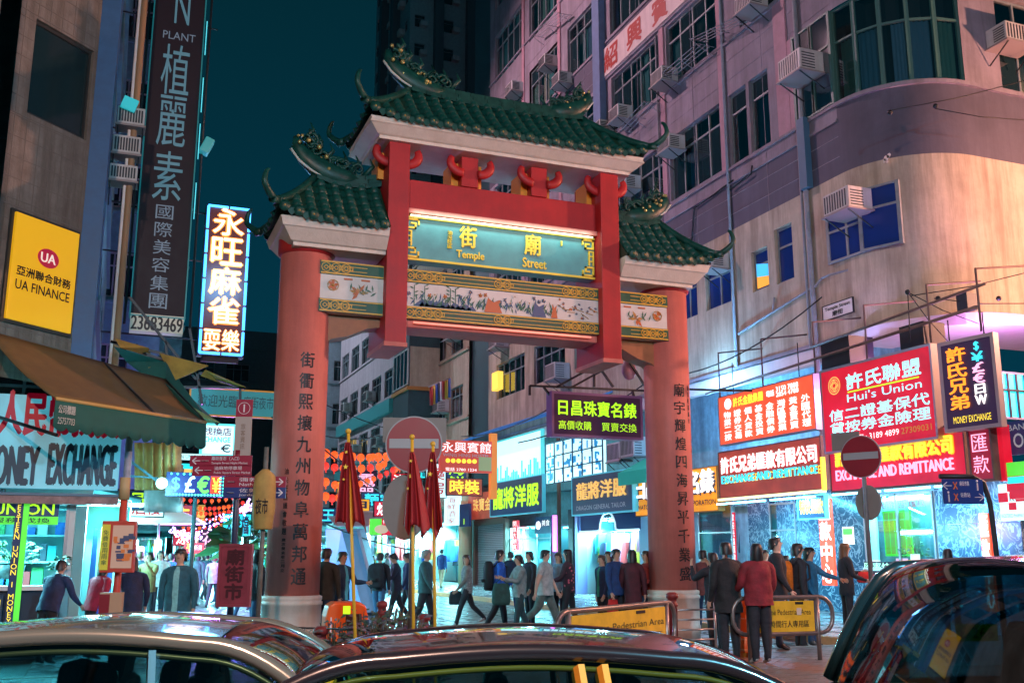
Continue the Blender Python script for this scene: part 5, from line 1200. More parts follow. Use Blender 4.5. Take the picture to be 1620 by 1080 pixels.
lightbox((787, 700), (856, 760), 16.3, 'large white-cyan lit billboard above the lime lettered sign', MWH, frame=mat('edge_mint', (.1, .5, .5), .4, emit=(.1, .8, .75), es=.7), fw=.07, name='billboard', extra=lambda t, pl, w, h: (lambda g: ([pl.box(g, q * w / 26, (q + .7) * w / 26, .0, h * random.Random(q).uniform(.1, .5), .001, .01) for q in range(26)], g.build('picture_shapes', MCY, t, kind='stuff')))(MB()))
lightbox((776, 766), (858, 808), 16.2, 'dark blue sign with lime characters under the lit billboard', MNA, [('龍將洋服', .06, .2, .94, .82, lime, .04)], frame=mat('edge_cyan', (.1, .4, .5), .4), fw=.05)
lightbox((741, 782), (783, 818), 17.0, 'brown sign with gold characters left of the lime lettered sign', MBR, [('$$$', .25, .25, .7, .8, ylw, .02)] if False else [('珠寶金', .2, .3, .85, .78, golds, .02)])
sign('hotel_sign', 'red guesthouse sign with white characters right of the no-entry sign', *px_plane('y', 31, (697, 695), (778, 748)), mat('board_salmon', (.5, .07, .05), .5, emit=(.6, .07, .04), es=.7),
     [('永興賓館', .02, .62, .98, .95, wht, .01), ('WING HING HOSTEL', .05, .48, .95, .58, gryl, .0), ('●●●●●●', .1, .28, .7, .42, ylw, .0), ('電話 2780 1234', .1, .03, .7, .14, wht, .0)], th=.2, extra=lambda t, pl, w, h: (lambda b: (pl.box(b, w * .74, w * .99, h * .06, h * .5, .003, .014), b.build('pale_corner', mat('corner_olive', (.4, .4, .2), .5, emit=(.35, .4, .15), es=.5), t)))(MB()))
b = MB(); q = at_y(775, 700, 31.2); b.box(q.x, q.x + .22, 31.1, 31.3, 3.4, q.z + .3); tag(b.build('sign_post', glow('post_orange', (.9, .25, .03), .6)), 'orange lit post at the right edge of the red guesthouse sign', 'post')
# shutter shop and white shop
sh = thing('shuttered_shop', 'closed shop with a grey-pink roller shutter', 'shop', (17.5, 44, 0)); ya, yb = yat(757, 17.5), yat(802, 17.5)
n_sl = 34; sl = MB(); sl.add([(0, 0, 0), (0, 0, .085), (.02, 0, .07), (.02, 0, .015), (0, -(ya - yb), 0), (0, -(ya - yb), .085), (.02, -(ya - yb), .07), (.02, -(ya - yb), .015)], [(0, 3, 7, 4), (3, 2, 6, 7), (2, 1, 5, 6)]); slm = sl.mesh('slat', mat('shutter_metal', (.30, .24, .26), .5, .2, var=.15))
for k in range(n_sl):
    o = bpy.data.objects.new('slat', slm); link(o, sh); o.location = Vector((17.45, ya, .15 + k * .085)) - ORG[sh]; o.rotation_euler = (0, 0, math.pi) if False else (0, 0, 0)
b = MB(); b.box(17.47, 17.6, yb, ya, .15, 3.1); b.build('backing', mat('shutter_back', (.15, .12, .13), .7), sh); b = MB(); b.box(17.3, 17.5, ya, ya + .25, .15, 3.3); b.box(17.3, 17.5, yb - .3, yb, .15, 3.3); b.box(17.3, 17.5, yb, ya, 3.05, 3.4); b.build('frame', mat('wood_brown', (.12, .07, .05), .6), sh)
shop_px(808, 872, 17.6, name='shop', label='white lit shop with blue round-logo sign right of the shutter', kind='shelves', front='glass', z1=2.9, power=240)
lightbox((846, 818), (872, 843), 17.3, 'small blue sign with a white round logo over the white shop', MNA, [('●', .08, .25, .38, .75, wht, .0), ('美食', .45, .45, .92, .8, wht, .0)])
lightbox((811, 823), (818, 870), 17.3, 'thin red vertical sign left of the white shop', MR, [('開業大酬賓', .1, .02, .9, .98, wht, .01, 'v')])
lightbox((874, 815), (880, 872), 17.3, 'thin pink neon strip right of the white shop', neon_p)
shop_px(880, 902, 17.7, name='doorway', label='dark teal doorway between the white shop and the tailor shop', kind='none', front='open', z1=2.8, power=8, cat='doorway', wallm=mat('door_teal', (.04, .16, .18), .5))
b = MB(); yy = yat(885, 17.2); b.tube([(17.2, yy, .15), (17.2, yy, 6.5)], .09, 8); tag(b.build('drain_pipe', mat('pipe_rust', (.2, .08, .06), .6)), 'rust red drain pipe on the shop wall right of the white shop', 'pipe')
b = MB(); yy = yat(742, 17.2); b.tube([(17.0, yy, .15), (17.0, yy, 4.3)], .35, 16); tag(b.build('pillar', mat('pillar_cream', (.6, .5, .3), .5)), 'cream round pillar left of the shuttered shop', 'pillar')
# far right-hand shops
for (u0, u1, lab, kd, pw) in ((690, 735, 'cyan lit shop left of the cream pillar', 'market', 300), (655, 688, 'far cyan shop behind the flags', 'market', 300), (618, 652, 'far cyan shop seen under the grey round disc', 'market', 320), (575, 614, 'far cyan shop with pale back wall near the tent', 'shelves', 380)):
    shop_px(u0, u1, 17.7, name='shop', label=lab, kind=kd, front='open', z1=3.4, depth=3, power=pw)
lightbox((703, 785), (726, 830), 16.6, 'white narrow sign with red writing left of the brown sign', MWH, [('海鮮酒家', .2, .05, .8, .95, redl, .01, 'v')])
lightbox((727, 798), (742, 832), 16.6, 'black sign with a small green-yellow picture beside the white narrow sign', MNA, [('8', .3, .1, .7, .35, lime, .0)])
sign('food_sign', 'green and red food stall sign with a picture of a dish', *px_plane('y', 34, (585, 820), (636, 846)), MR, [('特色小食', .4, .68, .95, .95, wht, .0), ('HOT POT', .45, .38, .92, .6, wht, .0)], th=.1,
     extra=lambda t, pl, w, h: (lambda b: (pl.box(b, 0, w * .36, 0, h, .001, .012), b.build('green_panel', MGR, t), (lambda c: (c.add([pl.P(w * (.36 + .22 * math.cos(k * .52)), h * (.35 + .28 * math.sin(k * .52)), .016) for k in range(12)], [tuple(range(12))]), c.build('dish_picture', mat('dish', (.6, .5, .3), .5, emit=(.6, .45, .2), es=.6), t)))(MB())))(MB()))
lightbox((640, 812), (652, 822), 17.0, 'tiny white lit sign behind the grey disc', MWH)

# more signs, awnings and cables down the street
sign('light_box', 'cyan lit upstairs window at the far right edge behind the neon box', *px_plane('y', 17.2, (1578, 590), (1640, 662)), MCY, [], frame=frame_m, fw=.05, th=.05, extra=lambda t, pl, w, h: (lambda b: ([pl.box(b, w * k / 4 - .02, w * k / 4 + .02, 0, h, .002, .04) for k in range(5)], pl.box(b, 0, w, h * .6, h * .64, .002, .05), b.build('mullion', dark_metal, t)))(MB()))
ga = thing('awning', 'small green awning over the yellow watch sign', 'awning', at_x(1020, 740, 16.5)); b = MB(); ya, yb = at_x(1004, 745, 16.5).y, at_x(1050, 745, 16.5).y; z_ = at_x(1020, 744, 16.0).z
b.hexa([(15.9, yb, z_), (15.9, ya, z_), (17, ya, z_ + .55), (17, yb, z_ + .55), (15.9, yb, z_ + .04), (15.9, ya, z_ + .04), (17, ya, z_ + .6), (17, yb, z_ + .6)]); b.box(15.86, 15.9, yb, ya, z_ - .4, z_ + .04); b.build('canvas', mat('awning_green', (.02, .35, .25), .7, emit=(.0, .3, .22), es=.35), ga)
for k, (u, v, lab) in enumerate(((978, 716, 'air conditioner beside the lit mezzanine windows'), (1000, 708, 'second air conditioner behind the purple sign edge'))):
    p_ = at_x(u, v, 16.7); ac_unit(lab, Plane((17.0, 0, 0), (0, -1, 0)), -p_.y, p_.z - .3, 1.0, .65, .5)
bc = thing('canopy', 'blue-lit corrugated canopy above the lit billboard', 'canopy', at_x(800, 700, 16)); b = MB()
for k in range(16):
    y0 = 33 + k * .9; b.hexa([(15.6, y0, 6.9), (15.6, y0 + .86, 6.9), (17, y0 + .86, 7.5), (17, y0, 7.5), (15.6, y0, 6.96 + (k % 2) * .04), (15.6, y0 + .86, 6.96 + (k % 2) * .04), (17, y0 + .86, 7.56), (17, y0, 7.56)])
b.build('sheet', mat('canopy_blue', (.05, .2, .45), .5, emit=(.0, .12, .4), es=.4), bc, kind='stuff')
fr_ = random.Random(14); tones = [(MCY, dkb), (MR, wht), (MNA, cyl), (MYE, dkb), (MWH, redl), (MNA, lime), (MBR, ylw), (MPU, pnk)]
HL = ['cyan hanging sign just left of the red guesthouse sign', 'red hanging sign right behind the no-entry disc', 'navy hanging sign between the first and second flags', 'orange-yellow hanging sign low between the flags', 'white hanging sign right of the furled red flag', 'upright navy sign with green letters under the guesthouse sign', 'narrow upright brown sign beside the cream pillar', 'small orange board with pink letters above the cream pillar',
 'upright cyan sign among the lanterns right of the first flag', 'small red board under the round grey disc', 'navy board over the far blue tent', 'yellow board just right of the left gate column', 'white upright sign near the left column behind the lanterns', 'small navy board under the white tarpaulin', 'brown board beside the yellow hanging sheets', 'purple board under the currency board', 'cyan board behind the red plaque', 'red board between the plaque and the wrapped post']
words = ['大排檔', '涼茶', '麵家', '押', '藥房', '海鮮', '時裝', '電器', '糖水', '燒味', '玉器', '皮具', '酒樓', '書局', '鞋店', '花店']
for k, (u, v, Y, w_, h_) in enumerate(((668, 742, 52, 1.4, .9), (640, 760, 58, 1.6, .8), (600, 790, 50, 1.8, .7), (560, 800, 46, 1.4, .6), (690, 760, 47, 1.0, 1.6), (722, 752, 44, .9, 1.5), (735, 770, 42, 1.6, .7), (580, 770, 62, 1.2, 2.0), (655, 795, 44, 1.3, .6), (618, 805, 42, 1.4, .6), (530, 815, 44, 1.3, .6), (548, 782, 56, 1.0, 1.4), (232, 800, 27, .8, .5), (205, 790, 24, .7, .4), (275, 815, 38, 1.2, .7), (345, 852, 45, 1.5, .7), (375, 830, 40, 1.0, .8), (300, 850, 56, 1.6, .8))):
    p_ = at_y(u, v, Y); m1, m2 = tones[k % 8]; tx = words[k % 16]
    vert = h_ > w_
    sign('hanging_sign', HL[k], Plane((p_.x - w_ / 2, Y, p_.z - h_ / 2), (1, 0, 0)), w_, h_, m1, [(tx, .08, .08, .92, .92, m2, .02, 'v' if vert else 'h')], frame=dark_metal, fw=.03, th=.12)
cw = thing('overhead_cables', 'thin black cables crossing the street behind the gate', 'cable', (7, 30, 6)); b = MB()
for (A, B, Y1, Y2) in (((500, 700), (700, 830), 22, 40), ((430, 660), (600, 690), 24, 30), ((730, 690), (880, 640), 40, 24), ((515, 640), (720, 700), 40, 44), ((820, 700), (1030, 600), 30, 22), ((1090, 590), (1300, 470), 24, 17.5), ((380, 760), (660, 870), 20, 34)):
    a_ = at_y(*A, Y1); c_ = at_y(*B, Y2); pts = [a_.lerp(c_, t / 8) - Vector((0, 0, .25 * 4 * (t / 8) * (1 - t / 8))) for t in range(9)]; b = MB(); b.tube(pts, .02, 4); b.build('cable', dark_metal, cw)
# ================================================================== left side of the street
pb_ = Plane((0, 18.5, 0), (1, 0, 0))
def bp(u, v, Y=18.5): return at_y(u, v, Y)
x1 = -.50; 
booth = shop('exchange_booth', 'cyan lit money exchange booth with counter under the awning', pb_, -3.6, -.62, 0, 2.5, 1.6, 'shelves', 'counter', 170, sillz=1.08, dens=.7)
plant('leafy green plant in the window of the money exchange booth', (-1.42, 18.95, 1.25), .45, .38, 150, .12, .22)
plant('small potted plant at the end of the exchange counter', (-.66, 18.4, 1.16), .28, .14, 40, .09, .06)
pl, w, h = px_plane('y', 18.3, (-60, 612), (192, 700)); pl = Plane((bp(-60, 700, 18.3).x, 18.3, bp(100, 775, 18.3).z + .02), (1, 0, 0)); w = bp(192, 700, 18.3).x - pl.O.x; h = 4.22 - pl.O.z
MB_ = mat('board_paleblue', (.25, .5, .6), .5, emit=(.06, .36, .46), es=.75, evar=.3, streak=.3, dirt=(.2, .3, .35))
X = lambda u: (bp(u, 700, 18.3).x - pl.O.x) / w
Zf = lambda v: (bp(100, v, 18.3).z - pl.O.z) / h
navy_l = mat('letter_bluegrey', (.02, .07, .12), .5)
sign('shop_sign', 'large pale blue money exchange sign with dark blue letters under the awning', pl, w, h, MB_,
     [('人民幣找換', X(-6), Zf(690), X(186), Zf(622), mat('letter_cherry', (.45, .01, .04), .5, emit=(.3, .0, .02), es=.3), .03), ('M', X(-34), Zf(768), X(-8), Zf(712), navy_l, .03), ('ONEY', X(-4), Zf(768), X(64), Zf(708), navy_l, .035), ('EXCHANGE', X(80), Zf(766), X(186), Zf(702), navy_l, .035)], th=.2)
b = MB(); pb_.box(b, -3.6, bp(188, 780).x, 2.45, 2.58, -.3, .28); b.build('canopy_edge', mat('stone_mottled', (.3, .2, .2), .6, var=.5, scale=5), booth)
b = MB(); pb_.box(b, -3.6, bp(188, 780).x, 2.58, 2.62, -.3, .3); b.build('canopy_edge', mat('corrugate_blue', (.1, .2, .3), .5), booth)
# mottled panel under the sign
sign('shop_sign', 'dark sign with lime letters and a green band over the booth window', Plane((bp(-70, 0, 18.45).x, 18.42, 2.12), (1, 0, 0)), bp(94, 800, 18.45).x - bp(-70, 0, 18.45).x, .36, MNA,
     [('WESTERN UNION', .02, .44, .97, .92, lime, .02)], th=.05, extra=lambda t, pl, w, h: (lambda b: (pl.box(b, 0, w, 0, h * .36, .002, .014), b.build('green_band', MGR, t), (lambda c: (put_text(c, pl, '匯款 速匯 服務 找換', w * .2, h * .06, w * .95, h * .3, .02, .02), c.build('lettering', dkb, t)))(MB())))(MB()))
sign('vertical_sign', 'dark and green vertical strip of yellow letters on the booth post', Plane((bp(106, 0).x, 18.35, .55), (1, 0, 0)), bp(127, 900).x - bp(106, 900).x, 2.0, MNA,
     [('WESTERN UNION I MONEY', .03, .01, .52, .99, ylw, .01, 'v')], th=.1, extra=lambda t, pl, w, h: (lambda b: (pl.box(b, w * .58, w, 0, h, .002, .014), b.build('green_edge', MGR, t)))(MB()))
b = MB(); pb_.box(b, -.62, -.5, 0, 2.5, -.3, 0); b.build('post', white_paint, booth)
sign('counter_sign', 'dark counter front with yellow letters below the booth window', Plane((bp(-40, 0, 18.3).x, 18.3, .3), (1, 0, 0)), bp(100, 0, 18.3).x - bp(-40, 0, 18.3).x, .72, mat('counter_navy', (.02, .05, .10), .4),
     [('WESTERN', .35, .62, .97, .9, ylw, .02), ('UNION', .72, .32, .97, .58, ylw, .02), ('西聯匯款', .5, .02, .95, .28, lime, .02)], th=.1)
shop('clothes_stall', 'stall hung with blue and white clothes beside the booth post', pb_, bp(130, 900).x, bp(200, 900).x, 0, 2.55, 1.2, 'clothes', 'open', 70, cat='stall')
# hanging trousers
for u, c_ in ((136, 1), (146, 2), (157, 1), (167, 6), (178, 2), (188, 1)): pass
# striped column post next to awning
q = bp(197, 800, 18.2); b = MB(); b.tube([(q.x, 18.2, 0), (q.x, 18.2, 3.8)], .06, 8); tag(b.build('post', mat('post_mottled', (.3, .35, .45), .5, var=.4, scale=6)), 'thin mottled post right of the money exchange sign', 'post')
# awning: canvas slopes from the wall out to a front bar with a scalloped valance
aw = thing('awning', 'brown canvas awning with dark green scalloped valance over the exchange booth', 'awning', (0, 17.5, 4))
FL, FR = at_y(88, 630, 16.6), at_y(326, 668, 18.6); BL, BR = at_y(-22, 522, 18.35), at_y(262, 600, 20.4)
brown = mat('canvas_brown', (.19, .12, .045), .8, var=.15, streak=.2, dirt=(.15, .08, .03)); dgreen = mat('canvas_green', (.015, .11, .09), .8, var=.12)
c = MB(); c.grid(lambda u, v: FL.lerp(FR, u).lerp(BL.lerp(BR, u), v) - Vector((0, 0, .10 * math.sin(math.pi * v))), 16, 8); c.build('canvas', brown, aw, solid=.015)
FL2, FR2 = at_y(232, 585, 19.0), at_y(326, 668, 18.6)
c = MB(); c.add([BR + Vector((-.1, 0, .02)), FR + Vector((0, 0, .01)), FR + Vector((.0, 0, -.35)), BR + Vector((0, 0, -.35))], [(0, 1, 2, 3)]); c.build('side_panel', dgreen, aw, solid=.01)
d_ = MB(); nsc = 13
def valp(u, v):
    p = FL.lerp(FR, u); drop = .42 + .07 * abs(math.sin(math.pi * nsc * u)); return p - Vector((0, 0, drop * v)) + Vector((.02 * math.sin(u * 40) * v, -.03 * v, 0))
d_.grid(valp, 13 * 8, 3); d_.build('valance', dgreen, aw, solid=.01)
d_ = MB(); d_.tube([FL, FR], .03, 8); d_.build('front_bar', mat('bar_yellow', (.6, .35, .1), .5), aw)
d_ = MB(); d_.tube([FL.lerp(FR, .62) + Vector((0, 0, .02)), BL.lerp(BR, .62)], .02, 6); d_.tube([FL.lerp(FR, 1), BL.lerp(BR, 1)], .02, 6); d_.tube([at_y(0, 660, 18.2), at_y(90, 688, 17)], .03, 6); d_.build('arm', dark_metal, aw)
tx = MB(); dv = (FR - FL); ang = Plane(FL - Vector((0, 0, .40)) + Vector((0, -.05, 0)), (dv.x, dv.y, 0)); Lw = math.hypot(dv.x, dv.y); sl_ = (FR.z - FL.z) / Lw
put_text(tx, ang, '公司標題', .06, .18, .36, .31, .02, .02); put_text(tx, ang, '25757703', .06, .02, .36, .12, .02, .01); tx.build('lettering', mat('letter_pale', (.5, .55, .5), .6), aw)
# dark overhead frame and torn yellow-brown canvases behind the awning
of = thing('scaffold', 'black scaffold frame with torn mustard canvas beyond the awning', 'frame', (1, 21, 4.5)); b = MB()
P_ = lambda u, v: at_y(u, v, 21.0)
for A, B in (((175, 540), (388, 615)), ((175, 540), (260, 560)), ((215, 545), (275, 610)), ((270, 612), (388, 613)), ((258, 590), (345, 672)), ((205, 470), (310, 600)), ((380, 613), (380, 640)), ((262, 540), (268, 612)), ((300, 520), (320, 640))): b.bar(P_(*A), P_(*B), .05, .05)
b.build('bars', dark_metal, of)
must = mat('canvas_mustard', (.42, .26, .05), .8, var=.3)
def rag(pts, m, o=of, name='canvas', y=20.9):
    b = MB(); vs = [at_y(u, v, y + .3 * ((k * 7) % 3 - 1)) for k, (u, v) in enumerate(pts)]; b.add(vs, [tuple(range(len(vs)))]); b.build(name, m, o, solid=.012)
rag([(182, 535), (235, 550), (240, 565), (190, 550)], must); rag([(252, 558), (330, 578), (305, 590), (275, 602)], must); rag([(325, 585), (388, 612), (350, 606), (318, 594)], must); rag([(235, 580), (252, 580), (258, 600), (240, 598), (234, 592)], mat('canvas_tan', (.6, .42, .2), .8)); rag([(298, 640), (348, 668), (325, 668), (305, 655)], mat('canvas_olive', (.25, .3, .12), .8))
rag([(180, 548), (262, 572), (326, 660), (262, 612), (236, 600), (200, 572)], dgreen, name='dark_canvas', y=20.6)
# yellow cloths hanging under the green valance
hc = thing('hanging_cloths', 'yellow plastic sheets hanging behind the awning valance', 'cloth', at_y(240, 740, 20)); b = MB()
for k in range(5):
    u0 = 213 + k * 15
    b.grid(lambda u, v: at_y(u0 + 14 * u, 700 + 75 * v, 20.0 + .15 * math.sin(u * 3.1 + k)), 5, 4)
b.build('sheet', mat('sheet_yellow', (.40, .32, .12), .6, var=.4, scale=5, emit=(.4, .3, .06), es=.12), hc, solid=.01)
b = MB(); b.grid(lambda u, v: at_y(228 + 62 * u, 735 + 75 * v, 20.3 + .3 * math.sin(u * 5) * v), 10, 6); b.build('tarpaulin', mat('tarp_white', (.5, .6, .6), .5, var=.2), hc, solid=.01)
# tall dark vertical sign
pl, w, h = px_plane('y', 24, (240, -330), (292, 500)); pl = Plane((at_y(205, 498, 24).x + .02, 24, at_y(250, 500, 24).z), (1, 0, 0)); w = at_y(291, 500, 24).x - pl.O.x; h = 21 - pl.O.z
zz = lambda v, u=270: at_y(u, v, 24).z - pl.O.z
silver = mat('letter_silver', (.12, .26, .32), .5, emit=(.05, .20, .27), es=.36); silver2 = mat('letter_silver_dim', (.14, .19, .25), .45, emit=(.10, .15, .20), es=.6)
T = [(ch, .22, zz(b_) / h, .78, zz(t_) / h, silver, .0) for ch, t_, b_ in (('植', 70, 150), ('麗', 152, 232), ('素', 240, 318))]
T += [(ch, .32, zz(b_) / h, .66, zz(t_) / h, silver2, .0) for ch, t_, b_ in (('國', 326, 348), ('際', 353, 376), ('美', 381, 404), ('容', 409, 432), ('集', 438, 461), ('團', 466, 490))] + [('PLANT', .2, zz(62) / h, .85, zz(50) / h, silver2, .0), ('N', .4, zz(36) / h, .7, zz(-20) / h, silver, .0)]
vs_ = sign('vertical_sign', 'tall dark plum vertical sign with large silver characters and a phone number', pl, w, h, mat('board_plum', (.012, .006, .014), .6, var=.1), T, frame=mat('frame_teal', (.03, .2, .22), .4, emit=(.0, .18, .2), es=.35), fw=.03, th=.35)
b = MB(); pl.box(b, 0, w, zz(527), zz(500), -.33, .01); b.build('number_panel', mat('panel_ivory', (.5, .5, .42), .5, emit=(.35, .36, .3), es=.35), vs_)
b = MB(); put_text(b, pl, '23683469', w * .02, zz(525), w * .98, zz(503), .015, .03); b.build('lettering', black_ink, vs_)
b = MB()
for z in (1.5, 4.5, 7.5, 10.5): b.bar(pl.P(-.8, z, -.2), pl.P(w + .35, z - .05, -.2), .03); 
b.tube([pl.P(w + .16, -.2, -.2), pl.P(w + .16, h, -.2)], .03, 6); b.tube([pl.P(-.12, -.2, -.2), pl.P(-.12, h, -.2)], .03, 6); b.build('scaffold', dark_metal, vs_)
b = MB(); 
for z in (2.4, 3.9, 5.1, 6.6): b.bar(pl.P(w + .07, z, .05), pl.P(w + .07, z + .9, .05), .02)
b.build('neon_tube', glow('tube_teal', (.1, .7, .8), .9), vs_)
q = at_y(327, 232, 24.1); b = MB(); b.obox(Matrix.Translation(q) @ Matrix.Rotation(.4, 4, 'Y'), .22, .3, .4); tag(b.build('floodlight', mat('flood_case', (.1, .35, .36), .4, emit=(.02, .35, .36), es=.4), bevel=.03), 'small cyan floodlight on the side of the tall plum sign', 'lamp')
# blue neon sign
pl, w, h = px_plane('y', 28, (322, 330), (386, 560)); pl = Plane((at_y(313, 560, 28).x, 28, at_y(350, 562, 28).z), (1, 0, 0)); w = at_y(384, 560, 28).x - pl.O.x; h = at_y(360, 328, 28).z - pl.O.z
def neon_extra(t, pl, w, h):
    b = MB()
    for a in (.03, w - .03):
        for k in range(6): b.tube([pl.P(a, h * (k + .04) / 6, .08), pl.P(a, h * (k + .94) / 6, .08)], .035, 8)
    for z in (.03, h - .03):
        for k in range(2): b.tube([pl.P(w * (k + .04) / 2, z, .08), pl.P(w * (k + .96) / 2, z, .08)], .035, 8)
    b.build('neon_tube', neon_b, t)
ntx = glow('neon_letter', (1.0, .78, .55), 1.7); ntr = glow('neon_letter_edge', (1.0, .25, .03), 1.2)
N4 = [(c, .16, .805 - .2 * k, .86, .985 - .2 * k) for k, c in enumerate('永旺麻雀')]
sign('neon_sign', 'vertical neon sign with orange-white characters in a blue neon frame', pl, w, h, mat('neon_board', (.05, .012, .01), .4, emit=(.10, .015, .01), es=.7),
     [(c, a - .0, b_, c_, d, ntr, .06) for c, a, b_, c_, d in N4] + [(c, a, b_, c_, d, ntx, .012, 'h', .02) for c, a, b_, c_, d in N4] + [('耍樂', .10, .03, .9, .17, ntr, .05), ('耍樂', .10, .03, .9, .17, ntx, .012, 'h', .02)], frame=dark_metal, fw=.03, th=.3, extra=neon_extra)
b = MB(); b.bar(pl.P(0, h * .95, -.15), Vector((-.9, 28, pl.O.z + h * .95)), .05); b.bar(pl.P(0, h * .1, -.15), Vector((-.9, 28, pl.O.z + h * .1)), .05); b.bar(pl.P(.1, -.1, -.15), pl.P(w - .1, -.1, -.15), .15); tag(b.build('sign_bracket', dark_metal), 'black arms fixing the blue neon sign to the old building', 'bracket')
lamp('POINT', pl.P(w / 2, h / 2, .9), (.12, .5, 1.0), 320, .6, name='neon_light')
# teal banners and boards across the lane
cb_ = mat('banner_teal', (.05, .3, .36), .6, emit=(.0, .22, .27), es=.5)
sign('banner', 'long teal banner with faint characters behind the direction post', *px_plane('y', 26, (303, 614), (434, 660)), cb_, [('歡迎光臨', .08, .3, .55, .8, mat('letter_deep', (.02, .12, .16), .6), .0), ('廟街夜市', .62, .3, .98, .8, mat('letter_deep', (.02, .12, .16), .6), .0)], th=.08, cat='banner', frame=mat('bar_orange', (.5, .3, .08), .5, emit=(.5, .25, .03), es=.35), fw=.04)
sign('hanging_sign', 'white and cyan exchange light box behind the awning tip', *px_plane('y', 21.5, (322, 672), (368, 719)), MWH, [('找換店', .02, .66, .92, .93, mat('letter_magenta', (.4, .02, .2), .5), .02), ('CHANGE', .02, .42, .9, .60, cyl, .03), ('€', .6, .08, .92, .34, dkb, .03)], frame=glow('edge_cyan_lit', (.1, .9, 1), 1.2), fw=.04, th=.15)
sign('hanging_sign', 'small white sign strip with green letters under the awning valance', *px_plane('y', 20.5, (258, 716), (334, 728)), MWH, [('WESTERN UNION FREE', .02, .15, .98, .85, mat('letter_dkgreen', (.01, .2, .12), .5), .01)], th=.06)
sign('shop_sign', 'cyan and orange shop fascia under the white sign strip', *px_plane('y', 21.0, (262, 732), (330, 742)), MCY, [], th=.06)
# currency LED board
plq, w, h = px_plane('y', 19.6, (264, 746), (355, 786))
def led_extra(t, pl, w, h):
    b = MB(); 
    for k in range(19): b.ball(pl.P(w * (k + .5) / 19, .03, .02), .02, 6); b.ball(pl.P(w * (k + .5) / 19, h - .03, .02), .02, 6) if k % 2 else None
    for k in range(7): b.ball(pl.P(w - .03, h * (k + .5) / 7, .02), .02, 6); b.ball(pl.P(w - .09, h * (k + .5) / 7, .02), .02, 6)
    b.build('led_dots', glow('led_mint', (.1, 1, .6), 2.2), t, kind='stuff')
    b = MB(); pl.box(b, w * .75, w * .93, h * .14, h * .86, .002, .01); b.build('red_square', glow('led_red', (1, .04, .01), 1.2), t)
    b = MB(); put_text(b, pl, '¥', w * .78, h * .2, w * .9, h * .8, .014, .05); b.build('lettering', ylw, t)
sign('led_board', 'LED board of currency symbols edged with green lights', plq, w, h, mat('led_navy', (.01, .02, .12), .4, emit=(.0, .02, .2), es=.7), [('$', .08, .2, .24, .8, blul, .02), ('£', .32, .18, .48, .84, glow('led_white', (.6, .8, 1), 1.5), .04), ('€', .53, .16, .72, .84, glow('led_grn', (.15, .9, .1), 1.3), .06)], th=.15, extra=led_extra)
sp_ = thing('spotlight', 'bright white-cyan spotlight at the left end of the LED board', 'lamp', at_y(258, 762, 19.3)); b = MB(); q = at_y(256, 764, 19.3); b.ball(q, .10, 12); b.build('bulb', glow('spot_cyan', (.35, .95, 1), 9, True), sp_)
b = MB(); b.bar(at_y(200, 724, 19.4), at_y(250, 762, 19.4), .04); b.bar(at_y(198, 752, 19.4), at_y(250, 756, 19.4), .03); b.tube([at_y(309, 786, 19.7), Vector((at_y(309, 786, 19.7).x, 19.7, 0.0))], .04, 8); b.build('arm', pipe_teal, sp_)
lamp('POINT', q + Vector((.1, -.3, -.1)), (.3, .9, 1), 70, .15, name='spot_light')
# lanterns strung over the street (orange-red rows) as individual lanterns
lan_m = glow('lantern_orange', (1.0, .13, .02), 1.0, False); lan_b = MB(); lan_b.lathe([(.05, -.19), (.15, -.13), (.19, 0), (.15, .13), (.05, .19)], n=10); lan_b.tube([(0, 0, -.32), (0, 0, -.19)], .03, 5)
lan_me = lan_b.mesh('lantern', lan_m); lan_mw = lan_b.mesh('lantern', glow('lantern_red', (1.0, .05, .03), .9))
cab = thing('lantern_cables', 'thin cables carrying rows of red and orange lanterns over the lane', 'cable', (6, 40, 6)); cbm = MB(); LR_ = random.Random(8)
def lrow(u0, v0, u1, v1, Y, n, sag=0.3, sc=1.0, row=''):
    a = at_y(u0, v0, Y); b = at_y(u1, v1, Y); pts = []
    for k in range(n):
        t = k / (n - 1); p = a.lerp(b, t) - Vector((0, 0, sag * 4 * t * (1 - t))); pts.append(p + Vector((0, 0, .2 * sc)))
        o = bpy.data.objects.new('lantern', lan_me if (LR_.random() < .65) else lan_mw); C.objects.link(o); o.location = p; o.scale = (sc * LR_.uniform(.85, 1.1),) * 3; o.rotation_euler = (LR_.uniform(-.1, .1), LR_.uniform(-.1, .1), 0)
        tag(o, 'small glowing red-orange lantern in the ' + row, 'lantern', 'lanterns strung over the lane')
    cbm.tube(pts, .012, 4)
lrow(515, 717, 612, 722, 44, 8, .1, 1.0, 'top row between the left column and the no-entry sign'); lrow(515, 737, 600, 738, 44, 7, .1, .9, 'second row between the left column and the first flag'); lrow(515, 762, 560, 766, 42, 4, .1, .9, 'third row just right of the left column'); lrow(515, 785, 536, 787, 42, 3, .05, .9, 'lowest short row right of the left column'); lrow(560, 768, 632, 738, 38, 8, .05, .6, 'slanting row rising to the no-entry sign'); lrow(590, 722, 625, 742, 46, 3, .05, .8, 'short row left of the no-entry disc')
lrow(294, 800, 384, 795, 40, 13, .15, .38, 'second row down over the left lane crowd'); lrow(296, 809, 384, 803, 43, 13, .15, .4, 'middle row over the left lane crowd'); lrow(292, 820, 380, 812, 47, 12, .15, .42, 'fourth row down over the left lane crowd'); lrow(290, 834, 384, 818, 51, 12, .2, .42, 'lowest row over the left lane crowd'); lrow(290, 790, 380, 785, 38, 9, .1, .36, 'top row under the currency LED board')
cbm.build('cable', dark_metal, cab)
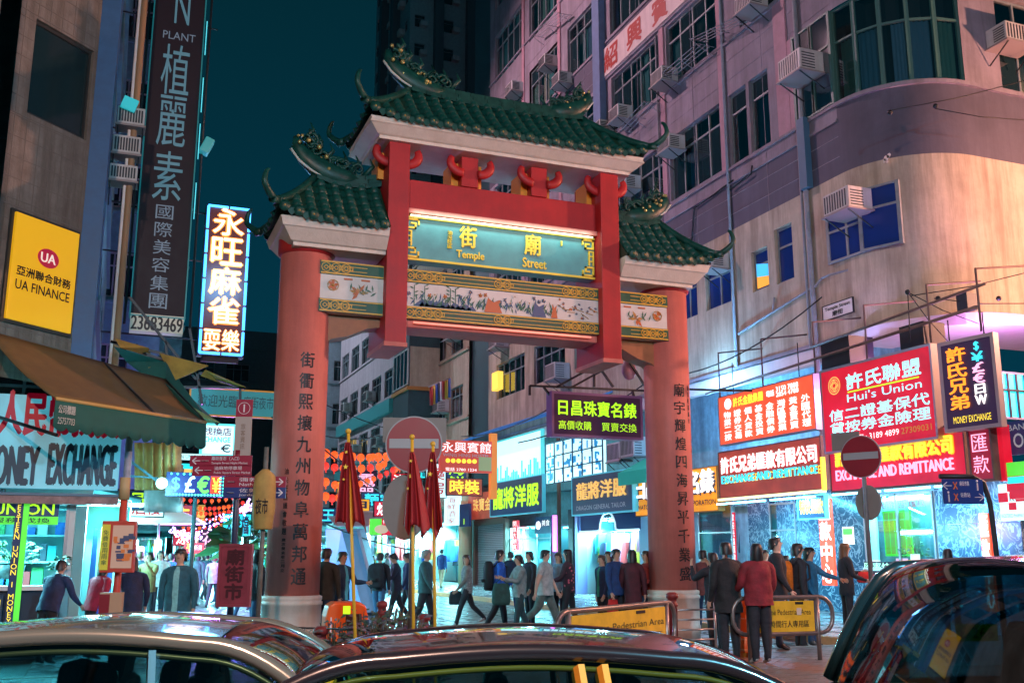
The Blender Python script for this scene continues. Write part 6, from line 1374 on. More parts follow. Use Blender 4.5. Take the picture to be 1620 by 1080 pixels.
# purple-white light garland
gl = thing('light_garland', 'purple-white string of lights sagging over the left lane', 'lights', (1.5, 34, 4)); b = MB(); r3 = random.Random(4)
for (A, B, Y, s_) in (((270, 836), (296, 842), 32, .06), ((296, 842), (385, 806), 32, .14), ((305, 826), (395, 798), 33, .12), ((380, 806), (398, 800), 34, .05), ((276, 842), (320, 848), 32, .08), ((385, 812), (398, 780), 33, .04)):
    a = at_y(*A, Y); c = at_y(*B, Y)
    for k in range(34):
        t = k / 33; p = a.lerp(c, t) - Vector((0, 0, s_ * 4 * t * (1 - t))) + Vector((r3.uniform(-.05, .05), 0, r3.uniform(-.09, .09))); b.ball(p, r3.uniform(.02, .038), 5)
b.build('bulbs', glow('garland_violet', (.62, .45, 1.0), 3.2), gl, kind='stuff')
lamp('POINT', at_y(350, 830, 31), (.65, .2, 1), 1100, .4, name='garland_light')
# market stalls down the left lane
def stall(lab, x0, x1, y, zt, col, pw, depth=2.2, roofcol=None):
    t = shop('market_stall', lab, Plane((0, y, 0), (1, 0, 0)), x0, x1, 0.03, zt, depth, 'market', 'open', pw, cat='market stall')
    b = MB(); b.hexa([(x0 - .2, y - .9, zt - .25), (x1 + .2, y - .9, zt - .25), (x1 + .2, y + depth, zt + .5), (x0 - .2, y + depth, zt + .5), (x0 - .2, y - .9, zt - .2), (x1 + .2, y - .9, zt - .2), (x1 + .2, y + depth, zt + .55), (x0 - .2, y + depth, zt + .55)]); b.build('roof', col, t); return t
tealcv = mat('canvas_teal', (.03, .2, .22), .7); bluecv = mat('canvas_blue', (.03, .1, .3), .7); redcv = mat('canvas_red', (.4, .05, .04), .7); whcv = mat('canvas_white', (.7, .75, .75), .6)
def stall_s(lab, y0, y1, x, col, pw, zt=2.9):   # faces the lane from the left wall
    t = shop('market_stall', lab, Plane((x, 0, 0), (0, 1, 0)), y0, y1, .03, zt, 1.6, 'market', 'open', pw, cat='market stall')
    b = MB(); b.hexa([(x - 1.6, y0, zt + .35), (x + .9, y0, zt - .2), (x + .9, y1, zt - .2), (x - 1.6, y1, zt + .35), (x - 1.6, y0, zt + .4), (x + .9, y0, zt - .15), (x + .9, y1, zt - .15), (x - 1.6, y1, zt + .4)]); b.build('roof', col, t); return t
stall_s('teal roofed clothes stall just behind the hanging jackets', 21.5, 25.5, -.3, tealcv, 180)
stall_s('white roofed stall under the LED board', 27, 33, -.1, whcv, 260)
stall_s('red roofed stall beyond the white roofed one', 34, 41, .0, redcv, 260)
stall_s('blue roofed stall far down the left lane', 43, 52, .1, bluecv, 260)
stall('cyan stall facing the camera at the far bend of the left lane', -.6, 3.2, 62, 2.8, tealcv, 400)
stall('blue stall behind the far crowd in the left lane', 3.5, 7.0, 58, 2.9, bluecv, 420)
stall('bright cyan stall seen between the flags and the left column', 6.6, 10.6, 50, 3.2, tealcv, 480)
stall('pale cyan stall right behind the blue tent', 9.0, 12.2, 43, 3.0, whcv, 460)
# umbrella canopy white
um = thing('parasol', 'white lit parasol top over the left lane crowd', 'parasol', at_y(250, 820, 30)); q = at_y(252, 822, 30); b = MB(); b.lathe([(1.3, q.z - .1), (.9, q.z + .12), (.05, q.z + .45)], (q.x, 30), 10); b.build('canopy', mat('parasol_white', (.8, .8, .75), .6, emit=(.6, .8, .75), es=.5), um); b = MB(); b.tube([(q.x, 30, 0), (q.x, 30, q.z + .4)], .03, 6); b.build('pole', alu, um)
# far colourful poster in the crowd
sign('poster', 'red and yellow poster standing behind the crowd in the left lane', *px_plane('y', 36, (292, 858), (322, 875)), mat('poster_red', (.6, .06, .05), .5, emit=(.7, .06, .04), es=.7), [('平', .1, .2, .4, .9, ylw, .02), ('新貨', .5, .3, .9, .8, wht, .0)], th=.05, cat='poster')
# blue tent flap beside the left column
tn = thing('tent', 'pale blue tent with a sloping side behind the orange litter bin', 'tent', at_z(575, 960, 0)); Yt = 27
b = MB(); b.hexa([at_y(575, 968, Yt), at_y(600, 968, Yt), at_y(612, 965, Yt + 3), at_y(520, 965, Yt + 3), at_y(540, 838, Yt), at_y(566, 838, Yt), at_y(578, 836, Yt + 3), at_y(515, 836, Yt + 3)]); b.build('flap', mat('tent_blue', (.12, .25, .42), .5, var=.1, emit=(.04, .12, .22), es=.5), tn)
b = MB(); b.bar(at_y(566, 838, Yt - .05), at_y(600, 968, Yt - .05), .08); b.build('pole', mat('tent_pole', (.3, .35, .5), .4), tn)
# green palm-like plant
plant('pale green palm leaves behind the direction post', at_y(392, 850, 24) - Vector((0, 0, .4)), .9, .6, 60, .55, 0)
# hotel laundry
la = thing('laundry', 'red, blue and yellow laundry hanging below the upper windows', 'laundry', at_y(694, 630, 44)); cols_ = ('red', 'blue', 'white', 'yellow', 'dark')
b = MB(); b.tube([at_y(678, 612, 44), at_y(712, 598, 44)], .03, 5); b.build('pole', alu, la)
for k in range(8):
    u = 680 + k * 4; v0 = 611 - k * 1.8; b = MB(); b.grid(lambda a, c: at_y(u + 4.5 * a, v0 + 30 * c, 44 + .1 * math.sin(a * 4 + k)), 3, 2); b.build('garment', mat('goods_' + cols_[(k * 3) % 5], (1, 1, 1)), la, solid=.02)
# ================================================================== street furniture
def gp(u, v, d): return at_d(u, v, d)
RND = Matrix
def facing_plane(p, yaw=0.0):
    """vertical plane through p; yaw 0 faces straight back along -y, positive turns to +x"""
    return Plane(p, (math.cos(yaw), math.sin(yaw), 0))
sign_red = mat('sign_red', (.20, .010, .022), .45, var=.06); sign_white = mat('sign_white_reflective', (.26, .29, .31), .5); sign_back = mat('sign_back_grey', (.17, .165, .155), .6, var=.1)
yaw0 = -rad(21.5)
def no_entry(lab, u, v, d, r, pole_v, yaw, plate, oval, pole_col=None, under=None):
    p = gp(u, v, d); pl = facing_plane(p, yaw); t = thing('no_entry_sign', lab, 'traffic sign', (p.x, p.y, 0)); n = 40
    def disc(mb, r_, d0, d1, dz=0, sx=1, mi=0): mb.prism([pl.P(r_ * sx * math.cos(2 * math.pi * k / n), dz + r_ * math.sin(2 * math.pi * k / n), d0) for k in range(n)], pl.N * (d1 - d0), mi)
    b = MB(); disc(b, r, -.01, .01); b.build('rim', sign_white, t)
    b = MB(); disc(b, r * .955, .0105, .016); b.build('disc', sign_red, t)
    b = MB(); pl.box(b, -r * .86, r * .86, -r * .13, r * .20, .0165, .021); b.build('bar', sign_white, t)
    zb = gp(u, pole_v, d).z; b = MB(); b.tube([pl.P(0.0, r * .9, -.06), pl.P(.0, 0, -.06), (pl.P(0, 0, -.06).x, pl.P(0, 0, -.06).y, 0)], .038, 10); b.build('pole', pole_col or grey_metal, t)
    if plate: b = MB(); pl.box(b, -r * 1.12, r * 1.12, r * .1, r * .98, -.10, -.085); b.build('back_plate', sign_back, t)
    if oval: b = MB(); (lambda o: b.prism([pl.P(o[0] + o[2] * math.cos(2 * math.pi * k / n), o[1] + o[3] * math.sin(2 * math.pi * k / n), -.09) for k in range(n)], -pl.N * .015))(oval); b.build('reversed_disc', sign_back, t)
    return t, pl
t_, pl_ = no_entry('large round red no-entry sign behind the flagpoles', 655, 703, 13.2, .372, 900, yaw0 + .05, True, (-.10, -.80, .30, .42))
t_, pl_ = no_entry('smaller no-entry sign with white bar in front of the red exchange sign', 1362, 722, 17.0, .355, 950, yaw0 - .75, False, (.03, -.76, .22, .29))
b = MB(); pl_.box(b, -.55, -.05, .14, .44, -.12, -.10); b.build('back_plate', sign_back, t_)
b = MB(); p = pl_.P(0, 0, -.06); b.lathe([(.11, 0), (.11, .5), (.08, .52)], (p.x, p.y), 12); b.build('pole_sleeve', sign_red, t_)
# direction post
dp = gp(379, 700, 15.5); D = thing('direction_post', 'direction post with red and blue finger boards near the left gate column', 'signpost', (dp.x, dp.y, 0)); pl = facing_plane(Vector((dp.x, dp.y, 0)), yaw0)
b = MB(); b.tube([pl.P(0, 0, 0), pl.P(0, gp(379, 632, 15.5).z, 0)], .05, 12); b.build('pole', mat('pole_navy', (.02, .03, .08), .4), D)
b = MB(); q = pl.P(0, 3.08, 0); b.lathe([(.09, 3.0), (.09, 3.2)], (q.x, q.y), 12); b.build('collar', sign_red, D)
k15 = 15.5 / 1600
frd = mat('finger_red', (.30, .01, .045), .45); fbl = mat('finger_blue', (.012, .04, .20), .45); finger_w = mat('finger_white', (.75, .72, .75), .5)
for (u0, u1, v0, v1, m, tx1, tx2, arr) in ((305, 402, 721, 738, frd, '廟街夜市（入口）', 'Temple Street Night Market', -1), (310, 402, 736, 753, frd, '油麻地停車場', 'Public Square Street Market', -1), (360, 457, 754, 771, frd, '彌敦道', 'Nathan Road', 1), (360, 457, 771, 788, fbl, '佐敦站', 'Jordan Station', 1)):
    zc = gp((u0 + u1) / 2, (v0 + v1) / 2, 15.5).z; a0 = (u0 - 379) * k15; a1 = (u1 - 379) * k15; h = .163
    b = MB(); pl.box(b, a0, a1, zc - h / 2, zc + h / 2, .052, .09); o = b.build('finger_board', m, D)
    b = MB()
    ax = a0 + .10 if arr < 0 else a1 - .10; s = -arr
    b.bar(pl.P(ax - .06, zc, .094), pl.P(ax + .06, zc, .094), .014, .014); b.bar(pl.P(ax - .06 * s, zc, .094), pl.P(ax, zc + .05, .094), .014, .014); b.bar(pl.P(ax - .06 * s, zc, .094), pl.P(ax, zc - .05, .094), .014, .014)
    x0 = a0 + (.33 if arr < 0 else .24); put_text(b, pl, tx1, x0, zc + .005, x0 + .42, zc + .065, .094, .01, res=2); put_text(b, pl, tx2, x0, zc - .06, x0 + .55, zc - .015, .094, .005, res=2)
    xi = a0 + (.24 if arr < 0 else .12); b.bar(pl.P(xi - .05, zc, .093), pl.P(xi + .05, zc, .093), .07, .004); b.build('lettering', finger_w, o)
z0, z1 = gp(385, 722, 15.5).z, gp(385, 660, 15.5).z; zt = gp(385, 633, 15.5).z
b = MB(); pl.box(b, -.06, .19, z0, z1, .052, .08); b.build('board', mat('board_greybeige', (.42, .36, .32), .6), D)
b = MB(); pl.box(b, -.06, .19, z1, zt, .052, .082); o = b.build('board', frd, D); b = MB(); pl.box(b, .055, .075, z1 + .07, z1 + .19, .083, .09); n = 16
for k in range(n): b.bar(pl.P(.065 + .09 * math.cos(6.283 * k / n), z1 + .13 + .09 * math.sin(6.283 * k / n), .086), pl.P(.065 + .09 * math.cos(6.283 * (k + 1) / n), z1 + .13 + .09 * math.sin(6.283 * (k + 1) / n), .086), .012, .006)
b.build('lettering', finger_w, o)
b = MB(); put_text(b, pl, '旅客資訊', .03, z0 + .1, .10, z1 - .1, .084, .01, vert=True); b.build('lettering', mat('letter_bronze', (.2, .12, .08), .6), D)
pq = gp(374, 908, 15.2); plq = facing_plane(pq, yaw0 - .1); k = 15.2 / 1600
sign('plaque', 'dark red plaque with black painted calligraphy on the direction post', Plane(plq.P(-22 * k, -44 * k, .08), plq.U), 44 * k, 86 * k, mat('plaque_red', (.26, .03, .05), .6, var=.25, scale=6), [(c, .18, .68 - .3 * i, .82, .95 - .3 * i, mat('ink_maroon', (.06, .005, .012), .6), .05) for i, c in enumerate('廟街市')], frame=mat('plaque_frame', (.28, .04, .06), .5), fw=.04, th=.05, cat='plaque')
# second post with wrapped yellow bundle
bd = gp(418, 785, 15.0); B = thing('wrapped_sign', 'yellow cloth bundle wrapped round the top of a thin post', 'sign', (bd.x, bd.y, 0)); b = MB(); b.tube([(bd.x, bd.y, 0), (bd.x, bd.y, 3.2)], .035, 8); b.build('pole', mat('pole_rust', (.12, .13, .12), .6, var=.4, scale=9), B)
z0, z1 = gp(418, 835, 15).z, gp(418, 742, 15).z; b = MB(); b.lathe([(.12, z0 - .02), (.14, z0), (.17, z0 + .3), (.165, z0 + .6), (.15, z1 - .1), (.05, z1)], (bd.x, bd.y), 10); b.build('cloth', mat('cloth_mustard', (.42, .28, .08), .8, var=.3, scale=3), B)
plb_ = facing_plane(Vector((bd.x, bd.y, 0)), yaw0); b = MB(); put_text(b, plb_, '夜市', -.08, z0 + .2, .1, z0 + .42, .175, .03); b.build('lettering', black_ink, B)
# bus-stop style notice board on the left
nb = gp(190, 865, 12.0); pl = facing_plane(Vector((nb.x, nb.y, 0)), yaw0 + .1); k = 12 / 1600; NBt = thing('notice_post', 'red framed notice board on a red post by the left kerb', 'notice board', (nb.x, nb.y, 0)); rf_ = mat('frame_redorange', (.45, .05, .03), .45, var=.1)
b = MB(); b.tube([pl.P(0, 0, 0), pl.P(0, gp(190, 760, 12).z, 0)], .04, 10); b.build('post', rf_, NBt)
b = MB(); q = pl.P(0, 0, 0); b.lathe([(.06, gp(190, 790, 12).z), (.06, gp(190, 755, 12).z)], (q.x, q.y), 10); b.build('collar', mat('collar_tan', (.4, .3, .15), .6), NBt)
z0, z1 = gp(190, 905, 12).z, gp(190, 824, 12).z; b = MB(); pl.box(b, -25 * k, 26 * k, z0, z1, .04, .12); b.build('frame', rf_, NBt, bevel=.01)
b = MB(); pl.box(b, -24 * k, -12 * k, z0 + .03, z1 - .04, .121, .13); o = b.build('side_strip', mat('strip_yellow', (.55, .5, .05), .5, emit=(.3, .28, .02), es=.3), NBt); b = MB(); put_text(b, pl, '免費借用雨傘', -22 * k, z0 + .08, -14 * k, z1 - .1, .132, .02, vert=True); b.build('lettering', mat('letter_forest', (.02, .1, .05), .5), o)
b = MB(); pl.box(b, -8 * k, 23 * k, z0 + .05, z1 - .05, .121, .127); o = b.build('poster', mat('poster_tan', (.5, .33, .25), .5, emit=(.35, .2, .13), es=.35), NBt)
r9 = random.Random(3); bb = [MB(), MB()]
for q in range(26): a = r9.uniform(-7, 19) * k; z = r9.uniform(z0 + .12, z1 - .2); pl.box(bb[q % 2], a, a + r9.uniform(.02, .09), z, z + r9.uniform(.01, .06), .128, .129 + q * .0002)
for m, b in zip((mat('print_navy', (.05, .07, .15), .5), mat('print_orange', (.7, .2, .05), .5)), bb): b.build('picture_shapes', m, o, kind='stuff')
z0, z1 = gp(190, 976, 12).z, gp(190, 936, 12).z; b = MB(); pl.box(b, -20 * k, 13 * k, z0, z1, .04, .12); b.build('lower_box', mat('box_cardboard', (.42, .26, .16), .7), NBt); b = MB(); pl.box(b, -20 * k, -5 * k, z0, z1 - .02, .121, .13); b.build('panel', sign_red, NBt)
# flags on yellow poles
flag_red = mat('flag_red', (.30, .008, .012), .65, var=.12); star_y = mat('flag_star', (.85, .6, .05), .5); fp_y = mat('flagpole_yellow', (.65, .38, .03), .45, var=.1)
def star(mb, c, r, U, Zv, N):
    vs = [c + (U * math.sin(k * math.pi / 5) + Zv * math.cos(k * math.pi / 5)) * (r if k % 2 == 0 else r * .4) for k in range(10)]
    mb.add([v + N * .006 for v in vs] + [c + N * .006], [(k, (k + 1) % 10, 10) for k in range(10)])
def flag(lab, ut, vt, ub, vb, d, top, bot, wl, wr, seed):
    A = gp(ut, vt, d); Bp = gp(ub, vb, d); t = thing('flag', lab, 'flag', (Bp.x, Bp.y, 0), 'red flags on yellow poles')
    base = Bp.copy(); dirv = (A - Bp).normalized(); base = Bp - dirv * (Bp.z / dirv.z)
    b = MB(); b.tube([base, A], .019, 8); b.ball(A, .034, 8); b.build('pole', fp_y, t)
    s = Vector((math.cos(-PH), math.sin(-PH), 0)); n = Vector((s.y, -s.x, 0)); kk = d / 1600; L = (bot - top) * kk
    T = A - dirv * (top - vt) * kk; r = random.Random(seed); ph = r.uniform(0, 6)
    def fn(u, v):
        w = 3 * kk + v ** .8 * (wl if u < .5 else wr) * kk; x = (u - .5) * 2 * w
        fold = math.sin(u * 19 + ph) * .05 * (.3 + v) + math.sin(u * 8 + ph * 2) * .04 * v
        end = 1 - .13 * abs(math.sin(u * 5.5 + ph)) * 1.0
        return T - dirv * L * v * end + s * x + n * (.05 + fold)
    c = MB(); c.grid(fn, 44, 24); o = c.build('cloth', flag_red, t, solid=.004)
    st = MB()
    big = fn(.30, .30) + n * .03; star(st, big, .034, s, Vector((0, 0, 1)), n); star(st, fn(.20, .47) + n * .05, .018, s, Vector((0, 0, 1)), n); star(st, fn(.36, .12) + n * .04, .022, s, Vector((0, 0, 1)), n)
    st.build('star', star_y, o)
    return t
flag('red flag with gold stars hanging nearest the left gate column', 551, 682, 562, 1012, 11.5, 700, 842, 20, 22, 1)
flag('red flag hanging directly before the centre of the no-entry sign', 652, 691, 654, 985, 11.8, 715, 845, 12, 24, 6)
flag('red flag furled at the right edge of the no-entry sign', 685, 702, 688, 978, 12.2, 715, 850, 18, 12, 9)
# litter bin
bn = gp(545, 985, 15.0); T_ = thing('litter_bin', 'orange rounded litter bin beside the left gate column', 'bin', (bn.x, bn.y, 0)); org_m = mat('bin_orange', (.80, .12, .01), .35, var=.06, coat=.3)
pl = facing_plane(Vector((bn.x, bn.y, 0)), yaw0 + .3); b = MB(); hw = .30; ht = gp(545, 951, 15).z
prof = [(-hw * .92, .1), (hw * .92, .1), (hw, .25), (hw, ht - .2), (hw * .88, ht - .05), (hw * .6, ht), (-hw * .6, ht), (-hw * .88, ht - .05), (-hw, ht - .2), (-hw, .25)]
b.prism([pl.P(a, z, .24) for a, z in prof], -pl.N * .48); b.build('body', org_m, T_, bevel=.03)
b = MB(); pl.box(b, -.02, .2, ht - .38, ht - .16, .242, .25); b.build('opening', mat('bin_hole', (.03, .01, .01), .8), T_); b = MB(); pl.box(b, -hw * .78, -hw * .72, .2, ht - .2, .243, .25); b.build('strip', finger_w, T_); b = MB(); b.box(bn.x - .25, bn.x + .25, bn.y - .2, bn.y + .2, 0, .12); b.build('foot', dark_metal, T_)
b = MB(); pl.box(b, -.06, .04, ht - .16, ht - .05, .245, .255); b.build('sticker', lime, T_)
# flower bed with purple-green shrubs and small fence
fol = [mat('foliage_dark', (.03, .06, .04), .6), mat('foliage_purple', (.08, .04, .07), .6), mat('foliage_mid', (.05, .09, .05), .6), mat('foliage_grey', (.10, .10, .12), .6)]
for k, (u, v, d, h, r) in enumerate(((530, 1000, 13.2, .45, .35), (578, 992, 13.2, .55, .4), (610, 985, 13.4, .62, .42), (640, 985, 13.6, .55, .4), (480, 1015, 12.8, .35, .35), (600, 1000, 12.6, .5, .45), (655, 995, 12.8, .5, .4))):
    q = gp(u, v, d); plant(['low dark shrub in front of the orange bin', 'bushy purple-green shrub right of the orange bin', 'tallest grey-purple shrub below the first flag', 'shrub at the foot of the no-entry pole', 'small dark shrub beside the white column base', 'front shrub between the yellow poles', 'shrub just behind the black car roof by the poles'][k], (q.x, q.y, 0.0), h + .44, r, 380, .10, 0, 'shrub', 'shrub', fol, 'shrubs in the planted strip', k + 3)
boll = mat('bollard_red', (.20, .02, .02), .5, var=.15)
def bollard(lab, u, vtop, d, h=None):
    p = gp(u, vtop, d); h = h or p.z; t = thing('bollard', lab, 'bollard', (p.x, p.y, 0), 'dark red bollards'); b = MB()
    b.lathe([(.075, 0), (.075, h - .22), (.09, h - .21), (.09, h - .17), (.07, h - .16), (.07, h - .10), (.095, h - .09), (.095, h - .03), (.05, h)], (p.x, p.y), 16); b.build('post', boll, t); return p
pA = bollard('dark red bollard in front of the white base of the left column', 508, 990, 13.0)
pB = bollard('dark red bollard with a white band behind the shrubs', 605, 950, 17.0); pC = bollard('dark red bollard under the no-entry sign', 671, 970, 15.5); pD = bollard('tall red bollard at the right gate column', 1063, 936, 16.2)
pE = bollard('dark red bollard hidden at the left end of the small fence', 420, 1000, 13.3)
ra = thing('low_railing', 'thin dark wire railing between the bollards left of the bin', 'railing', (pA.x, pA.y, 0)); b = MB()
for z in (.35, .55, .75): b.tube([(pE.x, pE.y, z), (pA.x, pA.y, z)], .012, 5); b.tube([(pA.x, pA.y, z), (gp(640, 990, 12.5).x, gp(640, 990, 12.5).y, z)], .012, 5)
b.build('wire', dark_metal, ra)
ra = thing('low_railing', 'white wire railing in front of the right column base', 'railing', (pD.x, pD.y, 0)); b = MB(); e = gp(1130, 950, 16.5)
for z in (.35, .5, .65, .8): b.tube([(pD.x, pD.y, z), (e.x, e.y, z)], .014, 5); 
b.tube([(e.x, e.y, 0), (e.x, e.y, .9)], .02, 6); b.build('wire', alu, ra)
# yellow pedestrian-area barriers
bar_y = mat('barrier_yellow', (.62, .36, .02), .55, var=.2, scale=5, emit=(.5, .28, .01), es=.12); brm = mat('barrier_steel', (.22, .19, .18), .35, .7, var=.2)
def barrier(lab, A, Bv, h=1.0, txt=True, seed=0):
    A = Vector(A); Bv = Vector(Bv); pl = Plane((A.x, A.y, 0), (Bv.x - A.x, Bv.y - A.y, 0)); L = (Bv - A).length; t = thing('barrier', lab, 'barrier', ((A.x + Bv.x) / 2, (A.y + Bv.y) / 2, 0), 'yellow part-time pedestrian area barriers')
    b = MB(); r = .22; z0, z1 = .50, h; pts = []
    for (cx, cz, a0) in ((L - r, z1 - r, 90), (L - r, z0 + r, 0), (r, z0 + r, -90), (r, z1 - r, -180)):
        for q in range(0, 91, 15): w = rad(a0 - q); pts.append(pl.P(cx + r * math.cos(w), cz + r * math.sin(w)))
    pts.append(pts[0]); b.tube(pts, .032, 8, cap=False); b.build('loop_frame', brm, t)
    b = MB()
    for a in (.26, L - .26): b = MB(); b.tube([pl.P(a, 0), pl.P(a, h)], .034, 8); b.build('leg', brm, t)
    b = MB(); pl.box(b, .32, L - .32, z0 + .03, z1 - .05, -.012, .012); o = b.build('board', bar_y, t)
    x0, x1 = .38, L - .38; b = MB(); put_text(b, pl, 'Part-time Pedestrian Area', x0, z0 + .27, x1, z0 + .35, .016, .01); put_text(b, pl, '部分時間行人專用區', x0 + .04, z0 + .09, x1 - .04, z0 + .19, .016, .02); pl.box(b, L * .62, L * .70, z1 - .10, z1 - .065, .014, .02); b.build('lettering', black_ink, o)
    b = MB(); r_ = random.Random(seed)
    for q in range(3 if seed else 1): a = r_.uniform(.4, L - .5); z = r_.uniform(z0 + .1, z1 - .2); pl.box(b, a, a + .08, z, z + .1, .017 + q * .002, .0185 + q * .002)
    b.build('sticker', mat('sticker_pale', (.6, .5, .4), .6), o)
    return t
a_ = at_z(1176, 1060); b_ = at_z(1318, 1056); barrier('yellow pedestrian barrier in front of the two people on the right', at_z(1163, 1061), at_z(1322, 1055), 1.02, seed=0)
barrier('yellow stickered barrier behind the black car near the right column', gp(880, 1010, 11.3) * 1, gp(1068, 1000, 13.9) * 1, 1.03, seed=4)
# blue direction sign at right with curved pole
ds = gp(1521, 777, 17.5); pl = facing_plane(Vector((ds.x, ds.y, 0)), yaw0 + .12); k = 17.5 / 1600; DS = thing('direction_sign', 'blue direction sign on a curved dark pole before the right shopfront', 'direction sign', (ds.x, ds.y, 0))
z0, z1 = gp(1521, 797, 17.5).z, gp(1521, 758, 17.5).z; b = MB(); pl.box(b, -34 * k, 33 * k, z0, z1, .04, .07); o = b.build('board', fbl, DS)
b = MB(); b.tube([pl.P(-34 * k, z1 + .05), pl.P(20 * k, z1 + .05), pl.P(38 * k, z1 - .05), pl.P(46 * k, z1 - .4), pl.P(48 * k, z0 - .6), pl.P(50 * k, 0)], .045, 10); b.build('pole', dark_metal, DS)
b = MB()
for zc, s, tx in ((z0 + (z1 - z0) * .73, 1, '廟街市集'), (z0 + (z1 - z0) * .27, -1, '佐敦站')):
    ax = -27 * k if s > 0 else 25 * k; b.bar(pl.P(ax - .08, zc, .075), pl.P(ax + .08, zc, .075), .02, .01); b.bar(pl.P(ax - .08 * s, zc, .075), pl.P(ax, zc + .06, .075), .02, .01); b.bar(pl.P(ax - .08 * s, zc, .075), pl.P(ax, zc - .06, .075), .02, .01)
    put_text(b, pl, tx, -6 * k, zc, 10 * k, zc + .08, .075, .01); px_ = 23 * k if s > 0 else -26 * k; b.bar(pl.P(px_, zc - .08, .075), pl.P(px_, zc + .05, .075), .03, .01); b.ball(pl.P(px_, zc + .08, .075), .02, 6)
b.build('lettering', finger_w, o); b = MB()
for zc in (z0 + (z1 - z0) * .73, z0 + (z1 - z0) * .27): b.bar(pl.P(-17 * k, zc - .06, .076), pl.P(-11 * k, zc + .06, .076), .03, .01); b.bar(pl.P(-11 * k, zc - .06, .078), pl.P(-17 * k, zc + .06, .078), .03, .01)
b.build('emblem', mat('emblem_orange', (.8, .2, .05), .5), o)
# orange cone-like stack behind the barrier
oc = gp(1180, 1000, 16.2); b = MB(); b.lathe([(.24, .0), (.24, .08), (.2, .1), (.17, .5), (.13, .85), (.10, 1.0)], (oc.x, oc.y), 16)
T_ = thing('water_barrier', 'orange ribbed plastic road cone stack behind the yellow barrier', 'traffic cone', (oc.x, oc.y, 0)); b.build('cone', org_m, T_); b = MB()
for z in (.2, .35, .5, .65): b.lathe([(.215 - z * .1, z), (.215 - z * .1, z + .04)], (oc.x, oc.y), 16)
b.build('ring', mat('cone_band', (.8, .3, .15), .5), T_)
# ================================================================== people
TMP = bpy.data.scenes.new('workshop')
def evaluated(o):
    TMP.collection.objects.link(o); vl = TMP.view_layers[0]; vl.update(); dg = vl.depsgraph
    m = bpy.data.meshes.new_from_object(o.evaluated_get(dg)); TMP.collection.objects.unlink(o); return m
SKIN = [mat('skin_tan', (.55, .32, .22), .5), mat('skin_light', (.65, .42, .32), .55), mat('skin_cool', (.5, .32, .25), .55)]
HAIR = {'black': mat('hair_black', (.012, .010, .012), .45), 'brown': mat('hair_brown', (.06, .025, .012), .45), 'blond': mat('hair_lightbrown', (.16, .085, .04), .5), 'grey': mat('hair_grey', (.22, .2, .19), .6)}
CL = {}
def cloth(c, r=.8): 
    k = 'cloth_%02d%02d%02d' % tuple(int(x * 99) for x in c)
    return mat(k, c, r, var=.4, scale=7, bump=.9, bscale=11)
eye_m = mat('eye_dark', (.01, .008, .008), .3); lip_m = mat('lip', (.3, .09, .07), .5); shoe_m = mat('shoe_black', (.02, .02, .022), .5); shoe_w = mat('shoe_pale', (.45, .45, .45), .6)
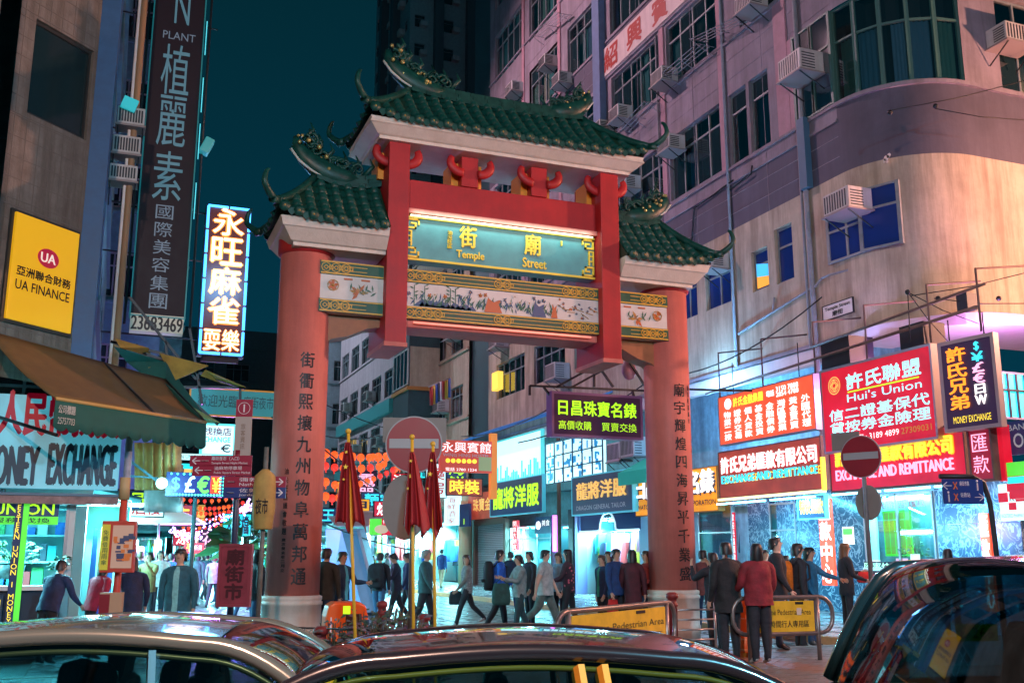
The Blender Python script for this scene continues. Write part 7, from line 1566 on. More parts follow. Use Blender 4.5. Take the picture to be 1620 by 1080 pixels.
def person(label, u, d, face=0, h=1.70, top=(.05, .05, .07), legs=(.03, .04, .07), hair='black', hl=0, stride=0.0, lean=0.0, arms=((10, 15), (-10, 15)), coat=.0, female=False, skin=0, crouch=0.0, sleeve='long', shoes=None, head=(0, 0), bulk=1.0, open_=None, skirt=None, seat=None, loc=None, z0=None, pattern=None, group=None, sit=False):
    """arms: (forward swing, elbow bend) for the left and right arm; head: (nod, turn)"""
    k = h / 1.72
    if loc is None: p0 = spot_on(u, d); 
    else: p0 = Vector(loc)
    gz = z0 if z0 is not None else (.10 if p0.y < 14.7 else (.15 if p0.x > 12.6 else .03))
    t = thing('person', label, 'person', (0, 0, 0), group)
    V = []; E = []; R = []; SEG = []
    def jv(p, r): V.append(Vector(p)); R.append(r if isinstance(r, tuple) else (r, r)); return len(V) - 1
    pz = .93 - crouch
    lr = rad(lean); hips = Vector((0, 0, pz))
    def U(p):   # upper body lean about the hips
        q = Vector(p) - Vector((0, 0, .93)); q = Matrix.Rotation(lr, 3, 'X') @ q; return q + hips
    sw = .175 if female else .205; b_ = bulk
    pel = jv(hips, (.145 * b_, .105 * b_)); sp = jv(U((0, 0, 1.08)), ((.12 if female else .14) * b_, .10 * b_)); chs = jv(U((0, -.01, 1.27)), (.155 * b_, .11 * b_)); ub = jv(U((0, 0, 1.40)), (.12, .075)); nk = jv(U((0, -.005, 1.475)), (.052, .055))
    hn, ht_ = rad(head[0]), rad(head[1])
    hc = U((0, -.012, 1.50))
    HM = Matrix.Rotation(lr * .45 + hn, 3, 'X') @ Matrix.Rotation(ht_, 3, 'Z')
    def Hd(x, y, z): return hc + HM @ Vector((x, y, z))
    j1 = jv(Hd(0, -.022, .05), (.064, .070)); j2 = jv(Hd(0, -.010, .115), (.083, .092)); j3 = jv(Hd(0, -.002, .165), (.072, .080))
    for a, b, m in ((pel, sp, 1), (sp, chs, 1), (chs, ub, 1), (ub, nk, 0), (nk, j1, 0), (j1, j2, 0), (j2, j3, 0)): E.append((a, b)); SEG.append((a, b, m))
    HANDS = []
    for s, (fw, el) in zip((1, -1), arms):
        sh = U((s * sw, 0, 1.385)); f = rad(fw); up = Matrix.Rotation(lr, 3, 'X') @ Vector((s * .17, -math.sin(f), -math.cos(f))).normalized(); e_ = sh + up * .28
        f2 = rad(fw + el); lo = Matrix.Rotation(lr, 3, 'X') @ Vector((s * .04 - (s * .25 if el > 60 else 0), -math.sin(f2), -math.cos(f2))).normalized(); w_ = e_ + lo * .25
        q_ = 1.0 if sleeve != 'long' else 1.18; a = jv(sh, .066 * b_ * q_); b = jv(sh.lerp(e_, .5), .054 * b_ * q_); c = jv(e_, .046 * b_ * q_); d2 = jv(e_.lerp(w_, .6), .039 * q_); w = jv(w_, .026 * q_)
        E += [(chs, a)] if False else [(ub, a)]; E += [(a, b), (b, c), (c, d2), (d2, w)]
        SEG += [(ub, a, 1), (a, b, 1), (b, c, 1 if sleeve == 'long' else 0), (c, d2, 1 if sleeve == 'long' else 0), (d2, w, 1 if sleeve == 'long' else 0)]
        pm = jv(w_ + lo * .055, (.033, .02)); E.append((w, pm)); SEG.append((w, pm, 0))
        side = lo.cross(Vector((s, 0, 0))).normalized(); inn = Vector((-s, 0, 0))
        for q, L in zip((-.027, -.009, .009, .027), (.066, .076, .072, .056)):
            k1 = jv(w_ + lo * .09 + side * q, .0095); k2 = jv(w_ + lo * (.09 + L * .5) + side * q * 1.05 + inn * .008, .0085); k3 = jv(w_ + lo * (.09 + L * .92) + side * q + inn * .028, .007)
            E += [(pm, k1), (k1, k2), (k2, k3)]; SEG += [(pm, k1, 0), (k1, k2, 0), (k2, k3, 0)]
        th = jv(w_ + lo * .05 - side * .038, .011); th2 = jv(w_ + lo * .085 - side * .052 + inn * .012, .009); E += [(w, th), (th, th2)]; SEG += [(w, th, 0), (th, th2, 0)]
        HANDS.append(w_ + lo * .1)
    FT = []
    for s, st in ((1, stride), (-1, -stride)):
        a = rad(st); hp = hips + Vector((s * .088, 0, -.02)); kb_ = rad(st + (abs(st) * .15)); 
        bend = rad(4 + (abs(st) * 1.0 if st < 0 else abs(st) * .15)) + crouch * 1.6
        th_d = Vector((s * .02, -math.sin(a + crouch * 1.2), -math.cos(a + crouch * 1.2))); kn = hp + th_d * .415
        sh_a = a + crouch * 1.2 - bend; sd = Vector((0, -math.sin(sh_a), -math.cos(sh_a))); an = kn + sd * .40
        if sit: th_d = Vector((s * .1, -.97, -.1)).normalized(); kn = hp + th_d * .415; sd = Vector((0, -.3, -.95)).normalized(); an = kn + sd * .40
        A = jv(hp, .102 * b_); B = jv(hp.lerp(kn, .5), .088 * b_); Cn = jv(kn, .066 * b_); D = jv(kn.lerp(an, .35), .066 * b_); G = jv(an, .046); hl_ = jv(an + Vector((0, .03, -.035)), .034); toe = jv(an + Vector((s * .01, -.11, -.055)), (.042, .03)); te = jv(an + Vector((s * .015, -.17, -.065)), (.034, .02))
        E += [(pel, A), (A, B), (B, Cn), (Cn, D), (D, G), (G, hl_), (G, toe), (toe, te)]; SEG += [(pel, A, 2), (A, B, 2), (B, Cn, 2), (Cn, D, 2), (D, G, 2), (G, hl_, 3), (G, toe, 3), (toe, te, 3)]; FT.append(an.z - .09)
    me = bpy.data.meshes.new('body'); me.from_pydata([tuple(v) for v in V], E, []); o = bpy.data.objects.new('body', me)
    md = o.modifiers.new('skin', 'SKIN'); md.use_smooth_shade = True; md.branch_smoothing = .3
    if not me.skin_vertices: 
        return t
    for i, r in enumerate(R): me.skin_vertices[0].data[i].radius = r
    me.skin_vertices[0].data[0].use_root = True
    o.modifiers.new('sub', 'SUBSURF').levels = 1
    bm = evaluated(o); bpy.data.objects.remove(o)
    for m in (SKIN[skin], cloth(top), cloth(legs), shoes or shoe_m): bm.materials.append(m)
    n = len(bm.polygons); cs = np.empty(n * 3, np.float32); bm.polygons.foreach_get('center', cs); cs = cs.reshape(-1, 3)
    best = np.full(n, 1e9); mi = np.zeros(n, np.int32)
    for a, b, m in SEG:
        A = np.array(V[a]); B = np.array(V[b]); ab = B - A; tt = np.clip(((cs - A) @ ab) / max(1e-9, ab @ ab), 0, 1); ds = np.linalg.norm(cs - (A + tt[:, None] * ab), axis=1) - .6 * (R[a][0] + R[b][0]) / 2
        q = ds < best; best[q] = ds[q]; mi[q] = m
    bm.polygons.foreach_set('material_index', mi); bm.name = 'body'
    bo = bpy.data.objects.new('body', bm); link(bo, t)
    # nose, ears, eyes, mouth
    f = MB()
    f.ball(Hd(0, -.098, .105), .014, 6, 0, (1, 1.4, 1.3)); f.build('nose', SKIN[skin], t)
    for s in (-1, 1): f = MB(); f.ball(Hd(s * .084, .005, .105), .022, 6, 0, (.4, .8, 1.2)); f.build('ear', SKIN[skin], t)
    for s in (-1, 1): e = MB(); e.ball(Hd(s * .03, -.088, .128), .0105, 6, 0, (1.3, .7, .8)); e.ball(Hd(s * .031, -.088, .146), .009, 6, 0, (2.2, .7, .5)); e.build('eye', eye_m, t)
    e = MB(); e.ball(Hd(0, -.086, .072), .012, 6, 0, (1.9, .7, .5)); e.build('mouth', lip_m, t)
    # hair: a cap that ends at the forehead, longer locks behind
    if hair:
        hb = MB(); N, M = 16, 9
        def cap(i, j):
            w = 2 * math.pi * i / N; back = (1 + math.sin(w)) / 2   # back=1 behind
            low = (.145 if back < .25 else (.085 if back < .62 else .03)) - (min(hl, .16) * .6 if back > .35 else 0)
            a = math.pi / 2 * j / M; rr = math.cos(a * .96); z = low + (.212 - low) * math.sin(a)
            wob = 1 + .05 * math.sin(w * 5 + j) + .03 * math.sin(w * 9 + j * 3)
            return Hd(.095 * rr ** .5 * math.cos(w) * wob, .010 + .106 * rr ** .5 * math.sin(w) * wob, z)
        vs = [cap(i, j) for j in range(M + 1) for i in range(N)]; hb.add(vs, [(j * N + i, j * N + (i + 1) % N, (j + 1) * N + (i + 1) % N, (j + 1) * N + i) for j in range(M) for i in range(N)] + [tuple(M * N + i for i in range(N))], 0, True)
        if hl > .16:
            hb.grid(lambda a, b: Hd(.095 * math.cos(math.pi * (a * 1.25 - .125)) * (1 - .25 * b), .012 + .095 * math.sin(math.pi * (a * 1.25 - .125)) * (1 - .1 * b) + .02 * b, .14 - (hl) * b + .01 * math.sin(a * 30)), 20, 6)
        hb.build('hair', HAIR[hair], t)
    # garment: a shell over the trunk with its own hem and folds
    top_m = cloth(top) if not pattern else pattern; hem = .83 - coat; g = MB(); N = 28; M = 12; rsd = random.Random(int(u * 7 + d * 13))
    ph = rsd.uniform(0, 6)
    def gar(i, j):
        w = 2 * math.pi * i / N; v = j / M; z = hem + (1.455 - hem) * v
        wx = (.168 if not female else .152) * b_; wy = .130 * b_
        if z > 1.33: q = (z - 1.33) / .125; wx *= 1 + .12 * math.sin(q * 3.14) - .58 * q ** 2.2; wy *= 1 - .42 * q ** 1.3
        elif z < 1.15 and female: wx *= .93
        if z < .95: wx *= 1 + (.95 - z) * (.25 if coat else .1); wy *= 1 + (.95 - z) * .3
        fold = 1 + .05 * math.sin(w * 5 + ph + z * 9) * (1 - v * .6) + .035 * math.sin(w * 3 + z * 31 + ph) + .02 * math.sin(w * 13 + z * 17)
        p = Vector((wx * math.cos(w) * fold, wy * math.sin(w) * fold, z))
        if z > .93: return U(p)
        q = (.93 - z); return U((p.x, p.y, .93)) + Vector((0, -math.sin(rad(lean)) * q * -.2, -q))
    vs = [gar(i, j) for j in range(M + 1) for i in range(N)]
    fs = [(j * N + i, j * N + (i + 1) % N, (j + 1) * N + (i + 1) % N, (j + 1) * N + i) for j in range(M) for i in range(N)]
    fi = 0; g.add(vs, fs, 0, True)
    if open_:   # shirt showing between the fronts of the jacket
        g.m = [1 if (i % N) in (20, 21) and (i // N) < M - 0 else 0 for i in range(len(fs))]
    g.build('coat' if coat else 'jacket', [top_m, cloth(open_) if open_ else top_m], t)
    if skirt:
        s_ = MB(); s_.lathe([(.21, .55), (.19, .75), (.16, .95)], n=20, sy=.8); s_.build('skirt', cloth(skirt), t)
    zmin = min(FT) 
    t.scale = (k * 1.0, k, k); t.location = (p0.x, p0.y, gz - zmin * k); t.rotation_euler = (0, 0, rad(face) - PH)
    TM = Matrix.Translation(t.location) @ Matrix.Rotation(rad(face) - PH, 4, 'Z') @ Matrix.Diagonal((k, k, k, 1))
    return dict(t=t, M=TM, U=U, hands=[TM @ q for q in HANDS])
def printed(name, a, b_, sc=14):
    m = mat(name, a, .8); n = m.node_tree.nodes; l = m.node_tree.links; t = n.new('ShaderNodeTexCoord'); v = n.new('ShaderNodeTexVoronoi'); v.inputs['Scale'].default_value = sc; l.new(t.outputs['Object'], v.inputs['Vector'])
    r = n.new('ShaderNodeValToRGB'); r.color_ramp.elements[0].position = .28; r.color_ramp.elements[1].position = .34; r.color_ramp.elements[0].color = (*b_, 1); r.color_ramp.elements[1].color = (*a, 1); l.new(v.outputs['Distance'], r.inputs[0]); l.new(r.outputs[0], n['Principled BSDF'].inputs['Base Color']); return m
flower = printed('fabric_flowered', (.03, .015, .03), (.5, .1, .16)); check_ = printed('fabric_speckled', (.18, .2, .2), (.4, .42, .4), 30)
def rucksack(P, label, c, w=.32, h=.44, dp=.18, name='backpack'):
    t = thing(name, label, name.replace('_', ' ')); b = MB(); M = P['M']; U = P['U']
    ce = U((0, .13 + dp / 2, 1.18))
    vs = []; N = 16
    for j, (s, zz) in enumerate(((.7, -.5), (.95, -.42), (1, -.1), (1, .25), (.85, .42), (.5, .5))):
        for i in range(N):
            w_ = 2 * math.pi * i / N; cx = math.copysign(abs(math.cos(w_)) ** .6, math.cos(w_)); cy = math.copysign(abs(math.sin(w_)) ** .6, math.sin(w_)); vs.append(M @ (ce + Vector((w / 2 * s * cx, dp / 2 * s * cy, h * zz))))
    b.add(vs, [(j * N + i, j * N + (i + 1) % N, (j + 1) * N + (i + 1) % N, (j + 1) * N + i) for j in range(5) for i in range(N)] + [tuple(range(N))[::-1], tuple(5 * N + i for i in range(N))], 0, True); b.build('bag_body', cloth(c), t)
    s = MB()
    for q in (-1, 1): s.tube([M @ U((q * .11, .14, 1.36)), M @ U((q * .12, .03, 1.47)), M @ U((q * .13, -.13, 1.36)), M @ U((q * .14, -.14, 1.15)), M @ U((q * .15, .1, 1.0))], .02, 6)
    s.build('strap', cloth((.02, .02, .025)), t)
    s = MB(); s.tube([M @ (ce + Vector((-.08, dp / 2 + .01, -.1))), M @ (ce + Vector((.08, dp / 2 + .01, -.1)))], .04, 6); s.build('pocket', cloth(tuple(x * .7 for x in c)), t)
    t.location = (0, 0, 0); return t
def handbag(P, side, label, c, w=.26, h=.24, dp=.1, drop=.3, name='bag'):
    t = thing(name, label, 'bag'); q = P['hands'][side]; b = MB(); M3 = Matrix.Rotation(random.Random(int(q.x * 99)).uniform(-.3, .3) - PH, 4, 'Z'); ce = q - Vector((0, 0, drop))
    vs = []; N = 14
    for s, zz in ((.9, -.5), (1.05, -.35), (1.0, .1), (.8, .5)):
        for i in range(N):
            w_ = 2 * math.pi * i / N; vs.append(ce + M3 @ Vector((w / 2 * s * math.copysign(abs(math.cos(w_)) ** .5, math.cos(w_)), dp / 2 * s * math.sin(w_), h * zz)))
    b.add(vs, [(j * N + i, j * N + (i + 1) % N, (j + 1) * N + (i + 1) % N, (j + 1) * N + i) for j in range(3) for i in range(N)] + [tuple(range(N))[::-1], tuple(3 * N + i for i in range(N))], 0, True); b.build('bag_body', cloth(c), t)
    s = MB(); s.tube([ce + M3 @ Vector((-w * .3, 0, h * .5)), q, ce + M3 @ Vector((w * .3, 0, h * .5))], .008, 5); s.build('handle', cloth(tuple(x * .6 for x in c)), t); return t
DK = (.015, .018, .026); NV = (.015, .03, .09); JN = (.02, .05, .12)
pA_ = person('man in an open teal jacket and pale shirt walking towards the camera', 286, 15.2, 0, 1.72, (.03, .12, .16), (.03, .07, .13), hair='black', stride=10, open_=(.25, .55, .55), bulk=1.12, arms=((5, 12), (-8, 10)), coat=.05)
pB_ = person('photographer in a mustard jacket holding a camera up in the left lane', 237, 23, -15, 1.68, (.22, .15, .05), DK, arms=((45, 105), (45, 105)), bulk=1.05)
person('person in a white top just behind the mustard jacket photographer', 254, 26, 20, 1.72, (.55, .5, .48), DK)
person('person in a bright blue top behind the left lane photographer', 272, 29, 160, 1.66, (.02, .06, .35), DK)
pC_ = person('person in a dark coat bending beside the notice board with a blue bag', 214, 16.2, -150, 1.62, (.015, .02, .06), (.12, .12, .14), lean=16, hl=.1, coat=.1, arms=((20, 30), (10, 40)))
handbag(pC_, 0, 'large shiny royal blue bag carried beside the notice board', (.02, .05, .40), .5, .42, .2, .1)
person('person in a quilted crimson jacket behind the notice post', 155, 16.5, 150, 1.52, (.35, .012, .04), DK, lean=14, hl=.1, bulk=1.15)
person('man in a navy sweater leaning on the exchange counter', 84, 15.8, 165, 1.58, (.015, .03, .09), DK, lean=20, arms=((40, 30), (40, 30)), bulk=1.1)
person('dark clothed person half hidden behind the left column', 409, 18.6, 120, 1.72, (.015, .02, .03), (.04, .10, .22), hl=.1, stride=8)
pD_ = person('person in a dark olive jacket at the right edge of the left column', 516, 18.4, 160, 1.74, (.03, .035, .03), JN, arms=((15, 50), (0, 10)), bulk=1.1)
person('man in a cyan shirt and black vest above the litter bin', 541, 19.0, 60, 1.68, (.02, .05, .10), DK, open_=(.1, .5, .6), bulk=1.1, arms=((30, 60), (10, 20)))
pE_ = person('person in a dark jacket walking away with a black rucksack', 601, 24, 165, 1.68, (.02, .02, .025), (.04, .12, .24), stride=12)
rucksack(pE_, 'black rucksack on the walker in the middle of the street', (.015, .018, .022), .4, .55)
person('man in black looking down at his phone as he walks left', 628, 24.3, -75, 1.68, (.012, .014, .035), DK, stride=17, lean=4, arms=((25, 80), (-15, 20)), head=(18, 0))
person('dark haired person in navy just behind the man with the phone', 646, 25, -80, 1.68, (.012, .03, .10), DK, stride=-14, head=(12, 0))
person('balding man in a green-teal jacket between two flagpoles', 674, 22, 80, 1.74, (.03, .09, .10), DK, hair='grey', stride=13, bulk=1.15, arms=((-12, 10), (18, 12)))
person('distant man in a blue jacket and cream trousers', 699, 46, 150, 1.74, (.015, .06, .2), (.6, .5, .3), stride=8)
pF_ = person('young woman in a grey top and black leggings striding left', 739, 23.6, -80, 1.66, (.22, .22, .2), (.012, .014, .03), hair='brown', hl=.14, pattern=check_, stride=22, female=True, arms=((15, 30), (-8, 55)), shoes=shoe_w, head=(0, 50))
handbag(pF_, 1, 'black shoulder bag of the striding young woman', (.015, .02, .03), .34, .3, .12, .15)
pG_ = person('man in a bright blue and black jacket with a cap', 790, 22, 100, 1.74, (.015, .10, .48), DK, hair='black', stride=14, bulk=1.15, arms=((20, 40), (-10, 20)), hl=.05)
rucksack(pG_, 'black rucksack of the man in the blue and black jacket', (.012, .015, .02), .34, .6, .2)
pH_ = person('woman in a pale grey-green jacket with short black hair', 822, 21, -70, 1.64, (.22, .28, .28), (.02, .05, .06), hl=.06, stride=12, female=True, arms=((30, 75), (30, 75)), head=(8, 0), bulk=1.1)
handbag(pH_, 0, 'dark green shopping bag hanging from the woman in grey-green', (.02, .08, .07), .36, .42, .14, .32)
person('person in black between the grey-green jacket and the grey polo shirt', 838, 23.2, -60, 1.70, DK, DK, hl=.05)
person('stout man in a light grey polo shirt striding right', 862, 21.4, 80, 1.78, (.38, .42, .42), (.10, .14, .13), stride=24, sleeve='short', bulk=1.25, skin=1, arms=((18, 12), (-22, 10)))
person('woman in a grey-blue top behind the man in the polo shirt', 884, 23.5, -40, 1.66, (.15, .3, .38), DK, hair='brown', hl=.14, female=True)
pI_ = person('long haired woman in a flowered dark top with a pale handbag', 899, 22, -110, 1.74, (.05, .025, .04), DK, hl=.36, pattern=flower, female=True, stride=8, arms=((20, 50), (15, 60)))
handbag(pI_, 0, 'pale tweed handbag held by the long haired woman', (.3, .3, .26), .34, .28, .14, .18)
person('small person in navy with a green scarf by the tailor shop', 953, 21.2, -60, 1.62, (.015, .035, .10), DK, hair='brown', open_=(.03, .3, .18))
person('dark haired person right behind the one with the green scarf', 964, 22.6, -60, 1.70, DK, DK, hl=.2, hair='brown')
pJ_ = person('man in a royal blue sweater with a white collar carrying bags', 974, 20.6, 40, 1.74, (.012, .05, .17), DK, stride=5, open_=None, arms=((-5, 12), (8, 12)), bulk=1.1)
handbag(pJ_, 1, 'red carrier bag at the legs of the man in the blue sweater', (.5, .02, .02), .22, .34, .12, .2); handbag(pJ_, 0, 'cream shopping bag next to the red carrier bag', (.45, .35, .2), .26, .36, .12, .22)
person('woman in a long maroon hooded coat', 1000, 20.4, 170, 1.72, (.07, .015, .025), DK, hl=.12, coat=.38, female=True, bulk=1.15)
person('woman in a rust red jacket partly behind the right column', 1023, 20.8, -60, 1.70, (.28, .025, .02), (.03, .08, .16), hl=.28, hair='brown', female=True, arms=((20, 50), (10, 30)))
pK_ = person('person in black raising a camera right of the right column', 1128, 17.6, -150, 1.66, DK, DK, arms=((60, 95), (60, 95)), bulk=1.1)
pL_ = person('man in a long black jacket standing behind the right-hand barrier', 1149, 15.4, -160, 1.74, (.014, .02, .02), (.014, .018, .024), arms=((-5, 30), (15, 80)), bulk=1.2, coat=.12, shoes=shoe_w, head=(0, -25))
handbag(pL_, 1, 'tan shoulder bag slung behind the man in the long black jacket', (.22, .16, .12), .3, .24, .14, -.05)
pM_ = person('person in a maroon and black hooded jacket at the yellow barrier', 1197, 15.2, -165, 1.72, (.20, .015, .025), (.014, .02, .028), hl=.1, bulk=1.25, arms=((10, 55), (5, 40)), shoes=shoe_w, head=(-8, -20))
person('tall man in a black sweater looking up to the right', 1228, 17.4, 75, 1.84, (.012, .018, .03), (.03, .06, .12), arms=((0, 12), (12, 20)), bulk=1.1, head=(-10, 0), skin=1)
pN_ = person('person in a dark jacket beside the orange rucksack', 1261, 18.2, 100, 1.82, (.02, .025, .035), DK, hair='black', hl=.05)
rucksack(pN_, 'orange rucksack on the person beside the red banner', (.65, .16, .01), .3, .5)
person('woman in a blue quilted jacket reaching to the right', 1279, 18.8, 60, 1.76, (.03, .16, .30), JN, hl=.12, female=True, arms=((55, 20), (5, 20)))
pO_ = person('woman with long light brown hair in a black coat and red bag', 1336, 19.6, 95, 1.72, (.012, .016, .022), DK, hair='blond', hl=.42, female=True, coat=.08, arms=((25, 75), (10, 60)))
handbag(pO_, 0, 'small red bag at the hip of the woman with light brown hair', (.5, .015, .02), .34, .2, .1, .12)
person('dark haired person seated low behind the roof of the rightmost vehicle', 1499, 19.5, 150, 1.62, DK, DK, hl=.06)
rr = random.Random(21)
FARC = [(.012, .02, .05), (.02, .05, .08), (.03, .03, .035), (.06, .1, .12), (.015, .06, .12), (.15, .05, .05), (.2, .2, .2)]
for i, (u, d, lab) in enumerate(((314, 33, 'far walker in dark blue beside the red-yellow poster'), (328, 36, 'far walker in teal with pale trousers'), (340, 31, 'far man in navy left of the red plaque'), (349, 35, 'far person in black nearest the red plaque'), (303, 40, 'far person in grey in the middle of the left lane'), (263, 36, 'far person behind the blue top'), (222, 28, 'far person at the left edge of the lane crowd'), (204, 30, 'far person under the notice board edge'), (322, 44, 'small far person beyond the teal walker'), (355, 44, 'small far person beyond the plaque edge'), (295, 47, 'smallest far person in the lane'), (232, 34, 'far person over the photographer shoulder'), (280, 42, 'far person beyond the man in the teal jacket'), (400, 30, 'far person between the wrapped post and the column'), (392, 26, 'person in navy seen right of the red plaque'), (528, 30, 'far person behind the man in the cyan shirt'), (560, 33, 'far person beside the blue tent'), (588, 38, 'far person left of the black rucksack'), (612, 42, 'far person right of the black rucksack'), (808, 30, 'person in dark behind the grey-green jacket'), (1210, 24, 'person behind the maroon hooded jacket'), (1243, 22, 'person between the black sweater and the orange rucksack'), (1112, 21, 'person in black directly right of the right column'))):
    person(lab, u, d, rr.choice([0, 180, 160, 20, -60, 70, -90, 90]), rr.uniform(1.6, 1.76), rr.choice(FARC), rr.choice([DK, JN, (.1, .12, .14)]), hl=rr.choice([0, 0, .1, .25]), stride=rr.choice([-14, 10, 16, 6]), female=rr.random() < .4, hair=rr.choice(['black', 'black', 'brown']), z0=.03)
c1 = at_d(185, 1000, 5.2); M1 = Matrix.Translation((c1.x, c1.y, 0)) @ Matrix.Rotation(-.30, 4, 'Z')
q = M1 @ Vector((-.05, -.36, 0)); person('driver at the wheel of the silver-beige sedan', 0, 0, -90 + 4, 1.66, (.03, .03, .035), DK, loc=(q.x, q.y, 0), z0=-.10, sit=True, arms=((50, 35), (45, 35)), lean=-8)
bpy.data.scenes.remove(TMP)

# ================================================================== vehicles
glass_car = glass('car_glass', (.30, .50, .52), .93, .02)
def paint(name, col, metal=0.0): return mat(name, col, .22, metal, coat=1.0, spec=.6)
chrome = mat('chrome', (.6, .62, .65), .12, 1.0); rubber = mat('rubber', (.015, .015, .016), .7); seat_m = mat('seat_grey', (.05, .055, .06), .7); trim_k = mat('trim_black', (.012, .012, .014), .35)
def car(name, label, cat, loc, rz, L=4.5, Wd=1.72, zr=1.42, zb=.92, xf=(-1.3, -.55), xr_=(.85, 1.55), paint_m=None, side_trim=None, hood=.86, interior=True, pillars=(.16,), inset=.16, tp=.0, gcol=None, yellow_pillar=False, roof_m=None):
    """x runs along the car, nose towards -x; xf/xr_: base and top x of the windscreen and of the rear window"""
    t = thing(name, label, cat, (0, 0, 0)); W2 = Wd / 2; roof_m = roof_m or paint_m; gl_m = gcol or glass_car
    # lower body: sections along x
    xs = [-L / 2, -L / 2 + .12, -L / 2 + .5, xf[0], (xf[0] + xr_[1]) / 2, xr_[1], L / 2 - .45, L / 2 - .1, L / 2]
    zt = [hood - .28, hood - .14, hood - .05, zb, zb, zb, zb - .03, zb - .12, zb - .3]; wd = [W2 * .8, W2 * .93, W2 * .99, W2, W2, W2, W2 * .98, W2 * .94, W2 * .84]
    b = MB(); vs = []; sec = 14
    for x, z, w in zip(xs, zt, wd):
        pr = [(-w * .9, .22), (-w, .32), (-w * 1.0, z * .6), (-w * .985, z - .1), (-w * .95, z - .03), (-w * .86, z), (-w * .4, z + .02), (w * .4, z + .02), (w * .86, z), (w * .95, z - .03), (w * .985, z - .1), (w, z * .6), (w, .32), (w * .9, .22)]
        vs += [(x, y, zz) for y, zz in pr]
    fs = [(i * sec + k, i * sec + (k + 1) % sec, (i + 1) * sec + (k + 1) % sec, (i + 1) * sec + k) for i in range(len(xs) - 1) for k in range(sec)] + [tuple(range(sec))[::-1], tuple((len(xs) - 1) * sec + k for k in range(sec))]
    # leave the cabin floor open to the greenhouse
    body_fs = [f for n_, f in enumerate(fs) if not (n_ < (len(xs) - 1) * sec and (n_ // sec) in (3, 4) and (n_ % sec) in (5, 6, 7))]
    b.add(vs, body_fs, 0, True); b.build('body', paint_m, t)
    # side rail arch: z over x
    x0, x1, x2, x3 = xf[0], xf[1], xr_[0], xr_[1]
    def rail(u):
        x = x0 + (x3 - x0) * u
        if x < x1: s = (x - x0) / (x1 - x0); z = zb + (zr - .07 - zb) * max(0, math.sin(min(1, max(0, s)) * math.pi / 2)) ** .95
        elif x > x2: s = (x3 - x) / (x3 - x2); z = zb + (zr - .07 - zb) * max(0, math.sin(min(1, max(0, s)) * math.pi / 2)) ** .95
        else: z = zr - .07 + .035 * math.sin(math.pi * (x - x1) / (x2 - x1))
        return x, z
    def yrail(z): return W2 * .95 - inset * (z - zb) / (zr - zb)
    us = [k / 48 for k in range(49)]
    ua, ub_ = (x1 - x0) / (x3 - x0) * .93, 1 - (x3 - x2) / (x3 - x0) * .93
    def top(u, v):   # v across
        x, z = rail(u); y = yrail(z) * (2 * v - 1); cz = .055 * (1 - (2 * v - 1) ** 2) * min(1, (z - zb) / .3) ; cx = -.12 * (1 - (2 * v - 1) ** 2) * (1 if u < .5 else -1) * max(0, abs(u - .5) * 2 - .35)
        return (x + cx, y, z + cz)
    def strip(u0, u1, nm, m, n=18, drop=0.0):
        g = MB(); g.grid(lambda a, c: tuple(Vector(top(u0 + (u1 - u0) * a, c)) - Vector((0, 0, drop))), n, 14); return g.build(nm, m, t)
    strip(0, ua, 'windscreen', gl_m); strip(ua, ub_, 'roof', roof_m); strip(ub_, 1, 'rear_window', gl_m); strip(ua + .02, ub_ - .02, 'headliner', seat_m, drop=.05)
    for sg in (-1, 1):
        g = MB(); pts = [(rail(u)[0], sg * yrail(rail(u)[1]), rail(u)[1]) for u in us]; g.tube(pts, .038, 8); g.build('roof_rail', roof_m, t)
        if side_trim:
            g = MB(); g.tube([(p[0] * .985, p[1] + sg * .006, p[2] - .062) for p in pts[3:-3]], .014, 6); g.build('window_trim', side_trim, t)
        # doors: pillars and glass
        for q, pw in [(q, .055) for q in pillars]:
            x, z = rail((q - x0) / (x3 - x0)); g = MB(); yb_ = W2 * .965 * sg
            for dx in ((-.05, .05) if yellow_pillar else (0,)):
                g.bar((x + dx * 1.0 + .05, yb_ + .004 * sg, zb - .02), (x + dx, sg * yrail(z - .05) + .006 * sg, z - .05), .03, .078)
            g.build('door_pillar', side_trim if yellow_pillar else trim_k, t)
        g = MB(); lo = [(p[0], sg * W2 * .955, zb - .01) for p in pts]; hi = [(p[0], p[1], p[2]) for p in pts]
        g.add(lo + hi, [(k, k + 1, len(pts) + k + 1, len(pts) + k) for k in range(len(pts) - 1)]); g.build('side_window', gl_m, t)
        g = MB(); g.bar((x0 + .05, sg * W2 * .985, zb - .01), (x3 - .05, sg * W2 * .985, zb - .01), .05, .02); g.build('belt_trim', trim_k, t)
        # mirror
        g = MB(); g.ball((x0 + .38, sg * (W2 + .10), zb + .08), .11, 12, 0, (.55, 1.0, .75)); g.bar((x0 + .38, sg * (W2 - .02), zb + .02), (x0 + .38, sg * (W2 + .06), zb + .04), .05, .03); g.build('wing_mirror', paint_m, t)
        # wheels
        for wx in (-L / 2 + .85, L / 2 - .9):
            g = MB(); g.lathe([(.19, -.1), (.30, -.11), (.32, -.06), (.32, .06), (.30, .11), (.19, .1)], n=24); ov = [Matrix.Translation((wx, sg * (W2 - .1), .32)) @ Matrix.Rotation(math.pi / 2, 4, 'X') @ Vector(v) for v in g.v]; g.v = [tuple(v) for v in ov]; wh = g.build('wheel', rubber, t)
            g = MB(); g.tube([(wx, sg * (W2 - .17), .32), (wx, sg * (W2 + .005), .32)], .19, 16); g.build('rim', grey_metal, wh)
        g = MB(); g.bar((-L / 2 + .04, sg * W2 * .55, hood - .30), (-L / 2 + .04, sg * W2 * .85, hood - .26), .08, .14); g.build('headlight', finger_w, t)
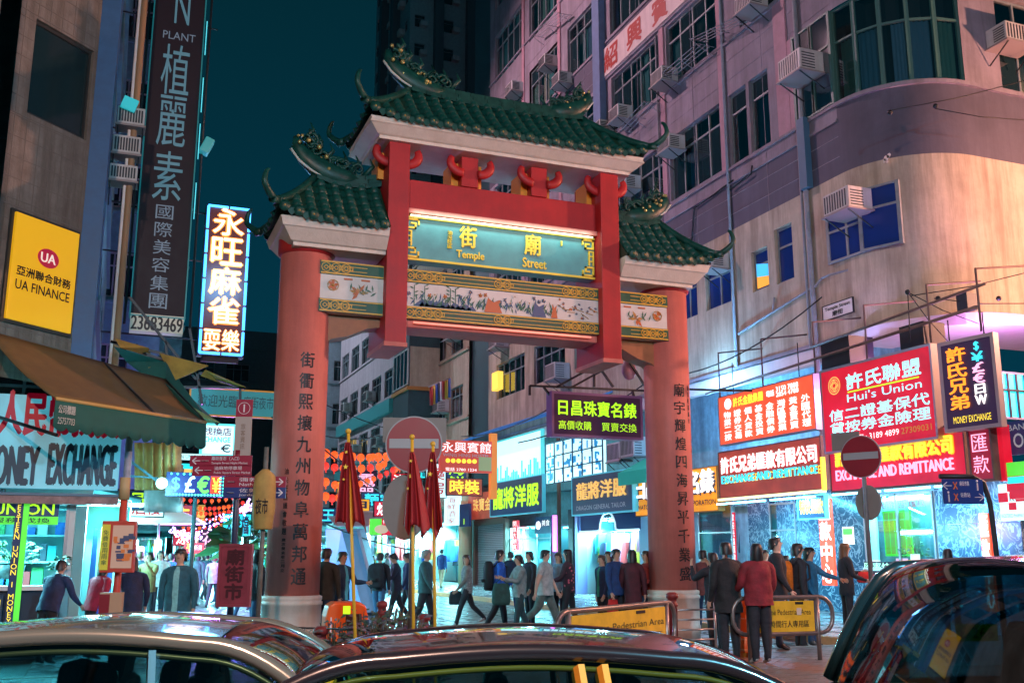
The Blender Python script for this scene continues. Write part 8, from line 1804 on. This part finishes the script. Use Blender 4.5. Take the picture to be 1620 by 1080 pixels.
        g = MB(); g.bar((L / 2 - .04, sg * W2 * .6, zb - .36), (L / 2 - .04, sg * W2 * .85, zb - .34), .06, .14); g.build('tail_light', sign_red, t)
    if interior:
        for sx in (x1 + .3, x2 - .35):
            for sy in (-.36, .36):
                g = MB(); g.obox(Matrix.Translation((sx + .12, sy, zr - .55)) @ Matrix.Rotation(.22, 4, 'Y'), .14, .46, .5); so = g.build('seat', seat_m, t, bevel=.04)
                g = MB(); g.obox(Matrix.Translation((sx + .18, sy, zr - .24)) @ Matrix.Rotation(.15, 4, 'Y'), .09, .24, .16); g.build('headrest', seat_m, so, bevel=.03)
        g = MB(); g.box(x0 + .1, x1 + .05, -W2 * .85, W2 * .85, zb - .12, zb - .01); g.build('dashboard', trim_k, t)
        g = MB(); g.box(x0, x3, -W2 * .8, W2 * .8, .4, .5); g.build('floor_pan', trim_k, t)
    t.location = loc; t.rotation_euler = (0, 0, rz); return t
# silver-beige sedan on the left, taxi with dark roof and yellow trim in the middle, dark van on the right
c1 = at_d(185, 1000, 5.2); 
car('parked_car', 'silver-beige sedan with dark windows in front of the exchange booth', 'car', (c1.x, c1.y, 0), -.30, 4.4, 1.68, 1.335, .86, (-1.45, -.55), (.55, 1.25), paint('paint_silver', (.22, .20, .16), .5), side_trim=mat('trim_gold', (.40, .26, .11), .3, .5), pillars=(.35,), hood=.8)
c2 = at_d(828, 1010, 5.15)
taxi = car('taxi', 'dark red-black taxi with yellow door frames in front of the gate', 'taxi', (c2.x, c2.y, 0), -.33, 4.6, 1.7, 1.275, .84, (-1.42, -.62), (.62, 1.42), paint('paint_maroon', (.05, .008, .012)), side_trim=mat('trim_yellow', (.80, .36, .03), .35, coat=.5), pillars=(.24,), hood=.8, yellow_pillar=True, roof_m=paint('paint_roof_black', (.018, .012, .014)))
c3 = at_d(1600, 1010, 3.9)
van = car('van', 'dark glossy van with wing mirror cutting across the lower right', 'van', (c3.x + 1.10, c3.y - .05, 0), -.27, 4.8, 1.8, 1.655, 1.08, (-1.32, -1.0), (1.9, 2.3), paint('paint_darkteal', (.008, .028, .035)), pillars=(.2,), hood=.98, gcol=glass('van_glass', (.10, .22, .25), .94, .03))
q = at_d(1545, 1000, 3.9); 
# licence-plate reflection in the van window, built as a faintly glowing panel
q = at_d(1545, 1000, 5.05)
pp_ = thing('plate_reflection', 'small yellow-green plate reflection built as a panel inside the van window', 'sticker', (q.x, q.y, q.z)); plv = facing_plane(q, yaw0)
b = MB(); plv.box(b, -.10, .10, -.04, .04, 0, .004); b.build('sticker', mat('plate_reflection_lime', (.45, .6, .03), .5, emit=(.3, .45, .02), es=.3), pp_); b = MB(); put_text(b, plv, 'E-266', -.08, -.025, .08, .025, .006, .0); b.build('lettering', dkb, pp_)
# orange glow in the taxi windscreen, added as an amber block, and driver of the silver car


TM = Matrix.Translation(taxi.location) @ Matrix.Rotation(-.33, 4, 'Z')
b = MB(); b.hexa([(-1.02, -.42, .98), (-1.02, -.02, .98), (-.90, -.02, 1.0), (-.90, -.42, 1.0), (-1.02, -.42, 1.06), (-1.02, -.02, 1.06), (-.90, -.02, 1.08), (-.90, -.42, 1.08)]); o = b.build('windscreen_glow', glow('windscreen_glow_amber', (1, .42, .02), 1.6), taxi)
b = MB()
for sg in (-.35, .30): b.bar((-1.38, sg, .87), (-.98, sg + .28, 1.09), .02, .015)
b.build('wiper', trim_k, taxi)
